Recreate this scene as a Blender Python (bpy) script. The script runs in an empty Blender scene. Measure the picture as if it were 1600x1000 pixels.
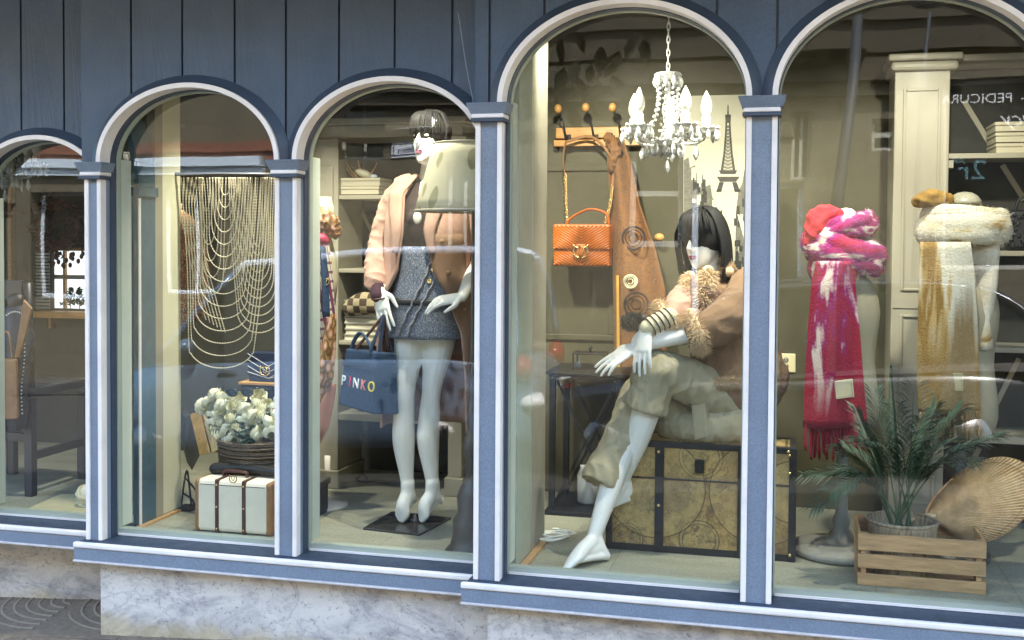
import bpy, bmesh, math, random
from mathutils import Vector, Matrix, Euler, noise
random.seed(7)
SC = bpy.context.scene
COL = SC.collection
PI = math.pi
V = Vector

# ------------------------------------------------------------------ camera
FPX, CYP, YAW, PITCH, ROLL, EYE = 1732.28, 428.77, .248431, .030021, -.0065092, 1.23
cF = V((-math.sin(YAW)*math.cos(PITCH), math.cos(YAW)*math.cos(PITCH), -math.sin(PITCH)))
_r = V((math.cos(YAW), math.sin(YAW), 0)); _d = cF.cross(_r)
cR = _r*math.cos(ROLL) + _d*math.sin(ROLL)
cD = -_r*math.sin(ROLL) + _d*math.cos(ROLL)
cam = bpy.data.cameras.new('camera'); cam_o = bpy.data.objects.new('camera', cam); COL.objects.link(cam_o)
cam.sensor_width = 36; cam.lens = 36*FPX/1600; cam.shift_y = -(500-CYP)/1600
cam.clip_start = .05; cam.clip_end = 400
cam_o.matrix_world = Matrix(((cR.x, -cD.x, -cF.x, 0), (cR.y, -cD.y, -cF.y, 0), (cR.z, -cD.z, -cF.z, EYE), (0, 0, 0, 1)))
SC.camera = cam_o

# ------------------------------------------------------------------ world, sun, exposure
SUN_EL, SUN_AZ = math.radians(50), math.radians(25)      # the sun stands behind the shop: its front is in open shade
w = bpy.data.worlds.new('World'); SC.world = w; w.use_nodes = True
nt = w.node_tree; nt.nodes.clear()
sky = nt.nodes.new('ShaderNodeTexSky'); sky.sky_type = 'NISHITA'; sky.sun_disc = False
sky.sun_elevation = SUN_EL; sky.sun_rotation = SUN_AZ; sky.air_density = 1.2; sky.dust_density = 2.5
bg = nt.nodes.new('ShaderNodeBackground'); bg.inputs[1].default_value = .15
wo = nt.nodes.new('ShaderNodeOutputWorld')
nt.links.new(sky.outputs[0], bg.inputs[0]); nt.links.new(bg.outputs[0], wo.inputs[0])
sun = bpy.data.lights.new('sun', 'SUN'); sun.energy = 2.6; sun.angle = math.radians(.5); sun.color = (1, .95, .86)
sun_o = bpy.data.objects.new('sun', sun); COL.objects.link(sun_o)
sd = V((math.sin(SUN_AZ)*math.cos(SUN_EL), math.cos(SUN_AZ)*math.cos(SUN_EL), math.sin(SUN_EL)))
sun_o.rotation_euler = sd.to_track_quat('Z', 'Y').to_euler()
SC.view_settings.view_transform = 'Standard'; SC.view_settings.look = 'None'
SC.view_settings.exposure = 3.78; SC.view_settings.gamma = 1
SC.cycles.transparent_max_bounces = 24; SC.cycles.max_bounces = 10; SC.cycles.transmission_bounces = 8
SC.cycles.glossy_bounces = 4; SC.cycles.caustics_reflective = False; SC.cycles.caustics_refractive = False

# ------------------------------------------------------------------ pixel helpers: a photo pixel at a known real distance
def ray(x, y): return cF + cR*((x-800)/FPX) + cD*((y-CYP)/FPX)
CAM = V((0, 0, EYE))
def P(x, y, Y):
    v = ray(x, y); return CAM + v*(Y/v.y)
def G(x, y, Z=0):
    v = ray(x, y); return CAM + v*((Z-EYE)/v.z)
def PX(x, y, Y): return P(x, y, Y).x

# ------------------------------------------------------------------ mesh builder
class MB:
    def __init__(s): s.v = []; s.f = []
    def add(s, vs, fs):
        o = len(s.v); s.v += [V(q) for q in vs]; s.f += [tuple(o+i for i in f) for f in fs]; return s
    def box(s, a, b, rot=None, piv=None):
        x0, y0, z0 = [min(a[i], b[i]) for i in range(3)]; x1, y1, z1 = [max(a[i], b[i]) for i in range(3)]
        vs = [V(q) for q in ((x0,y0,z0),(x1,y0,z0),(x1,y1,z0),(x0,y1,z0),(x0,y0,z1),(x1,y0,z1),(x1,y1,z1),(x0,y1,z1))]
        if rot is not None:
            c = V(piv) if piv is not None else sum(vs, V())/8
            vs = [rot @ (q-c) + c for q in vs]
        return s.add(vs, [(0,3,2,1),(4,5,6,7),(0,1,5,4),(1,2,6,5),(2,3,7,6),(3,0,4,7)])
    def hexa(s, vs): return s.add(vs, [(0,3,2,1),(4,5,6,7),(0,1,5,4),(1,2,6,5),(2,3,7,6),(3,0,4,7)])
    def bar(s, a, b, w, d, up=(0,0,1)):
        a, b = V(a), V(b); t = (b-a).normalized(); u = V(up)
        if abs(t.dot(u)) > .98: u = V((0,1,0))
        x = t.cross(u).normalized(); y = x.cross(t).normalized()
        vs = []
        for c in (a, b):
            vs += [c-x*w/2-y*d/2, c+x*w/2-y*d/2, c+x*w/2+y*d/2, c-x*w/2+y*d/2]
        return s.hexa(vs)
    def prism(s, poly, off):                     # poly: 3-d ring, off: extrusion vector
        n = len(poly); off = V(off); p = [V(q) for q in poly]
        vs = p + [q+off for q in p]
        fs = [tuple(range(n)), tuple(range(2*n-1, n-1, -1))]
        fs += [(i, (i+1) % n, n+(i+1) % n, n+i) for i in range(n)]
        return s.add(vs, fs)
    def tube(s, pts, rad, seg=8, caps=True, side=None, closed=False):
        pts = [V(q) for q in pts]; n = len(pts)
        if not isinstance(rad, (list, tuple)): rad = [rad]*n
        rings = []; prev = V(side) if side is not None else None
        for i, c in enumerate(pts):
            if closed: t = (pts[(i+1) % n]-pts[i-1])
            else: t = pts[min(i+1, n-1)]-pts[max(i-1, 0)]
            if t.length < 1e-9: t = V((0,0,1))
            t.normalize()
            u = prev if prev is not None else (V((0,0,1)) if abs(t.z) < .9 else V((1,0,0)))
            u = (u - t*u.dot(t))
            if u.length < 1e-6: u = t.orthogonal()
            u.normalize(); w = t.cross(u)
            if side is None: prev = u
            r = rad[i]; ra, rb = r if isinstance(r, (tuple, list)) else (r, r)
            rings.append([c + u*(ra*math.cos(2*PI*k/seg)) + w*(rb*math.sin(2*PI*k/seg)) for k in range(seg)])
        vs = [q for r_ in rings for q in r_]; fs = []
        m = n if closed else n-1
        for i in range(m):
            a, b = i*seg, ((i+1) % n)*seg
            fs += [(a+k, a+(k+1) % seg, b+(k+1) % seg, b+k) for k in range(seg)]
        if caps and not closed:
            fs += [tuple(range(seg-1, -1, -1)), tuple((n-1)*seg+k for k in range(seg))]
        return s.add(vs, fs)
    def limb(s, pts, rad, seg=14, sub=5, side=None):      # smooth tapered limb through joints, with rounded ends
        P_, R_ = spline(pts, sub), spline([V((r, r, 0)) if not isinstance(r, (tuple, list)) else V((r[0], r[1], 0)) for r in rad], sub)
        R_ = [(max(q.x, .001), max(q.y, .001)) for q in R_]
        a = (P_[0]-P_[1]).normalized(); b = (P_[-1]-P_[-2]).normalized()
        r0, r1 = min(R_[0]), min(R_[-1])
        pre = [(P_[0]+a*r0*k, (R_[0][0]*math.sqrt(1-k*k), R_[0][1]*math.sqrt(1-k*k))) for k in (.96, .8, .45)]
        post = [(P_[-1]+b*r1*k, (R_[-1][0]*math.sqrt(1-k*k), R_[-1][1]*math.sqrt(1-k*k))) for k in (.45, .8, .96)]
        pp = [q[0] for q in pre]+P_+[q[0] for q in post]; rr = [q[1] for q in pre]+R_+[q[1] for q in post]
        return s.tube(pp, rr, seg, True, side)
    def ball(s, c, r, seg=12, rings=8, rot=None):
        c = V(c); rx, ry, rz = r if isinstance(r, (tuple, list)) else (r, r, r); vs = []; fs = []
        for i in range(rings+1):
            th = PI*i/rings
            for k in range(seg):
                q = V((rx*math.sin(th)*math.cos(2*PI*k/seg), ry*math.sin(th)*math.sin(2*PI*k/seg), rz*math.cos(th)))
                vs.append(c + (rot @ q if rot is not None else q))
        for i in range(rings):
            fs += [(i*seg+k, (i+1)*seg+k, (i+1)*seg+(k+1) % seg, i*seg+(k+1) % seg) for k in range(seg)]
        return s.add(vs, fs)
    def lathe(s, c, prof, seg=20, axis=None):   # prof: (r, z) from bottom to top
        c = V(c); vs = []; fs = []; n = len(prof)
        M = V((0,0,1)).rotation_difference(V(axis)).to_matrix() if axis is not None else Matrix.Identity(3)
        for r, z in prof:
            r = max(r, 1e-4)
            vs += [c + M @ V((r*math.cos(2*PI*k/seg), r*math.sin(2*PI*k/seg), z)) for k in range(seg)]
        for i in range(n-1):
            fs += [(i*seg+k, i*seg+(k+1) % seg, (i+1)*seg+(k+1) % seg, (i+1)*seg+k) for k in range(seg)]
        fs += [tuple(range(seg-1, -1, -1)), tuple((n-1)*seg+k for k in range(seg))]
        return s.add(vs, fs)
    def grid(s, rows, closed=False):            # rows of points -> sheet
        n, m = len(rows), len(rows[0]); vs = [q for r in rows for q in r]; fs = []
        for i in range(n-1):
            for k in range(m if closed else m-1):
                fs.append((i*m+k, i*m+(k+1) % m, (i+1)*m+(k+1) % m, (i+1)*m+k))
        return s.add(vs, fs)
    def mesh(s, name, origin=V()):
        me = bpy.data.meshes.new(name); me.from_pydata([tuple(q-origin) for q in s.v], [], s.f); me.validate(); me.update()
        return me

def spline(pts, sub):
    pts = [V(q) for q in pts]; n = len(pts)
    if n < 3:
        return [pts[0].lerp(pts[-1], i/sub) for i in range(sub+1)]
    out = []
    for i in range(n-1):
        p0, p1, p2, p3 = pts[max(i-1, 0)], pts[i], pts[i+1], pts[min(i+2, n-1)]
        for k in range(sub):
            t = k/sub
            out.append(.5*((2*p1) + (p2-p0)*t + (2*p0-5*p1+4*p2-p3)*t*t + (3*p1-p0-3*p2+p3)*t**3))
    out.append(pts[-1]); return out

def root_of(o):
    while o.parent: o = o.parent
    return o
def link(o, parent):
    COL.objects.link(o)
    if parent is not None: o.parent = parent
    return o
def build(name, mb, m, parent=None, smooth=False, bevel=0, solid=0, sub=0):
    org = V()
    q = parent
    while q is not None: org = org + V(q.location); q = q.parent
    me = mb.mesh(name, org); o = bpy.data.objects.new(name, me); me.materials.append(m)
    bm = bmesh.new(); bm.from_mesh(me); bmesh.ops.recalc_face_normals(bm, faces=bm.faces); bm.to_mesh(me); bm.free()
    if smooth: me.shade_smooth()
    link(o, parent)
    if solid:
        md = o.modifiers.new('thickness', 'SOLIDIFY'); md.thickness = solid; md.offset = 0
    if bevel:
        md = o.modifiers.new('bevel', 'BEVEL'); md.width = bevel; md.segments = 2; md.limit_method = 'ANGLE'; md.angle_limit = .6
    if sub:
        md = o.modifiers.new('sub', 'SUBSURF'); md.levels = sub; md.render_levels = sub
    return o
def fuse(name, mb, m, parent=None, voxel=.005, smooth=4, wrinkle=None, cut=None):
    """overlapping closed shapes -> one continuous skin"""
    me0 = mb.mesh('raw'); tmp = bpy.data.objects.new('raw', me0); COL.objects.link(tmp)
    bm = bmesh.new(); bm.from_mesh(me0); bmesh.ops.recalc_face_normals(bm, faces=bm.faces); bm.to_mesh(me0); bm.free()
    md = tmp.modifiers.new('r', 'REMESH'); md.mode = 'VOXEL'; md.voxel_size = voxel; md.adaptivity = 0
    md = tmp.modifiers.new('s', 'SMOOTH'); md.iterations = smooth; md.factor = .5
    dg = bpy.context.evaluated_depsgraph_get(); dg.update()
    me = bpy.data.meshes.new_from_object(tmp.evaluated_get(dg))
    bpy.data.objects.remove(tmp); bpy.data.meshes.remove(me0)
    me.name = name; org = V(); q = parent
    while q is not None: org = org + V(q.location); q = q.parent
    if wrinkle:
        for w_ in wrinkle:
            amp, sc = w_[0], V(w_[1])
            nn = [v.normal.copy() for v in me.vertices]
            for v, n_ in zip(me.vertices, nn):
                c = v.co; k = noise.noise(V((c.x*sc.x, c.y*sc.y, c.z*sc.z)))
                if len(w_) > 2: k = 1-2*abs(k)**.7 if w_[2] == 'ridge' else k
                v.co = c + n_*(k*amp)
    for v in me.vertices: v.co = v.co - org
    me.materials.clear(); me.materials.append(m); me.shade_smooth(); me.update()
    o = bpy.data.objects.new(name, me); return link(o, parent)
def tag(o, label=None, cat=None, group=None, kind=None):
    if label: o['label'] = label
    if cat: o['category'] = cat
    if group: o['group'] = group
    if kind: o['kind'] = kind
    return o
def thing(name, label, cat, loc=(0,0,0), group=None):
    o = bpy.data.objects.new(name, None); COL.objects.link(o); o.location = loc; o.empty_display_size = .05
    return tag(o, label, cat, group)
def struct(name, mb, m, **k): return tag(build(name, mb, m, **k), kind='structure')
def clone(o, parent=None, loc=None, rot=None, scale=None):
    c = o.copy(); COL.objects.link(c); c.parent = parent
    if loc is not None: c.location = loc
    if rot is not None: c.rotation_euler = rot
    if scale is not None: c.scale = scale
    for ch in [q for q in o.children]: clone(ch, c)
    return c
def inst(name, me, parent, loc, rot=(0,0,0), scale=(1,1,1)):    # shared mesh data
    o = bpy.data.objects.new(name, me); link(o, parent)
    org = V(); q = parent
    while q is not None: org = org + V(q.location); q = q.parent
    o.location = V(loc)-org; o.rotation_euler = rot; o.scale = scale if isinstance(scale, (tuple, list)) else (scale,)*3
    return o
def shared(name, mb, m, smooth=False):
    me = mb.mesh(name); me.materials.append(m)
    bm = bmesh.new(); bm.from_mesh(me); bmesh.ops.recalc_face_normals(bm, faces=bm.faces); bm.to_mesh(me); bm.free()
    if smooth: me.shade_smooth()
    return me

# ------------------------------------------------------------------ materials
class NT:
    def __init__(s, name):
        s.m = bpy.data.materials.new(name); s.m.use_nodes = True; s.t = s.m.node_tree; s.t.nodes.clear()
        s.out = s.n('ShaderNodeOutputMaterial'); s.co = s.n('ShaderNodeTexCoord').outputs['Object']
    def n(s, typ, **kw):
        q = s.t.nodes.new(typ)
        for k, v in kw.items(): setattr(q, k, v)
        return q
    def l(s, a, b): s.t.links.new(a, b)
    def set(s, sock, val):
        if hasattr(val, 'links') or isinstance(val, bpy.types.NodeSocket): s.l(val, sock)
        else:
            if isinstance(val, (tuple, list)) and len(val) == 3 and sock.type == 'RGBA': val = (*val, 1)
            sock.default_value = val
    def map(s, scale=(1,1,1), loc=(0,0,0), rot=(0,0,0), co=None):
        q = s.n('ShaderNodeMapping'); s.l(co or s.co, q.inputs[0])
        q.inputs['Scale'].default_value = scale; q.inputs['Location'].default_value = loc; q.inputs['Rotation'].default_value = rot
        return q.outputs[0]
    def noise(s, scale, detail=3, rough=.6, co=None, dist=0):
        q = s.n('ShaderNodeTexNoise'); s.l(co or s.co, q.inputs['Vector'])
        q.inputs['Scale'].default_value = scale; q.inputs['Detail'].default_value = detail; q.inputs['Roughness'].default_value = rough
        q.inputs['Distortion'].default_value = dist; return q.outputs['Fac']
    def wave(s, scale, dirn='X', dist=0, co=None, typ='BANDS', dscale=1, detail=2):
        q = s.n('ShaderNodeTexWave', wave_type=typ); s.l(co or s.co, q.inputs['Vector'])
        if typ == 'BANDS': q.bands_direction = dirn
        q.inputs['Scale'].default_value = scale; q.inputs['Distortion'].default_value = dist; q.inputs['Detail Scale'].default_value = dscale; q.inputs['Detail'].default_value = detail
        return q.outputs['Fac']
    def ramp(s, fac, stops, interp='LINEAR'):
        q = s.n('ShaderNodeValToRGB'); s.l(fac, q.inputs[0]); cr = q.color_ramp; cr.interpolation = interp
        while len(cr.elements) < len(stops): cr.elements.new(.5)
        for e, (p, c) in zip(cr.elements, stops):
            e.position = p; e.color = (*c, 1) if isinstance(c, (tuple, list)) else (c, c, c, 1)
        return q.outputs[0]
    def math(s, op, a, b=0., clamp=False):
        q = s.n('ShaderNodeMath', operation=op, use_clamp=clamp); s.set(q.inputs[0], a); s.set(q.inputs[1], b); return q.outputs[0]
    def mix(s, fac, a, b, typ='MIX'):
        q = s.n('ShaderNodeMix', data_type='RGBA', blend_type=typ); s.set(q.inputs[0], fac); s.set(q.inputs[6], a); s.set(q.inputs[7], b); return q.outputs[2]
    def sep(s, co=None):
        q = s.n('ShaderNodeSeparateXYZ'); s.l(co or s.co, q.inputs[0]); return q.outputs
    def bump(s, h, strength=.3, dist=.01):
        q = s.n('ShaderNodeBump'); s.l(h, q.inputs['Height']); q.inputs['Strength'].default_value = strength; q.inputs['Distance'].default_value = dist; return q.outputs[0]
    def principled(s, col, rough=.6, metal=0, bump=None, spec=.5, sheen=0, coat=0, trans=0, ior=1.5, emit=None, estr=0, sss=0):
        b = s.n('ShaderNodeBsdfPrincipled'); i = b.inputs
        s.set(i['Base Color'], col); s.set(i['Roughness'], rough); i['Metallic'].default_value = metal
        i['Specular IOR Level'].default_value = spec; i['Sheen Weight'].default_value = sheen; i['Coat Weight'].default_value = coat
        i['Transmission Weight'].default_value = trans; i['IOR'].default_value = ior
        if emit: s.set(i['Emission Color'], emit); i['Emission Strength'].default_value = estr
        if bump is not None: s.l(bump, i['Normal'])
        s.l(b.outputs[0], s.out.inputs[0]); return s.m
def mul(c, k): return tuple(min(1, x*k) for x in c)
def mat(name, col, rough=.6, var=.12, scale=14, bump=.12, bscale=220, metal=0, stretch=(1,1,1), spec=.5, sheen=0, coat=0, speck=0, grime=0, **kw):
    t = NT(name); co = t.map(stretch)
    c = t.ramp(t.noise(scale, 4, .6, co), [(.3, mul(col, 1-var)), (.7, mul(col, 1+var))])
    if speck: c = t.mix(speck, c, t.ramp(t.noise(170, 3, .8), [(.3, mul(col, .4)), (.7, mul(col, 1.6))]))
    if grime: c = t.mix(t.math('MULTIPLY', t.ramp(t.noise(5, 5, .7), [(.45, 0), (.75, 1)]), grime), c, mul(col, .45))
    b = t.bump(t.noise(bscale, 3, .6, co), bump, .004) if bump else None
    r = t.ramp(t.noise(scale*2.3, 3), [(.3, max(0, rough-.08)), (.7, min(1, rough+.08))])
    return t.principled(c, r, metal, b, spec, sheen, coat, **kw)
# ------------------------------------------------------------------ material set
M = {}
M['blue'] = mat('blue paint', (.172, .21, .262), .5, .1, 6, .25, 320, speck=.35, grime=.22)
M['board'] = mat('board paint', (.046, .073, .112), .55, .16, 3.5, .3, 300, speck=.35, grime=.25, stretch=(1, 1, .35))
M['dark_blue'] = mat('dark blue paint', (.035, .052, .08), .5, .12, 9, .2, 300, speck=.2)
M['white_paint'] = mat('white gloss paint', (.80, .735, .675), .4, .05, 7, .06, 150, grime=.3)
M['jamb'] = mat('pale jamb paint', (.55, .59, .51), .45, .07, 10, .1, 150, grime=.2)
M['sash'] = mat('pale green paint', (.36, .39, .31), .45, .07, 10, .1, 150, grime=.2)
M['lip'] = mat('weathered edge', (.55, .5, .47), .7, .15, 25, .2, 150)
M['cream'] = mat('cream paint', (.31, .288, .222), .5, .06, 5, .08, 120, grime=.08)
M['cream2'] = mat('cream wall board', (.60, .58, .42), .55, .05, 4, .05, 120)
M['teal'] = mat('teal paint', (.06, .11, .14), .5, .1, 9, .1, 200)
M['wall_c'] = mat('olive wall', (.075, .067, .036), .7, .06, 3, .1, 200, grime=.1)
M['wall_b'] = mat('grey wall', (.05, .05, .042), .75, .1, 3, .1, 200)
M['wall_a'] = mat('brown grey wall', (.06, .056, .04), .75, .1, 3, .1, 200)
M['ceil'] = mat('ceiling', (.16, .15, .11), .8, .05, 3, .05)
M['iron'] = mat('black iron', (.007, .007, .008), .45, .2, 30, .1, 200)
M['black'] = mat('black', (.01, .01, .012), .5, .2, 30, .1, 200)
M['brass'] = mat('brass', (.72, .52, .22), .28, .1, 40, 0, metal=1)
M['dark_brass'] = mat('dark brass', (.35, .26, .12), .35, .15, 40, 0, metal=1)
M['skin'] = mat('mannequin white', (.74, .735, .69), .34, .03, 5, .03, 90, spec=.5)
M['hair'] = mat('black brown hair', (.008, .007, .0065), .62, .4, 30, .5, 160, stretch=(6, 6, .6))
M['lips'] = mat('red lipstick', (.32, .008, .03), .3, .05, 10, 0)
M['makeup'] = mat('grey eye makeup', (.06, .055, .06), .5, .1, 10, 0)
M['leather_orange'] = mat('orange leather', (.42, .10, .002), .38, .12, 20, .15, 240)
M['wood'] = mat('light wood', (.46, .28, .13), .55, .25, 9, .25, 70, stretch=(1.2, 9, 9))
M['wood_v'] = mat('varnished wood', (.52, .28, .09), .4, .2, 8, .15, 60, stretch=(1.2, 8, 8))
M['dark_wood'] = mat('dark grey wood', (.05, .045, .042), .45, .2, 12, .2, 90)
M['navy_wood'] = mat('navy black wood', (.016, .018, .026), .4, .2, 12, .1, 90)
M['box_card'] = mat('cream linen card', (.50, .46, .34), .8, .05, 8, .2, 400)
M['denim'] = mat('dark blue denim', (.018, .045, .10), .8, .25, 60, .5, 500)
M['navy_leather'] = mat('navy leather', (.015, .025, .06), .35, .15, 30, .2, 250)
M['navy_silver'] = mat('pale stitching', (.55, .55, .55), .6, .1, 30, 0)
M['cream_scarf'] = mat('cream scarf', (.55, .50, .34), .85, .08, 30, .4, 260)
M['brown_leather'] = mat('tan leather', (.27, .13, .05), .45, .2, 20, .15, 200)
M['maroon'] = mat('maroon leather', (.06, .018, .014), .4, .15, 20, .1, 200)
M['canvas'] = mat('ivory canvas', (.74, .68, .54), .85, .05, 12, .4, 420)
M['petal'] = mat('cream rose petal', (.82, .80, .58), .6, .08, 40, .1, 120)
M['leaf'] = mat('green leaf', (.035, .075, .025), .5, .25, 30, .15, 100)
M['palm'] = mat('palm leaf', (.045, .085, .052), .5, .35, 25, .15, 100)
M['palm_stem'] = mat('palm stem', (.06, .10, .045), .5, .2, 25, .1, 100)
M['grey_wood'] = mat('grey painted wood', (.24, .24, .21), .55, .15, 10, .2, 90)
M['coat_brown'] = mat('brown suede', (.26, .145, .075), .9, .14, 22, .35, 300, sheen=.04)
M['suede'] = mat('tan suede', (.19, .115, .065), .9, .1, 16, .5, 120, sheen=.04)
M['fur'] = mat('cream fleece', (.60, .45, .28), .95, .2, 60, .3, 300)
M['coat_pink'] = mat('dusty pink wool', (.40, .24, .18), .85, .13, 16, .5, 140, sheen=.04)
M['dark_top'] = mat('dark brown jersey', (.028, .016, .016), .85, .15, 30, .2, 300)
M['plum'] = mat('plum knit', (.05, .018, .03), .9, .15, 30, .3, 300)
M['khaki'] = mat('khaki corduroy', (.34, .30, .195), .85, .07, 22, .5, 150)
M['plaster'] = mat('ivory plaster', (.72, .68, .52), .4, .04, 10, .05)
M['plug'] = mat('cream plastic', (.75, .68, .42), .4, .03, 10, 0)
M['cable'] = mat('white cable', (.7, .7, .62), .45, .05, 10, 0)
M['chair_blue'] = mat('navy studded cloth', (.012, .018, .04), .6, .2, 40, .2, 200)
M['dry'] = mat('dried brown leaves', (.12, .06, .03), .8, .4, 30, .3, 80)
M['dark_leaf'] = mat('dark dried leaf', (.03, .032, .018), .7, .3, 30, .2, 80)
M['fur_brown'] = mat('rust fur', (.17, .075, .03), .95, .35, 40, .6, 200)
M['white_bulb'] = mat('white plastic', (.85, .85, .8), .35, .02, 5, 0)
M['gold'] = mat('gold leaf', (.62, .40, .16), .35, .2, 25, .2, 120, metal=.7)
M['lamp_shade'] = None

def m_glass():
    t = NT('window glass'); g = t.n('ShaderNodeBsdfGlossy'); g.inputs['Roughness'].default_value = 0; g.inputs['Color'].default_value = (.95, .98, 1, 1)
    tr = t.n('ShaderNodeBsdfTransparent'); tr.inputs['Color'].default_value = (.97, .985, .965, 1)
    fr = t.n('ShaderNodeFresnel'); fr.inputs['IOR'].default_value = 1.52
    geo = t.n('ShaderNodeNewGeometry')
    k = t.math('MULTIPLY', fr.outputs[0], GLASS_K, True)
    k = t.math('MULTIPLY', k, t.math('SUBTRACT', 1, geo.outputs['Backfacing']))
    w1 = t.noise(1.7, 1, .5); nrm = t.bump(w1, .06, .02); t.l(nrm, g.inputs['Normal'])
    mx = t.n('ShaderNodeMixShader'); t.l(k, mx.inputs[0]); t.l(tr.outputs[0], mx.inputs[1]); t.l(g.outputs[0], mx.inputs[2])
    t.l(mx.outputs[0], t.out.inputs[0]); return t.m
GLASS_K = 1.0
M['glass'] = m_glass()
def m_crystal():
    t = NT('cut crystal'); return t.principled((.95, .97, .95), .02, 0, None, .9, trans=.55, ior=1.5)
M['crystal'] = m_crystal()
def m_marble():
    t = NT('grey veined marble')
    n1 = t.noise(4.2, 9, .74, t.map((.8, 1, 1.5), rot=(0, .5, 0)), .5); n2 = t.noise(2.2, 7, .66, t.map((1, 1, 1.7), rot=(0, .7, 0)), .7); n3 = t.noise(55, 4, .75)
    c = t.ramp(n1, [(.32, (.20, .20, .215)), (.42, (.42, .41, .41)), (.52, (.58, .565, .545)), (.64, (.66, .64, .60)), (.76, (.50, .48, .44))])
    vein = t.ramp(n2, [(.465, 0), (.5, 1), (.52, 0)]); c = t.mix(t.math('MULTIPLY', vein, .38), c, (.17, .17, .21))
    c = t.mix(t.ramp(n3, [(.57, 0), (.68, .75)]), c, (.16, .15, .155))
    z = t.sep()[2]                                                  # rust stains creep up from the pavement
    st = t.math('MULTIPLY', t.ramp(t.math('ADD', z, t.math('MULTIPLY', t.noise(6, 4, .6), .16)), [(0, 1), (.07, .9), (.125, 0)]), .6)
    c = t.mix(st, c, (.42, .33, .14))
    c = t.mix(1, c, (.97, .92, .85), 'MULTIPLY')
    return t.principled(c, .45, 0, t.bump(t.noise(90, 4), .15, .004))
M['marble'] = m_marble()
def m_floor():
    t = NT('pale vinyl floor')
    c = t.ramp(t.noise(3, 5, .65, t.map((1, 3, 1))), [(.3, (.19, .19, .11)), (.55, (.265, .26, .165)), (.75, (.31, .30, .20))])
    c = t.mix(.25, c, t.ramp(t.noise(90, 3, .7), [(.3, .12), (.7, .7)]))
    x, y, z = t.sep(); 
    j = t.math('LESS_THAN', t.math('FRACT', t.math('ADD', t.math('MULTIPLY', x, 2.1), .37)), .006)
    c = t.mix(j, c, (.16, .15, .1))
    return t.principled(c, t.ramp(t.noise(8), [(.3, .35), (.7, .5)]), 0, t.bump(t.noise(60), .04, .003), .4)
M['floor'] = m_floor()
def m_tile():
    t = NT('brown cement tile'); c = t.ramp(t.noise(30, 5, .7), [(.25, (.10, .075, .052)), (.55, (.17, .13, .09)), (.8, (.25, .20, .145))])
    c = t.mix(t.ramp(t.sep()[2], [(.0008, 0), (.003, .75)]), c, (.27, .225, .165))
    return t.principled(c, .8, 0, t.bump(t.noise(150, 4), .4, .004))
M['tile'] = m_tile()
def m_asphalt():
    t = NT('asphalt'); c = t.ramp(t.noise(140, 4, .7), [(.3, (.035, .035, .036)), (.7, (.085, .083, .08))])
    return t.principled(c, .85, 0, t.bump(t.noise(200, 3), .5, .01))
M['asphalt'] = m_asphalt()
def m_stone():
    t = NT('stone ashlar')
    b = t.n('ShaderNodeTexBrick'); t.l(t.map((1, 1, 1), rot=(PI/2, 0, 0)), b.inputs[0]); b.inputs['Scale'].default_value = 1
    b.inputs['Brick Width'].default_value = 1.0; b.inputs['Row Height'].default_value = .5; b.inputs['Mortar Size'].default_value = .012
    b.inputs['Color1'].default_value = (.115, .10, .065, 1); b.inputs['Color2'].default_value = (.16, .138, .092, 1); b.inputs['Mortar'].default_value = (.06, .05, .035, 1)
    c = t.mix(.45, b.outputs[0], t.ramp(t.noise(9, 6, .7), [(.3, (.05, .042, .026)), (.7, (.20, .17, .115))]))
    return t.principled(c, .85, 0, t.bump(t.noise(40, 4), .4, .02))
M['stone'] = m_stone()
M['stone2'] = mat('dark stone trim', (.06, .05, .033), .85, .25, 6, .4, 40)
M['rust_band'] = mat('rust red fascia', (.22, .085, .05), .7, .15, 4, .1)
M['pale_blue'] = mat('pale blue fascia', (.62, .72, .82), .6, .06, 3, .05)
M['win_frame'] = mat('pale blue window frame', (.68, .76, .90), .5, .04, 4, .05)
M['win_frame2'] = mat('grey window frame', (.46, .46, .42), .6, .05, 4, .05)
M['dark_pane'] = mat('dark window pane', (.015, .017, .018), .08, .1, 2, 0)
M['car_blue'] = mat('grey blue car paint', (.17, .25, .37), .22, .03, 3, 0, metal=.3, coat=1)
M['rail'] = mat('roof edge glint', (.55, .62, .74), .25, .03, 5, 0)  # sky highlight along the car roof, put into the colour
M['car_grey'] = mat('grey car paint', (.05, .055, .06), .22, .03, 3, 0, metal=.3, coat=1)
M['car_cream'] = mat('cream car paint', (.62, .56, .40), .25, .03, 3, 0, coat=1)
M['tyre'] = mat('tyre rubber', (.015, .015, .015), .8, .1, 30, .2)
M['rim'] = mat('alloy rim', (.4, .4, .42), .3, .1, 20, 0, metal=1)
M['yellow'] = mat('yellow road paint', (.6, .40, .03), .7, .2, 20, .2)
M['white_road'] = mat('white road paint', (.7, .7, .68), .7, .15, 20, .2)
M['lamp_grey'] = mat('grey steel', (.07, .075, .085), .6, .1, 20, .05, metal=.5)
M['tail'] = mat('red lens', (.3, .01, .01), .2, .1, 20, 0)
M['headlight'] = mat('clear lens', (.75, .77, .8), .15, .05, 20, 0)

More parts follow.
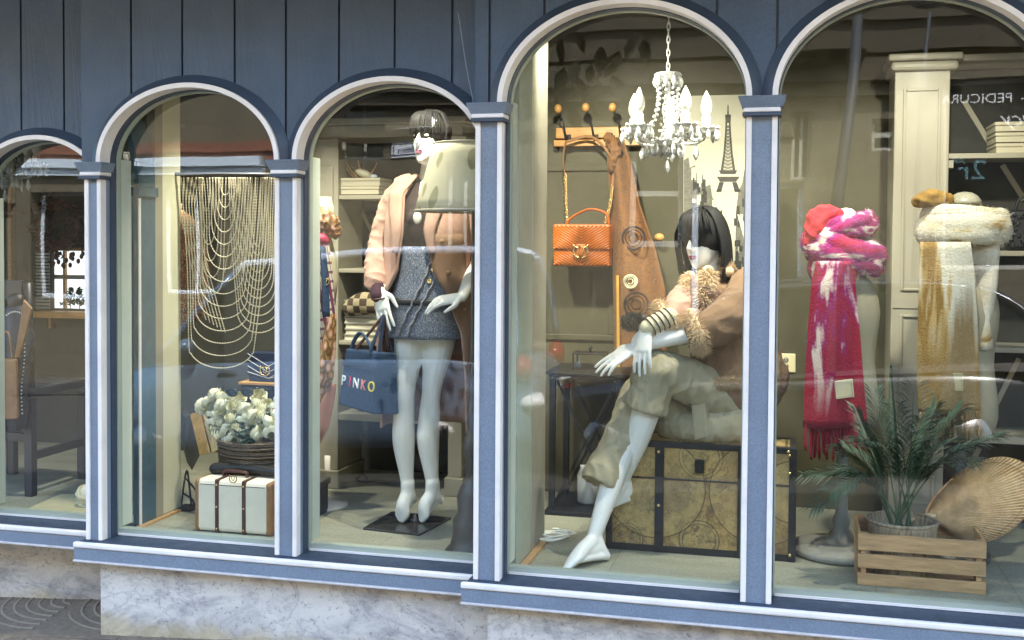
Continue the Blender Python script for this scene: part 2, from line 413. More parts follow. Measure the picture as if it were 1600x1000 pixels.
# ------------------------------------------------------------------ ground
def gz(x, y): return -.37 + .06*(x+2.68) + .1*(min(y, 4.4)-3.885)
ROADZ = lambda x: gz(x, 1.0) - .12
mb = MB(); mb.grid([[V((x, y, gz(x, y)-.012)) for x in (-30, 0, 30)] for y in (1.0, 4.6)])
struct('pavement', mb, M['tile'])
mb = MB(); mb.grid([[V((x, y, ROADZ(x))) for x in (-90, 0, 90)] for y in (-7.2, 1.0)])
struct('road', mb, M['asphalt'])
mb = MB(); mb.grid([[V((x, y, ROADZ(x)+.02-.35*(y < -9))) for x in (-90, 0, 90)] for y in (-90, -7.2)])
struct('ground', mb, M['asphalt'])
mb = MB()
for x in range(-30, 30):
    a, b = x+.004, x+.996
    mb.hexa([(a, .82, ROADZ(a)-.05), (b, .82, ROADZ(b)-.05), (b, .997, ROADZ(b)-.05), (a, .997, ROADZ(a)-.05),
             (a, .82, gz(a, 1)), (b, .82, gz(b, 1)), (b, .997, gz(b, 1)), (a, .997, gz(a, 1))])
struct('kerb', mb, M['stone2'])
mb = MB()
for y0, y1, x0, x1 in ((-3.35, -3.22, -4.2, 4.5), (.62, .74, -14, 14)):
    mb.grid([[V((x, y, ROADZ(x)+.005)) for x in (x0, x1)] for y in (y0, y1)])
struct('yellow_line', mb, M['yellow'])
# pavement tiles, wave relief in each
pv = thing('paving', 'brown paving tiles with raised wave swirls at the foot of the marble base', 'pavement')
pv['kind'] = 'structure'
tmb = MB(); s_ = .398
tmb.box((-s_/2, -s_/2, -.03), (s_/2, s_/2, 0))
for k in range(7):
    r = .06+.052*k
    pts = [V((-.17+r*math.cos(a)*1.05, -.17+r*math.sin(a)*.8, .0005)) for a in [i*(PI/2)/9 for i in range(10)]]
    pts = [p for p in pts if p.x < .185 and p.y < .185]
    if len(pts) > 2: tmb.tube(pts, [(.0035, .0075)]*len(pts), 6, side=(0, 0, 1))
tme = shared('paving_tile', tmb, M['tile'])
TILT = Euler((math.atan(.1), -math.atan(.06), 0)).to_matrix()
for i in range(17):
    for j in range(9):
        x, y = -4.4+i*.4, 4.25-.2-j*.4
        if y < 1.2: continue
        inst('paving_tile', tme, pv, (x, y, gz(x, y)+random.uniform(-.0015, .0015)), (TILT @ Matrix.Rotation(random.choice((0, 1, 2, 3))*PI/2, 3, 'Z')).to_euler())
mb = MB(); a = G(18, 946, gz(-3.1, 3.7)+.004)
rr = [V((.085*math.cos(t)*(1+.2*math.sin(3*t)), .02*math.sin(t)*(1+.25*math.cos(2*t)), .004+.008*math.sin(2*t))) for t in [i*2*PI/16 for i in range(16)]]
mb.prism([a+q for q in rr], (0, 0, .004))
tag(build('dry_leaf', mb, M['dry']), 'curled brown dry leaf lying on the paving tiles', 'leaf')

# ------------------------------------------------------------------ shop front
SEC = {'a': dict(g=4.125, spring=1.385, h=.275), 'b': dict(g=3.975, spring=1.531, h=.303), 'c': dict(g=3.885, spring=1.714, h=.345)}
fac = thing('shop_front', 'blue wooden shop front with white trimmed arched display windows over a marble base', 'shop front', (-1.3, 3.9, 0))
def part(name, parent, loc=None):
    o = bpy.data.objects.new(name, None); link(o, parent); o.empty_display_size = .05; return o
def arch_pts(xc, a, h, zs, n=40, full=True, zb=None):
    p = [(xc - a*math.cos(PI*i/n), zs + h*math.sin(PI*i/n)) for i in range(n+1)]
    if zb is not None: p = [(xc-a, zb)] + p + [(xc+a, zb)]
    return p
def ring(mb, outer, inner, y0, y1, yo0=None):
    """solid band between two open outlines (x, z), from depth y0 to y1; yo0: own front depth of the outer edge"""
    n = len(outer); yo0 = y0 if yo0 is None else yo0; vs = []
    for (xo, zo), (xi, zi) in zip(outer, inner):
        vs += [V((xo, yo0, zo)), V((xi, y0, zi)), V((xi, y1, zi)), V((xo, y1, zo))]
    fs = []
    for i in range(n-1):
        a, b = i*4, i*4+4
        fs += [(a, a+1, b+1, b), (a+1, a+2, b+2, b+1), (a+2, a+3, b+3, b+2), (a+3, a, b, b+3)]
    fs += [(3, 2, 1, 0), (n*4-4, n*4-3, n*4-2, n*4-1)]
    mb.add(vs, fs)
TW = .0185
def window(sec, xl, xr):
    s = SEC[sec]; g, zs, h = s['g'], s['spring'], s['h']
    xc, a = (xl+xr)/2, (xr-xl)/2
    wn = part('arched_window', fac)
    mb = MB(); ring(mb, arch_pts(xc, a+TW, h, zs), arch_pts(xc, a, h-TW, zs), g-.118, g-.05); build('arch_trim', mb, M['white_paint'], wn)
    mb = MB(); ring(mb, arch_pts(xc, a+TW+.034, h+.034, zs), arch_pts(xc, a+TW+.0005, h+.0005, zs), g-.108, g-.07, g-.084); build('shadow_hood', mb, M['dark_blue'], wn)  # dark navy also paints in the contact shadow round the trim
    mb = MB(); ring(mb, arch_pts(xc, a+.02, h-.01, zs, zb=.02), arch_pts(xc, a-.0025, h-TW-.0025, zs, zb=.02), g-.0495, g-.012); build('reveal', mb, M['dark_blue'], wn)
    mb = MB(); ring(mb, arch_pts(xc, a+.03, h+.006, zs, zb=.02), arch_pts(xc, a-.007, h-TW-.007, zs, zb=.02), g-.0115, g+.016)
    mb.box((xc-a+.008, g-.011, .02), (xc+a-.008, g+.03, .047)); build('sash', mb, M['sash'], wn)
    for x0, x1 in ((xc-a-.03, xc-a+.007), (xc+a-.007, xc+a+.03)):
        mb = MB(); mb.box((x0, g+.0165, .048), (x1, g+.088, zs+.02)); build('jamb', mb, M['jamb'], wn, bevel=.003)
    mb = MB(); mb.box((xc-a+.009, g-.017, .0215), (xc+a-.009, g-.0113, .03)); build('glazing_bead', mb, M['white_paint'], wn)
    mb = MB(); ol = arch_pts(xc, a-.004, h-TW-.004, zs, zb=.04); mb.prism([(x, g, z) for x, z in ol], (0, .006, 0)); build('glass_pane', mb, M['glass'], wn)
    return xc, a+TW, h, zs
wins = {'a': [window('a', -3.40, -2.752)], 'b': [window('b', -2.663, -1.912), window('b', -1.82, -1.094)], 'c': [window('c', -.996, -.158), window('c', -.056, .785)]}
def pilaster(sec, xl, xr, left=True, right=True):
    s = SEC[sec]; g, zs = s['g'], s['spring']; pf = g-.105; pl = part('pilaster', fac)
    zt = zs-.066
    mb = MB(); mb.box((xl+.002, pf, .02), (xr-.002, g+.03, zt)); build('shaft', mb, M['blue'], pl)
    for k, on in ((xl, left), (xr-TW, right)):
        mb = MB(); mb.box((k, pf-.008, .021), (k+TW, pf+.03, zt)); build('white_strip', mb, M['white_paint'], pl, bevel=.003)
    e = .014
    mb = MB(); mb.hexa([(xl-e, pf-.022, zs-.037), (xr+e, pf-.022, zs-.037), (xr+e, g-.05, zs-.037), (xl-e, g-.05, zs-.037),
                        (xl-e-.012, pf-.04, zs-.004), (xr+e+.012, pf-.04, zs-.004), (xr+e+.012, g-.05, zs-.004), (xl-e-.012, g-.05, zs-.004)])
    mb.box((xl-e-.012, pf-.04, zs-.0035), (xr+e+.012, g-.051, zs)); build('capital', mb, M['blue'], pl, bevel=.002)
    mb = MB(); mb.box((xl-.009, pf-.026, zs-.053), (xr+.009, g-.052, zs-.0375)); build('white_band', mb, M['white_paint'], pl, bevel=.004)
    mb = MB(); mb.box((xl-.012, pf-.03, zs-.066), (xr+.012, g-.053, zs-.0535)); build('necking', mb, M['dark_blue'], pl, bevel=.002)
pilaster('c', -1.094, -.996); pilaster('c', -.158, -.056); pilaster('c', .785, .885)
pilaster('b', -2.738, -2.663); pilaster('b', -1.912, -1.82)
pilaster('a', -3.50, -3.40)
def sill(sec, x0, x1):
    g = SEC[sec]['g']; f = g-.145
    sl = part('window_sill', fac)
    mb = MB(); mb.box((x0, f+.003, -.052), (x1, g+.03, -.0045)); build('sill_board', mb, M['blue'], sl)
    mb = MB(); mb.box((x0+.018, f+.018, -.0042), (x1, g+.03, .0195)); build('sill_top', mb, M['dark_blue'], sl)
    mb = MB(); mb.box((x0-.002, f-.004, -.004), (x1, f+.0175, .018)); build('white_nosing', mb, M['white_paint'], sl, bevel=.006)
    mb = MB(); mb.box((x0-.002, f-.003, -.062), (x1, g, -.0525)); build('bottom_lip', mb, M['lip'], sl, bevel=.003)
sill('c', -1.128, 2.2); sill('b', -2.772, -1.08); sill('a', -5, -2.70)
def base(x0, x1, y, joints):
    bs = part('marble_base', fac); xs = [x0]+joints+[x1]
    for a, b in zip(xs, xs[1:]):
        zb = min(gz(a, y), gz(b, y))-.05
        mb = MB(); mb.box((a+.0012, y, zb), (b-.0012, y+.3, -.0625)); o = build('marble_slab', mb, M['marble'], bs, bevel=.002)
        # shader stains start at the pavement: put the slab's own origin there
        dz = gz((a+b)/2, y); me = o.data
        for v in me.vertices: v.co.z -= dz
        o.location.z += dz
base(-5, -2.69, 4.22, [-3.9]); base(-2.692, -1.05, SEC['b']['g']-.085, []); base(-1.046, 2.2, SEC['c']['g']-.09, [.62])
# vertical boards over the arches, each cut to the arch line
ZT = 2.62
def boards(sec, x0, x1, joints):
    g, zs = SEC[sec]['g'], SEC[sec]['spring']; y = g-.082
    xs = [x0]+[j for j in joints if x0+.02 < j < x1-.02]+[x1]
    def zb(x):
        for xc, a, h, z in wins[sec]:
            if abs(x-xc) < a: return z + h*math.sqrt(max(0, 1-((x-xc)/a)**2)) + .001
        return zs + .0005
    wl = part('board_wall', fac)
    mb = MB()
    n = 160; bot = [(x0+(x1-x0)*i/n) for i in range(n+1)]
    vs = []; 
    for a, b in zip(bot, bot[1:]):
        z = max(zb(a), zb(b))+.004
        mb.box((a, y+.014, z), (b, y+.03, ZT))
    build('backing', mb, M['dark_blue'], wl)
    for a, b in zip(xs, xs[1:]):
        a2, b2 = a+.0045, b-.0045; m = max(3, int((b2-a2)/.008))
        bt = [(a2+(b2-a2)*i/m, zb(a2+(b2-a2)*i/m)) for i in range(m+1)]
        mb = MB(); mb.prism([(x, y+random.uniform(0, .0012), z) for x, z in bt]+[(b2, y, ZT), (a2, y, ZT)], (0, .0135, 0))
        build('board', mb, M['board'], wl)
jb = [PX(q, 60, SEC['b']['g']-.08) for q in (205, 285, 367, 447, 530, 617, 707)]
jc0 = PX(851, 20, SEC['c']['g']-.08); jc = [jc0+.198*k for k in range(-1, 16)]
ja = [PX(q, 60, SEC['a']['g']-.08) for q in (-99, -33, 33, 100)]
boards('b', PX(126, 100, SEC['b']['g']-.08), -1.05, jb); boards('c', PX(741, 60, SEC['c']['g']-.08), 1.6, jc); boards('a', -4.2, -2.70, ja)
# return ends of the stepped boards
for sec, xq in (('b', PX(126, 100, SEC['b']['g']-.08)), ('c', PX(741, 60, SEC['c']['g']-.08))):
    g = SEC[sec]['g']; mb = MB(); mb.box((xq-.003, g-.0675, SEC[sec]['spring']), (xq+.012, g+.18, ZT)); build('corner_board', mb, M['board'], fac)
mb = MB(); pts = [P(x, y, SEC['c']['g']-.09) for x, y in ((716, 20), (722, 60), (727, 95), (733, 128), (740, 161))]
mb.tube(spline(pts, 4), .0016, 6); build('thin_cable', mb, M['blue'], fac)
# the storey above with its balcony slab, and the returns beside
ub = thing('upper_storey', 'blue grey upper storey with a projecting balcony slab above the shop front', 'building', (-1.5, 4.3, 2.6))
mb = MB(); mb.box((-9, 4.06, 2.625), (8, 12, 5.6)); build('upper_wall', mb, M['stone'], ub)
mb = MB(); mb.box((-9, 2.5, 2.66), (8, 4.055, 2.86)); build('balcony_slab', mb, M['stone2'], ub)
mb = MB(); mb.box((-9, 4.3, -1), (-5.005, 12, 2.62)); build('side_wall', mb, M['stone'], ub)
mb = MB(); mb.box((2.205, 3.9, -1), (8, 12, 2.62)); build('side_wall', mb, M['stone'], ub)

# ------------------------------------------------------------------ display rooms
mb = MB(); mb.box((-5, 4.0, -.03), (2.2, 9, 0)); mb2 = mb
struct('floor', mb, M['floor'])
mb = MB(); mb.box((-5, 4.14, 2.3), (2.2, 9, 2.34)); struct('ceiling', mb, M['ceil'])
mb = MB(); mb.box((-1.6, 5.3, 0.001), (2.2, 5.36, 2.299)); struct('back_wall', mb, M['wall_c'])
mb = MB(); mb.box((-3.05, 5.55, 0.001), (-1.62, 5.6, 2.299)); struct('middle_wall', mb, M['wall_b'])
mb = MB(); mb.box((-5.0, 5.75, 0.001), (-3.06, 5.8, 2.299)); struct('far_wall', mb, M['wall_a'])
mb = MB(); mb.box((-1.62, 5.361, .001), (-1.58, 5.6, 2.298)); mb.box((-3.09, 5.601, .001), (-3.05, 5.8, 2.298)); struct('wall_return', mb, M['wall_b'])
mb = MB(); mb.box((-5.0, 4.15, 0.001), (-4.95, 5.74, 2.299)); struct('side_wall', mb, M['wall_a'])
mb = MB(); mb.box((2.15, 4.0, 0.001), (2.199, 5.29, 2.299)); struct('right_wall', mb, M['wall_c'])
# wall panelling in the right room
def panel(x0, x1, z0, z1, y):
    mb = MB()
    for a, b in (((x0, z0), (x1, z0+.03)), ((x0, z1-.03), (x1, z1)), ((x0, z0+.03), (x0+.03, z1-.03)), ((x1-.03, z0+.03), (x1, z1-.03))):
        mb.box((a[0], y-.012, a[1]), (b[0], y, b[1]))
    return mb
tag(build('wall_panel', panel(-1.2, -.83, .75, 1.6, 5.2995), M['wall_c'], None, bevel=.005), kind='structure')
def onX(px, py, X):
    v = ray(px, py); return CAM + v*(X/v.x)
# partition left of the middle display: arched glazed frame, cream post, board
pt = thing('glazed_partition', 'glazed side partition with a dark teal arched frame and cream posts inside the second window', 'partition', (-2.69, 4.2, 0))
Xp = -2.69; ya, yb, yc, yd, ye = [onX(q, 500, Xp).y for q in (150, 214, 240, 252, 281)]
mb = MB(); mb.box((Xp-.02, yb, .012), (Xp+.01, yc, 1.45)); 
ai, ao = (yb-ya)/2, (yc-ya)/2
pin = [(( ya+yb)/2 - ai*math.cos(PI*i/24), 1.452+.27*math.sin(PI*i/24)) for i in range(25)]
pout = [((ya+yc)/2 - ao*math.cos(PI*i/24), 1.452+.33*math.sin(PI*i/24)) for i in range(25)]
vs = []; fs = []
for (yo, zo), (yi, zi) in zip(pout, pin): vs += [(Xp-.02, yo, zo), (Xp-.02, yi, zi), (Xp+.01, yi, zi), (Xp+.01, yo, zo)]
for i in range(24):
    a, b = i*4, i*4+4; fs += [(a, a+1, b+1, b), (a+1, a+2, b+2, b+1), (a+2, a+3, b+3, b+2), (a+3, a, b, b+3)]
mb.add(vs, fs); build('arched_frame', mb, M['teal'], pt)
mb = MB(); mb.box((Xp-.03, yb-.012, 1.41), (Xp+.02, yc+.008, 1.449)); build('capital', mb, M['teal'], pt)
mb = MB(); mb.box((Xp+.0105, yb-.006, .012), (Xp+.016, yb+.008, 1.40)); build('white_strip', mb, M['white_paint'], pt)
mb = MB(); mb.box((Xp-.006, 4.066, .03), (Xp-.001, yb-.001, 1.6)); build('glass_pane', mb, M['glass'], pt)
mb = MB(); mb.box((Xp-.03, yc+.0005, .012), (Xp+.008, yd, 2.298)); build('post', mb, M['cream'], pt)
mb = MB(); mb.box((Xp-.025, yd+.0005, .012), (Xp+.004, ye, 2.297)); build('board', mb, M['cream2'], pt)
mb = MB(); mb.box((Xp+.009, 4.005, .0005), (Xp+.028, ye, .011)); build('floor_bead', mb, M['wood'], pt)
pc = thing('white_partition', 'tall white board partition with a wooden floor bead at the left of the chandelier window', 'partition', (-.99, 4.15, 0))
mb = MB(); mb.box((-1.03, 3.976, .012), (-.985, 4.2, 2.298)); build('front_board', mb, M['sash'], pc)
mb = MB(); mb.box((-1.03, 4.203, .012), (-.982, 4.45, 2.297)); build('back_board', mb, M['cream'], pc, bevel=.004)
mb = MB(); mb.box((-.9815, 3.93, .0005), (-.955, 4.45, .014)); build('floor_bead', mb, M['wood'], pc)
# ceiling spotlights (the shadows on the display floor come from them)
LK = .24
def spot(x, y, aim, watt, label, size=92):
    t = thing('ceiling_spotlight', label, 'spotlight', (x, y, 2.298), 'ceiling spotlights')
    mb = MB(); mb.lathe((x, y, 2.268), [(.04, 0), (.045, .004), (.045, .03)]); build('mount', mb, M['white_bulb'], t, True)
    d = (V(aim)-V((x, y, 2.2))).normalized(); c = V((x, y, 2.2))
    mb = MB(); mb.tube([V((x, y, 2.268)), c-d*.03], .008, 8); build('arm', mb, M['white_bulb'], t, True)
    mb = MB(); mb.lathe(c, [(.02, -.05), (.036, -.045), (.038, .03), (.033, .03), (.030, 0.0)], 18, d); build('lamp_head', mb, M['white_bulb'], t, True)
    l = bpy.data.lights.new('spot_lamp', 'SPOT'); l.energy = watt*LK; l.spot_size = math.radians(size); l.spot_blend = .75; l.shadow_soft_size = .025; l.color = (1, .95, .80)
    o = bpy.data.objects.new('spot_lamp', l); link(o, t); o.location = c+d*.045-V(t.location); o.rotation_euler = (-d).to_track_quat('Z', 'Y').to_euler()
spot(-3.0, 4.55, (-3.1, 4.9, 0), 36, 'white ceiling spotlight over the left display with the chair')
spot(-2.2, 4.35, (-2.2, 4.8, .2), 38, 'white ceiling spotlight above the bead curtain')
spot(-1.42, 4.09, (-1.6, 4.8, .5), 40, 'white ceiling spotlight over the standing mannequin')
spot(-.86, 4.10, (-.65, 5.1, 1.15), 44, 'white ceiling spotlight beside the chandelier chain')
spot(-.05, 4.2, (-.3, 4.8, .7), 40, 'white ceiling spotlight over the map trunk')
spot(.5, 4.05, (.42, 5.0, 1.1), 30, 'white ceiling spotlight over the two scarf busts')
# ------------------------------------------------------------------ across the street (seen mirrored in the panes)
YM = 3.885
def RV(px, py, Yreal):                 # the real point at depth Yreal whose mirror image in the panes shows at that photo pixel
    v = P(px, py, 2*YM-Yreal); return V((v.x, Yreal, v.z))
YB = -9.0
ob = thing('stone_building', 'sunlit beige stone building with cornices and shop windows across the street', 'building', (-2, -9, -.8))
# wall built round real openings
opens = []
def opening(p0, p1, frame, name='window', bars=(), rec=.18, fw=.09):
    a, b = RV(*p0, YB), RV(*p1, YB)
    opens.append((min(a.x, b.x), max(a.x, b.x), min(a.z, b.z), max(a.z, b.z), frame, name, bars, rec, fw))
opening((1080, 288), (1256, 520), 'win_frame', 'shop_window', (('v', .5),))
opening((985, 228), (1066, 386), 'win_frame2', 'window', (('h', .5),))
opening((1238, 172), (1268, 282), 'win_frame2', 'window', (('v', .5),), .2, .05)
opening((1478, 120), (1690, 420), 'win_frame2', 'shop_window', (), .25, .06)
opening((1362, 186), (1402, 238), 'win_frame2', 'window', (('h', .5),), .15, .05)
opening((520, 150), (592, 245), 'win_frame2', 'window', (('v', .5), ('h', .35)), .2, .06)
opening((690, 250), (742, 420), 'win_frame2', 'window', (('v', .5),), .2, .06)
opening((236, 290), (330, 460), 'win_frame', 'shop_window', (('v', .5),), .3, .07)
opening((20, 300), (110, 470), 'win_frame', 'shop_window', (), .3, .07)
for k, (x0, x1) in enumerate(((880, 930), (1090, 1134), (700, 746), (1240, 1285), (1390, 1430), (1520, 1570))):
    opening((x0, -60 if k != 1 else 50), (x1, 40 if k != 1 else 84), 'win_frame2', 'window', (('v', .5),), .2, .06)
xs = sorted(set([-34, 30]+[o[0] for o in opens]+[o[1] for o in opens])); ZB0, ZB1 = -3, 7.4
mb = MB()
for a, b in zip(xs, xs[1:]):
    xm = (a+b)/2; cuts = sorted((o[2], o[3]) for o in opens if o[0] < xm < o[1]); z = ZB0
    for c0, c1 in cuts:
        if c0 > z: mb.box((a, YB, z), (b, YB-.35, c0))
        z = max(z, c1)
    mb.box((a, YB, z), (b, YB-.35, ZB1))
build('wall', mb, M['stone'], ob)
mb = MB(); mb.box((-34, YB-.36, ZB0), (30, YB-8, ZB1)); build('inner_wall', mb, M['dark_pane'], ob)
for x0, x1, z0, z1, fr, nm, bars, rec, fw in opens:
    wn = part(nm, ob)
    y = YB-rec; mb = MB()
    mb.box((x0, y, z0), (x0+fw, y-.06, z1)); mb.box((x1-fw, y, z0), (x1, y-.06, z1)); mb.box((x0+fw, y, z1-fw), (x1-fw, y-.06, z1)); mb.box((x0+fw, y, z0), (x1-fw, y-.06, z0+fw))
    for k, t in bars:
        if k == 'v': mb.box((x0+(x1-x0)*t-.025, y-.005, z0+fw), (x0+(x1-x0)*t+.025, y-.055, z1-fw))
        else: mb.box((x0+fw, y-.004, z0+(z1-z0)*t-.04), (x1-fw, y-.05, z0+(z1-z0)*t+.04))
    build('frame', mb, M[fr], wn)
    mb = MB(); mb.box((x0+.01, y-.02, z0+.01), (x1-.01, y-.03, z1-.01)); build('pane', mb, M['dark_pane'], wn)
def band(py0, py1, px0, px1, dep, m, name):
    a, b = RV(px0, py0, YB), RV(px1, py1, YB); z0, z1 = min(a.z, b.z), max(a.z, b.z); x0, x1 = min(a.x, b.x), max(a.x, b.x)
    mb = MB(); mb.box((x0, YB+.003, z0), (x1, YB+dep*.6, z0+(z1-z0)*.45)); mb.box((x0-.01, YB+.003, z0+(z1-z0)*.45), (x1+.01, YB+dep, z1)); build(name, mb, M[m], ob)
band(118, 124, 450, 1420, .12, 'stone2', 'moulding'); band(128, 146, 450, 1420, .32, 'stone2', 'cornice')
band(205, 213, 450, 980, .12, 'stone2', 'moulding'); band(214, 217, 1080, 1240, .07, 'stone2', 'moulding')
band(228, 247, -60, 432, .14, 'rust_band', 'fascia'); band(248.5, 270, -10, 408, .2, 'pale_blue', 'fascia')
band(60, 70, -300, 1700, .25, 'stone2', 'cornice')
for q in (1246, 1284, 1330):           # balcony brackets
    c = RV(q, 104, YB); mb = MB(); mb.prism([c+V((-.1, .005, -.22)), c+V((-.1, .005, .16)), c+V((-.1, .5, .16)), c+V((-.1, .42, 0))], (.2, 0, 0)); build('bracket', mb, M['stone2'], ob)
a, b = RV(1225, 84, YB), RV(1350, 92, YB); mb = MB(); mb.box((a.x, YB+.002, a.z-.06), (b.x, YB+.7, a.z+.08)); build('balcony', mb, M['stone2'], ob)
def text(s, loc, size, m, rot, parent=None, name='lettering', shear=0, ext=.004, align='LEFT'):
    cu = bpy.data.curves.new(name, 'FONT'); cu.body = s; cu.size = size; cu.extrude = ext; cu.align_x = align; cu.shear = shear
    tmp = bpy.data.objects.new('raw', cu); COL.objects.link(tmp); dg = bpy.context.evaluated_depsgraph_get(); dg.update()
    me = bpy.data.meshes.new_from_object(tmp.evaluated_get(dg)); bpy.data.objects.remove(tmp); me.name = name
    me.materials.clear(); me.materials.append(m); o = bpy.data.objects.new(name, me); link(o, parent)
    org = V(); q = parent
    while q is not None: org = org + V(q.location); q = q.parent
    o.location = V(loc)-org; o.rotation_euler = rot; return o
FACE_SHOP = (PI/2, 0, PI)              # readable to someone looking at it from our side
sgn = mat('white sign letters', (.72, .72, .76), .5, .03, 5, 0)
teal = mat('teal sign letters', (.10, .22, .25), .5, .03, 5, 0)
a = RV(1574, 157, YB); b = RV(1476, 157, YB)
k = abs(a.x-b.x)
text('-', (RV(1598, 157, YB).x, YB+.012, a.z), k/4.35, sgn, FACE_SHOP, ob)
text('PEDICURA', (RV(1579, 157, YB).x, YB+.012, a.z), k/4.35, sgn, FACE_SHOP, ob)
text('MANICURA', (RV(1735, 157, YB).x, YB+.012, a.z), k/4.35, sgn, FACE_SHOP, ob)
text('Lucy', (RV(1636, 194, YB).x, YB+.012, RV(1580, 194, YB).z), k/2.6, sgn, FACE_SHOP, ob, shear=.35)
text('2r', (RV(1538, 282, YB).x, YB+.02, RV(1520, 282, YB).z), k/2.1, teal, FACE_SHOP, ob)
text('AR', (RV(1507, 258, YB).x, YB+.02, RV(1500, 258, YB).z), k/6, teal, FACE_SHOP, ob)
# name plate
npl = thing('street_plate', 'white blue bordered street name plate fixed to the stone wall across the street', 'sign', RV(640, 222, YB))
a, b = RV(606, 200, YB), RV(676, 243, YB)
mb = MB(); mb.box((a.x, YB+.003, b.z), (b.x, YB+.03, a.z)); build('plate', mb, mat('plate white', (.62, .64, .68), .4, .04, 6, 0), npl, bevel=.006)
mb = MB()
for x0, x1, z0, z1 in ((a.x, b.x, a.z-.05, a.z-.03), (a.x, b.x, b.z+.03, b.z+.05), (a.x+.03, a.x+.05, b.z+.05, a.z-.05), (b.x-.05, b.x-.03, b.z+.05, a.z-.05)): mb.box((x0, YB+.0302, z0), (x1, YB+.034, z1))
navy = mat('plate navy', (.02, .03, .09), .4, .04, 6, 0); build('border', mb, navy, npl)
for s_, y_ in (('Rúa', 213), ('Ronda', 224), ('Don Bosco', 236)):
    text(s_, ((a.x+b.x)/2, YB+.032, RV(640, y_, YB).z), .115, navy, FACE_SHOP, npl, align='CENTER')
# far pavement and a street tree row is not seen; two poles are
def pole(px0, py0, px1, py1, Yr, r, label, head=True):
    a, b = RV(px0, py0, Yr), RV(px1, py1, Yr)
    d = (a-b); foot = b+d*((ROADZ(b.x)+.1-b.z)/d.z)
    t = thing('street_lamp', label, 'street lamp', foot)
    mb = MB(); mb.lathe(foot, [(r*2.4, 0), (r*2.4, .06), (r*1.5, .1), (r*1.3, .5), (r*1.25, .55)], 16, d); build('base', mb, M['lamp_grey'], t, True)
    mb = MB(); mb.tube([foot+d.normalized()*.5, b, a], [r*1.15, r, r*.8], 14); build('pole', mb, M['lamp_grey'], t, True)
    if head:
        mb = MB(); mb.tube([a, a+V((.25, .1, .12)), a+V((.6, .2, .1))], .04, 8); build('arm', mb, M['lamp_grey'], t, True)
        mb = MB(); c = a+V((.75, .25, .08)); mb.lathe(c, [(.05, .1), (.16, .06), (.2, -.05), (.17, -.07), (.1, -.08)][::-1], 16); build('lamp_head', mb, M['lamp_grey'], t, True)
pole(1343, 22, 1309, 330, -6.2, .075, 'thick grey leaning lamp post on the far side of the street')
pole(1452, 20, 1440, 210, -6.6, .03, 'thin pale pole rising beside the beauty shop across the street', False)

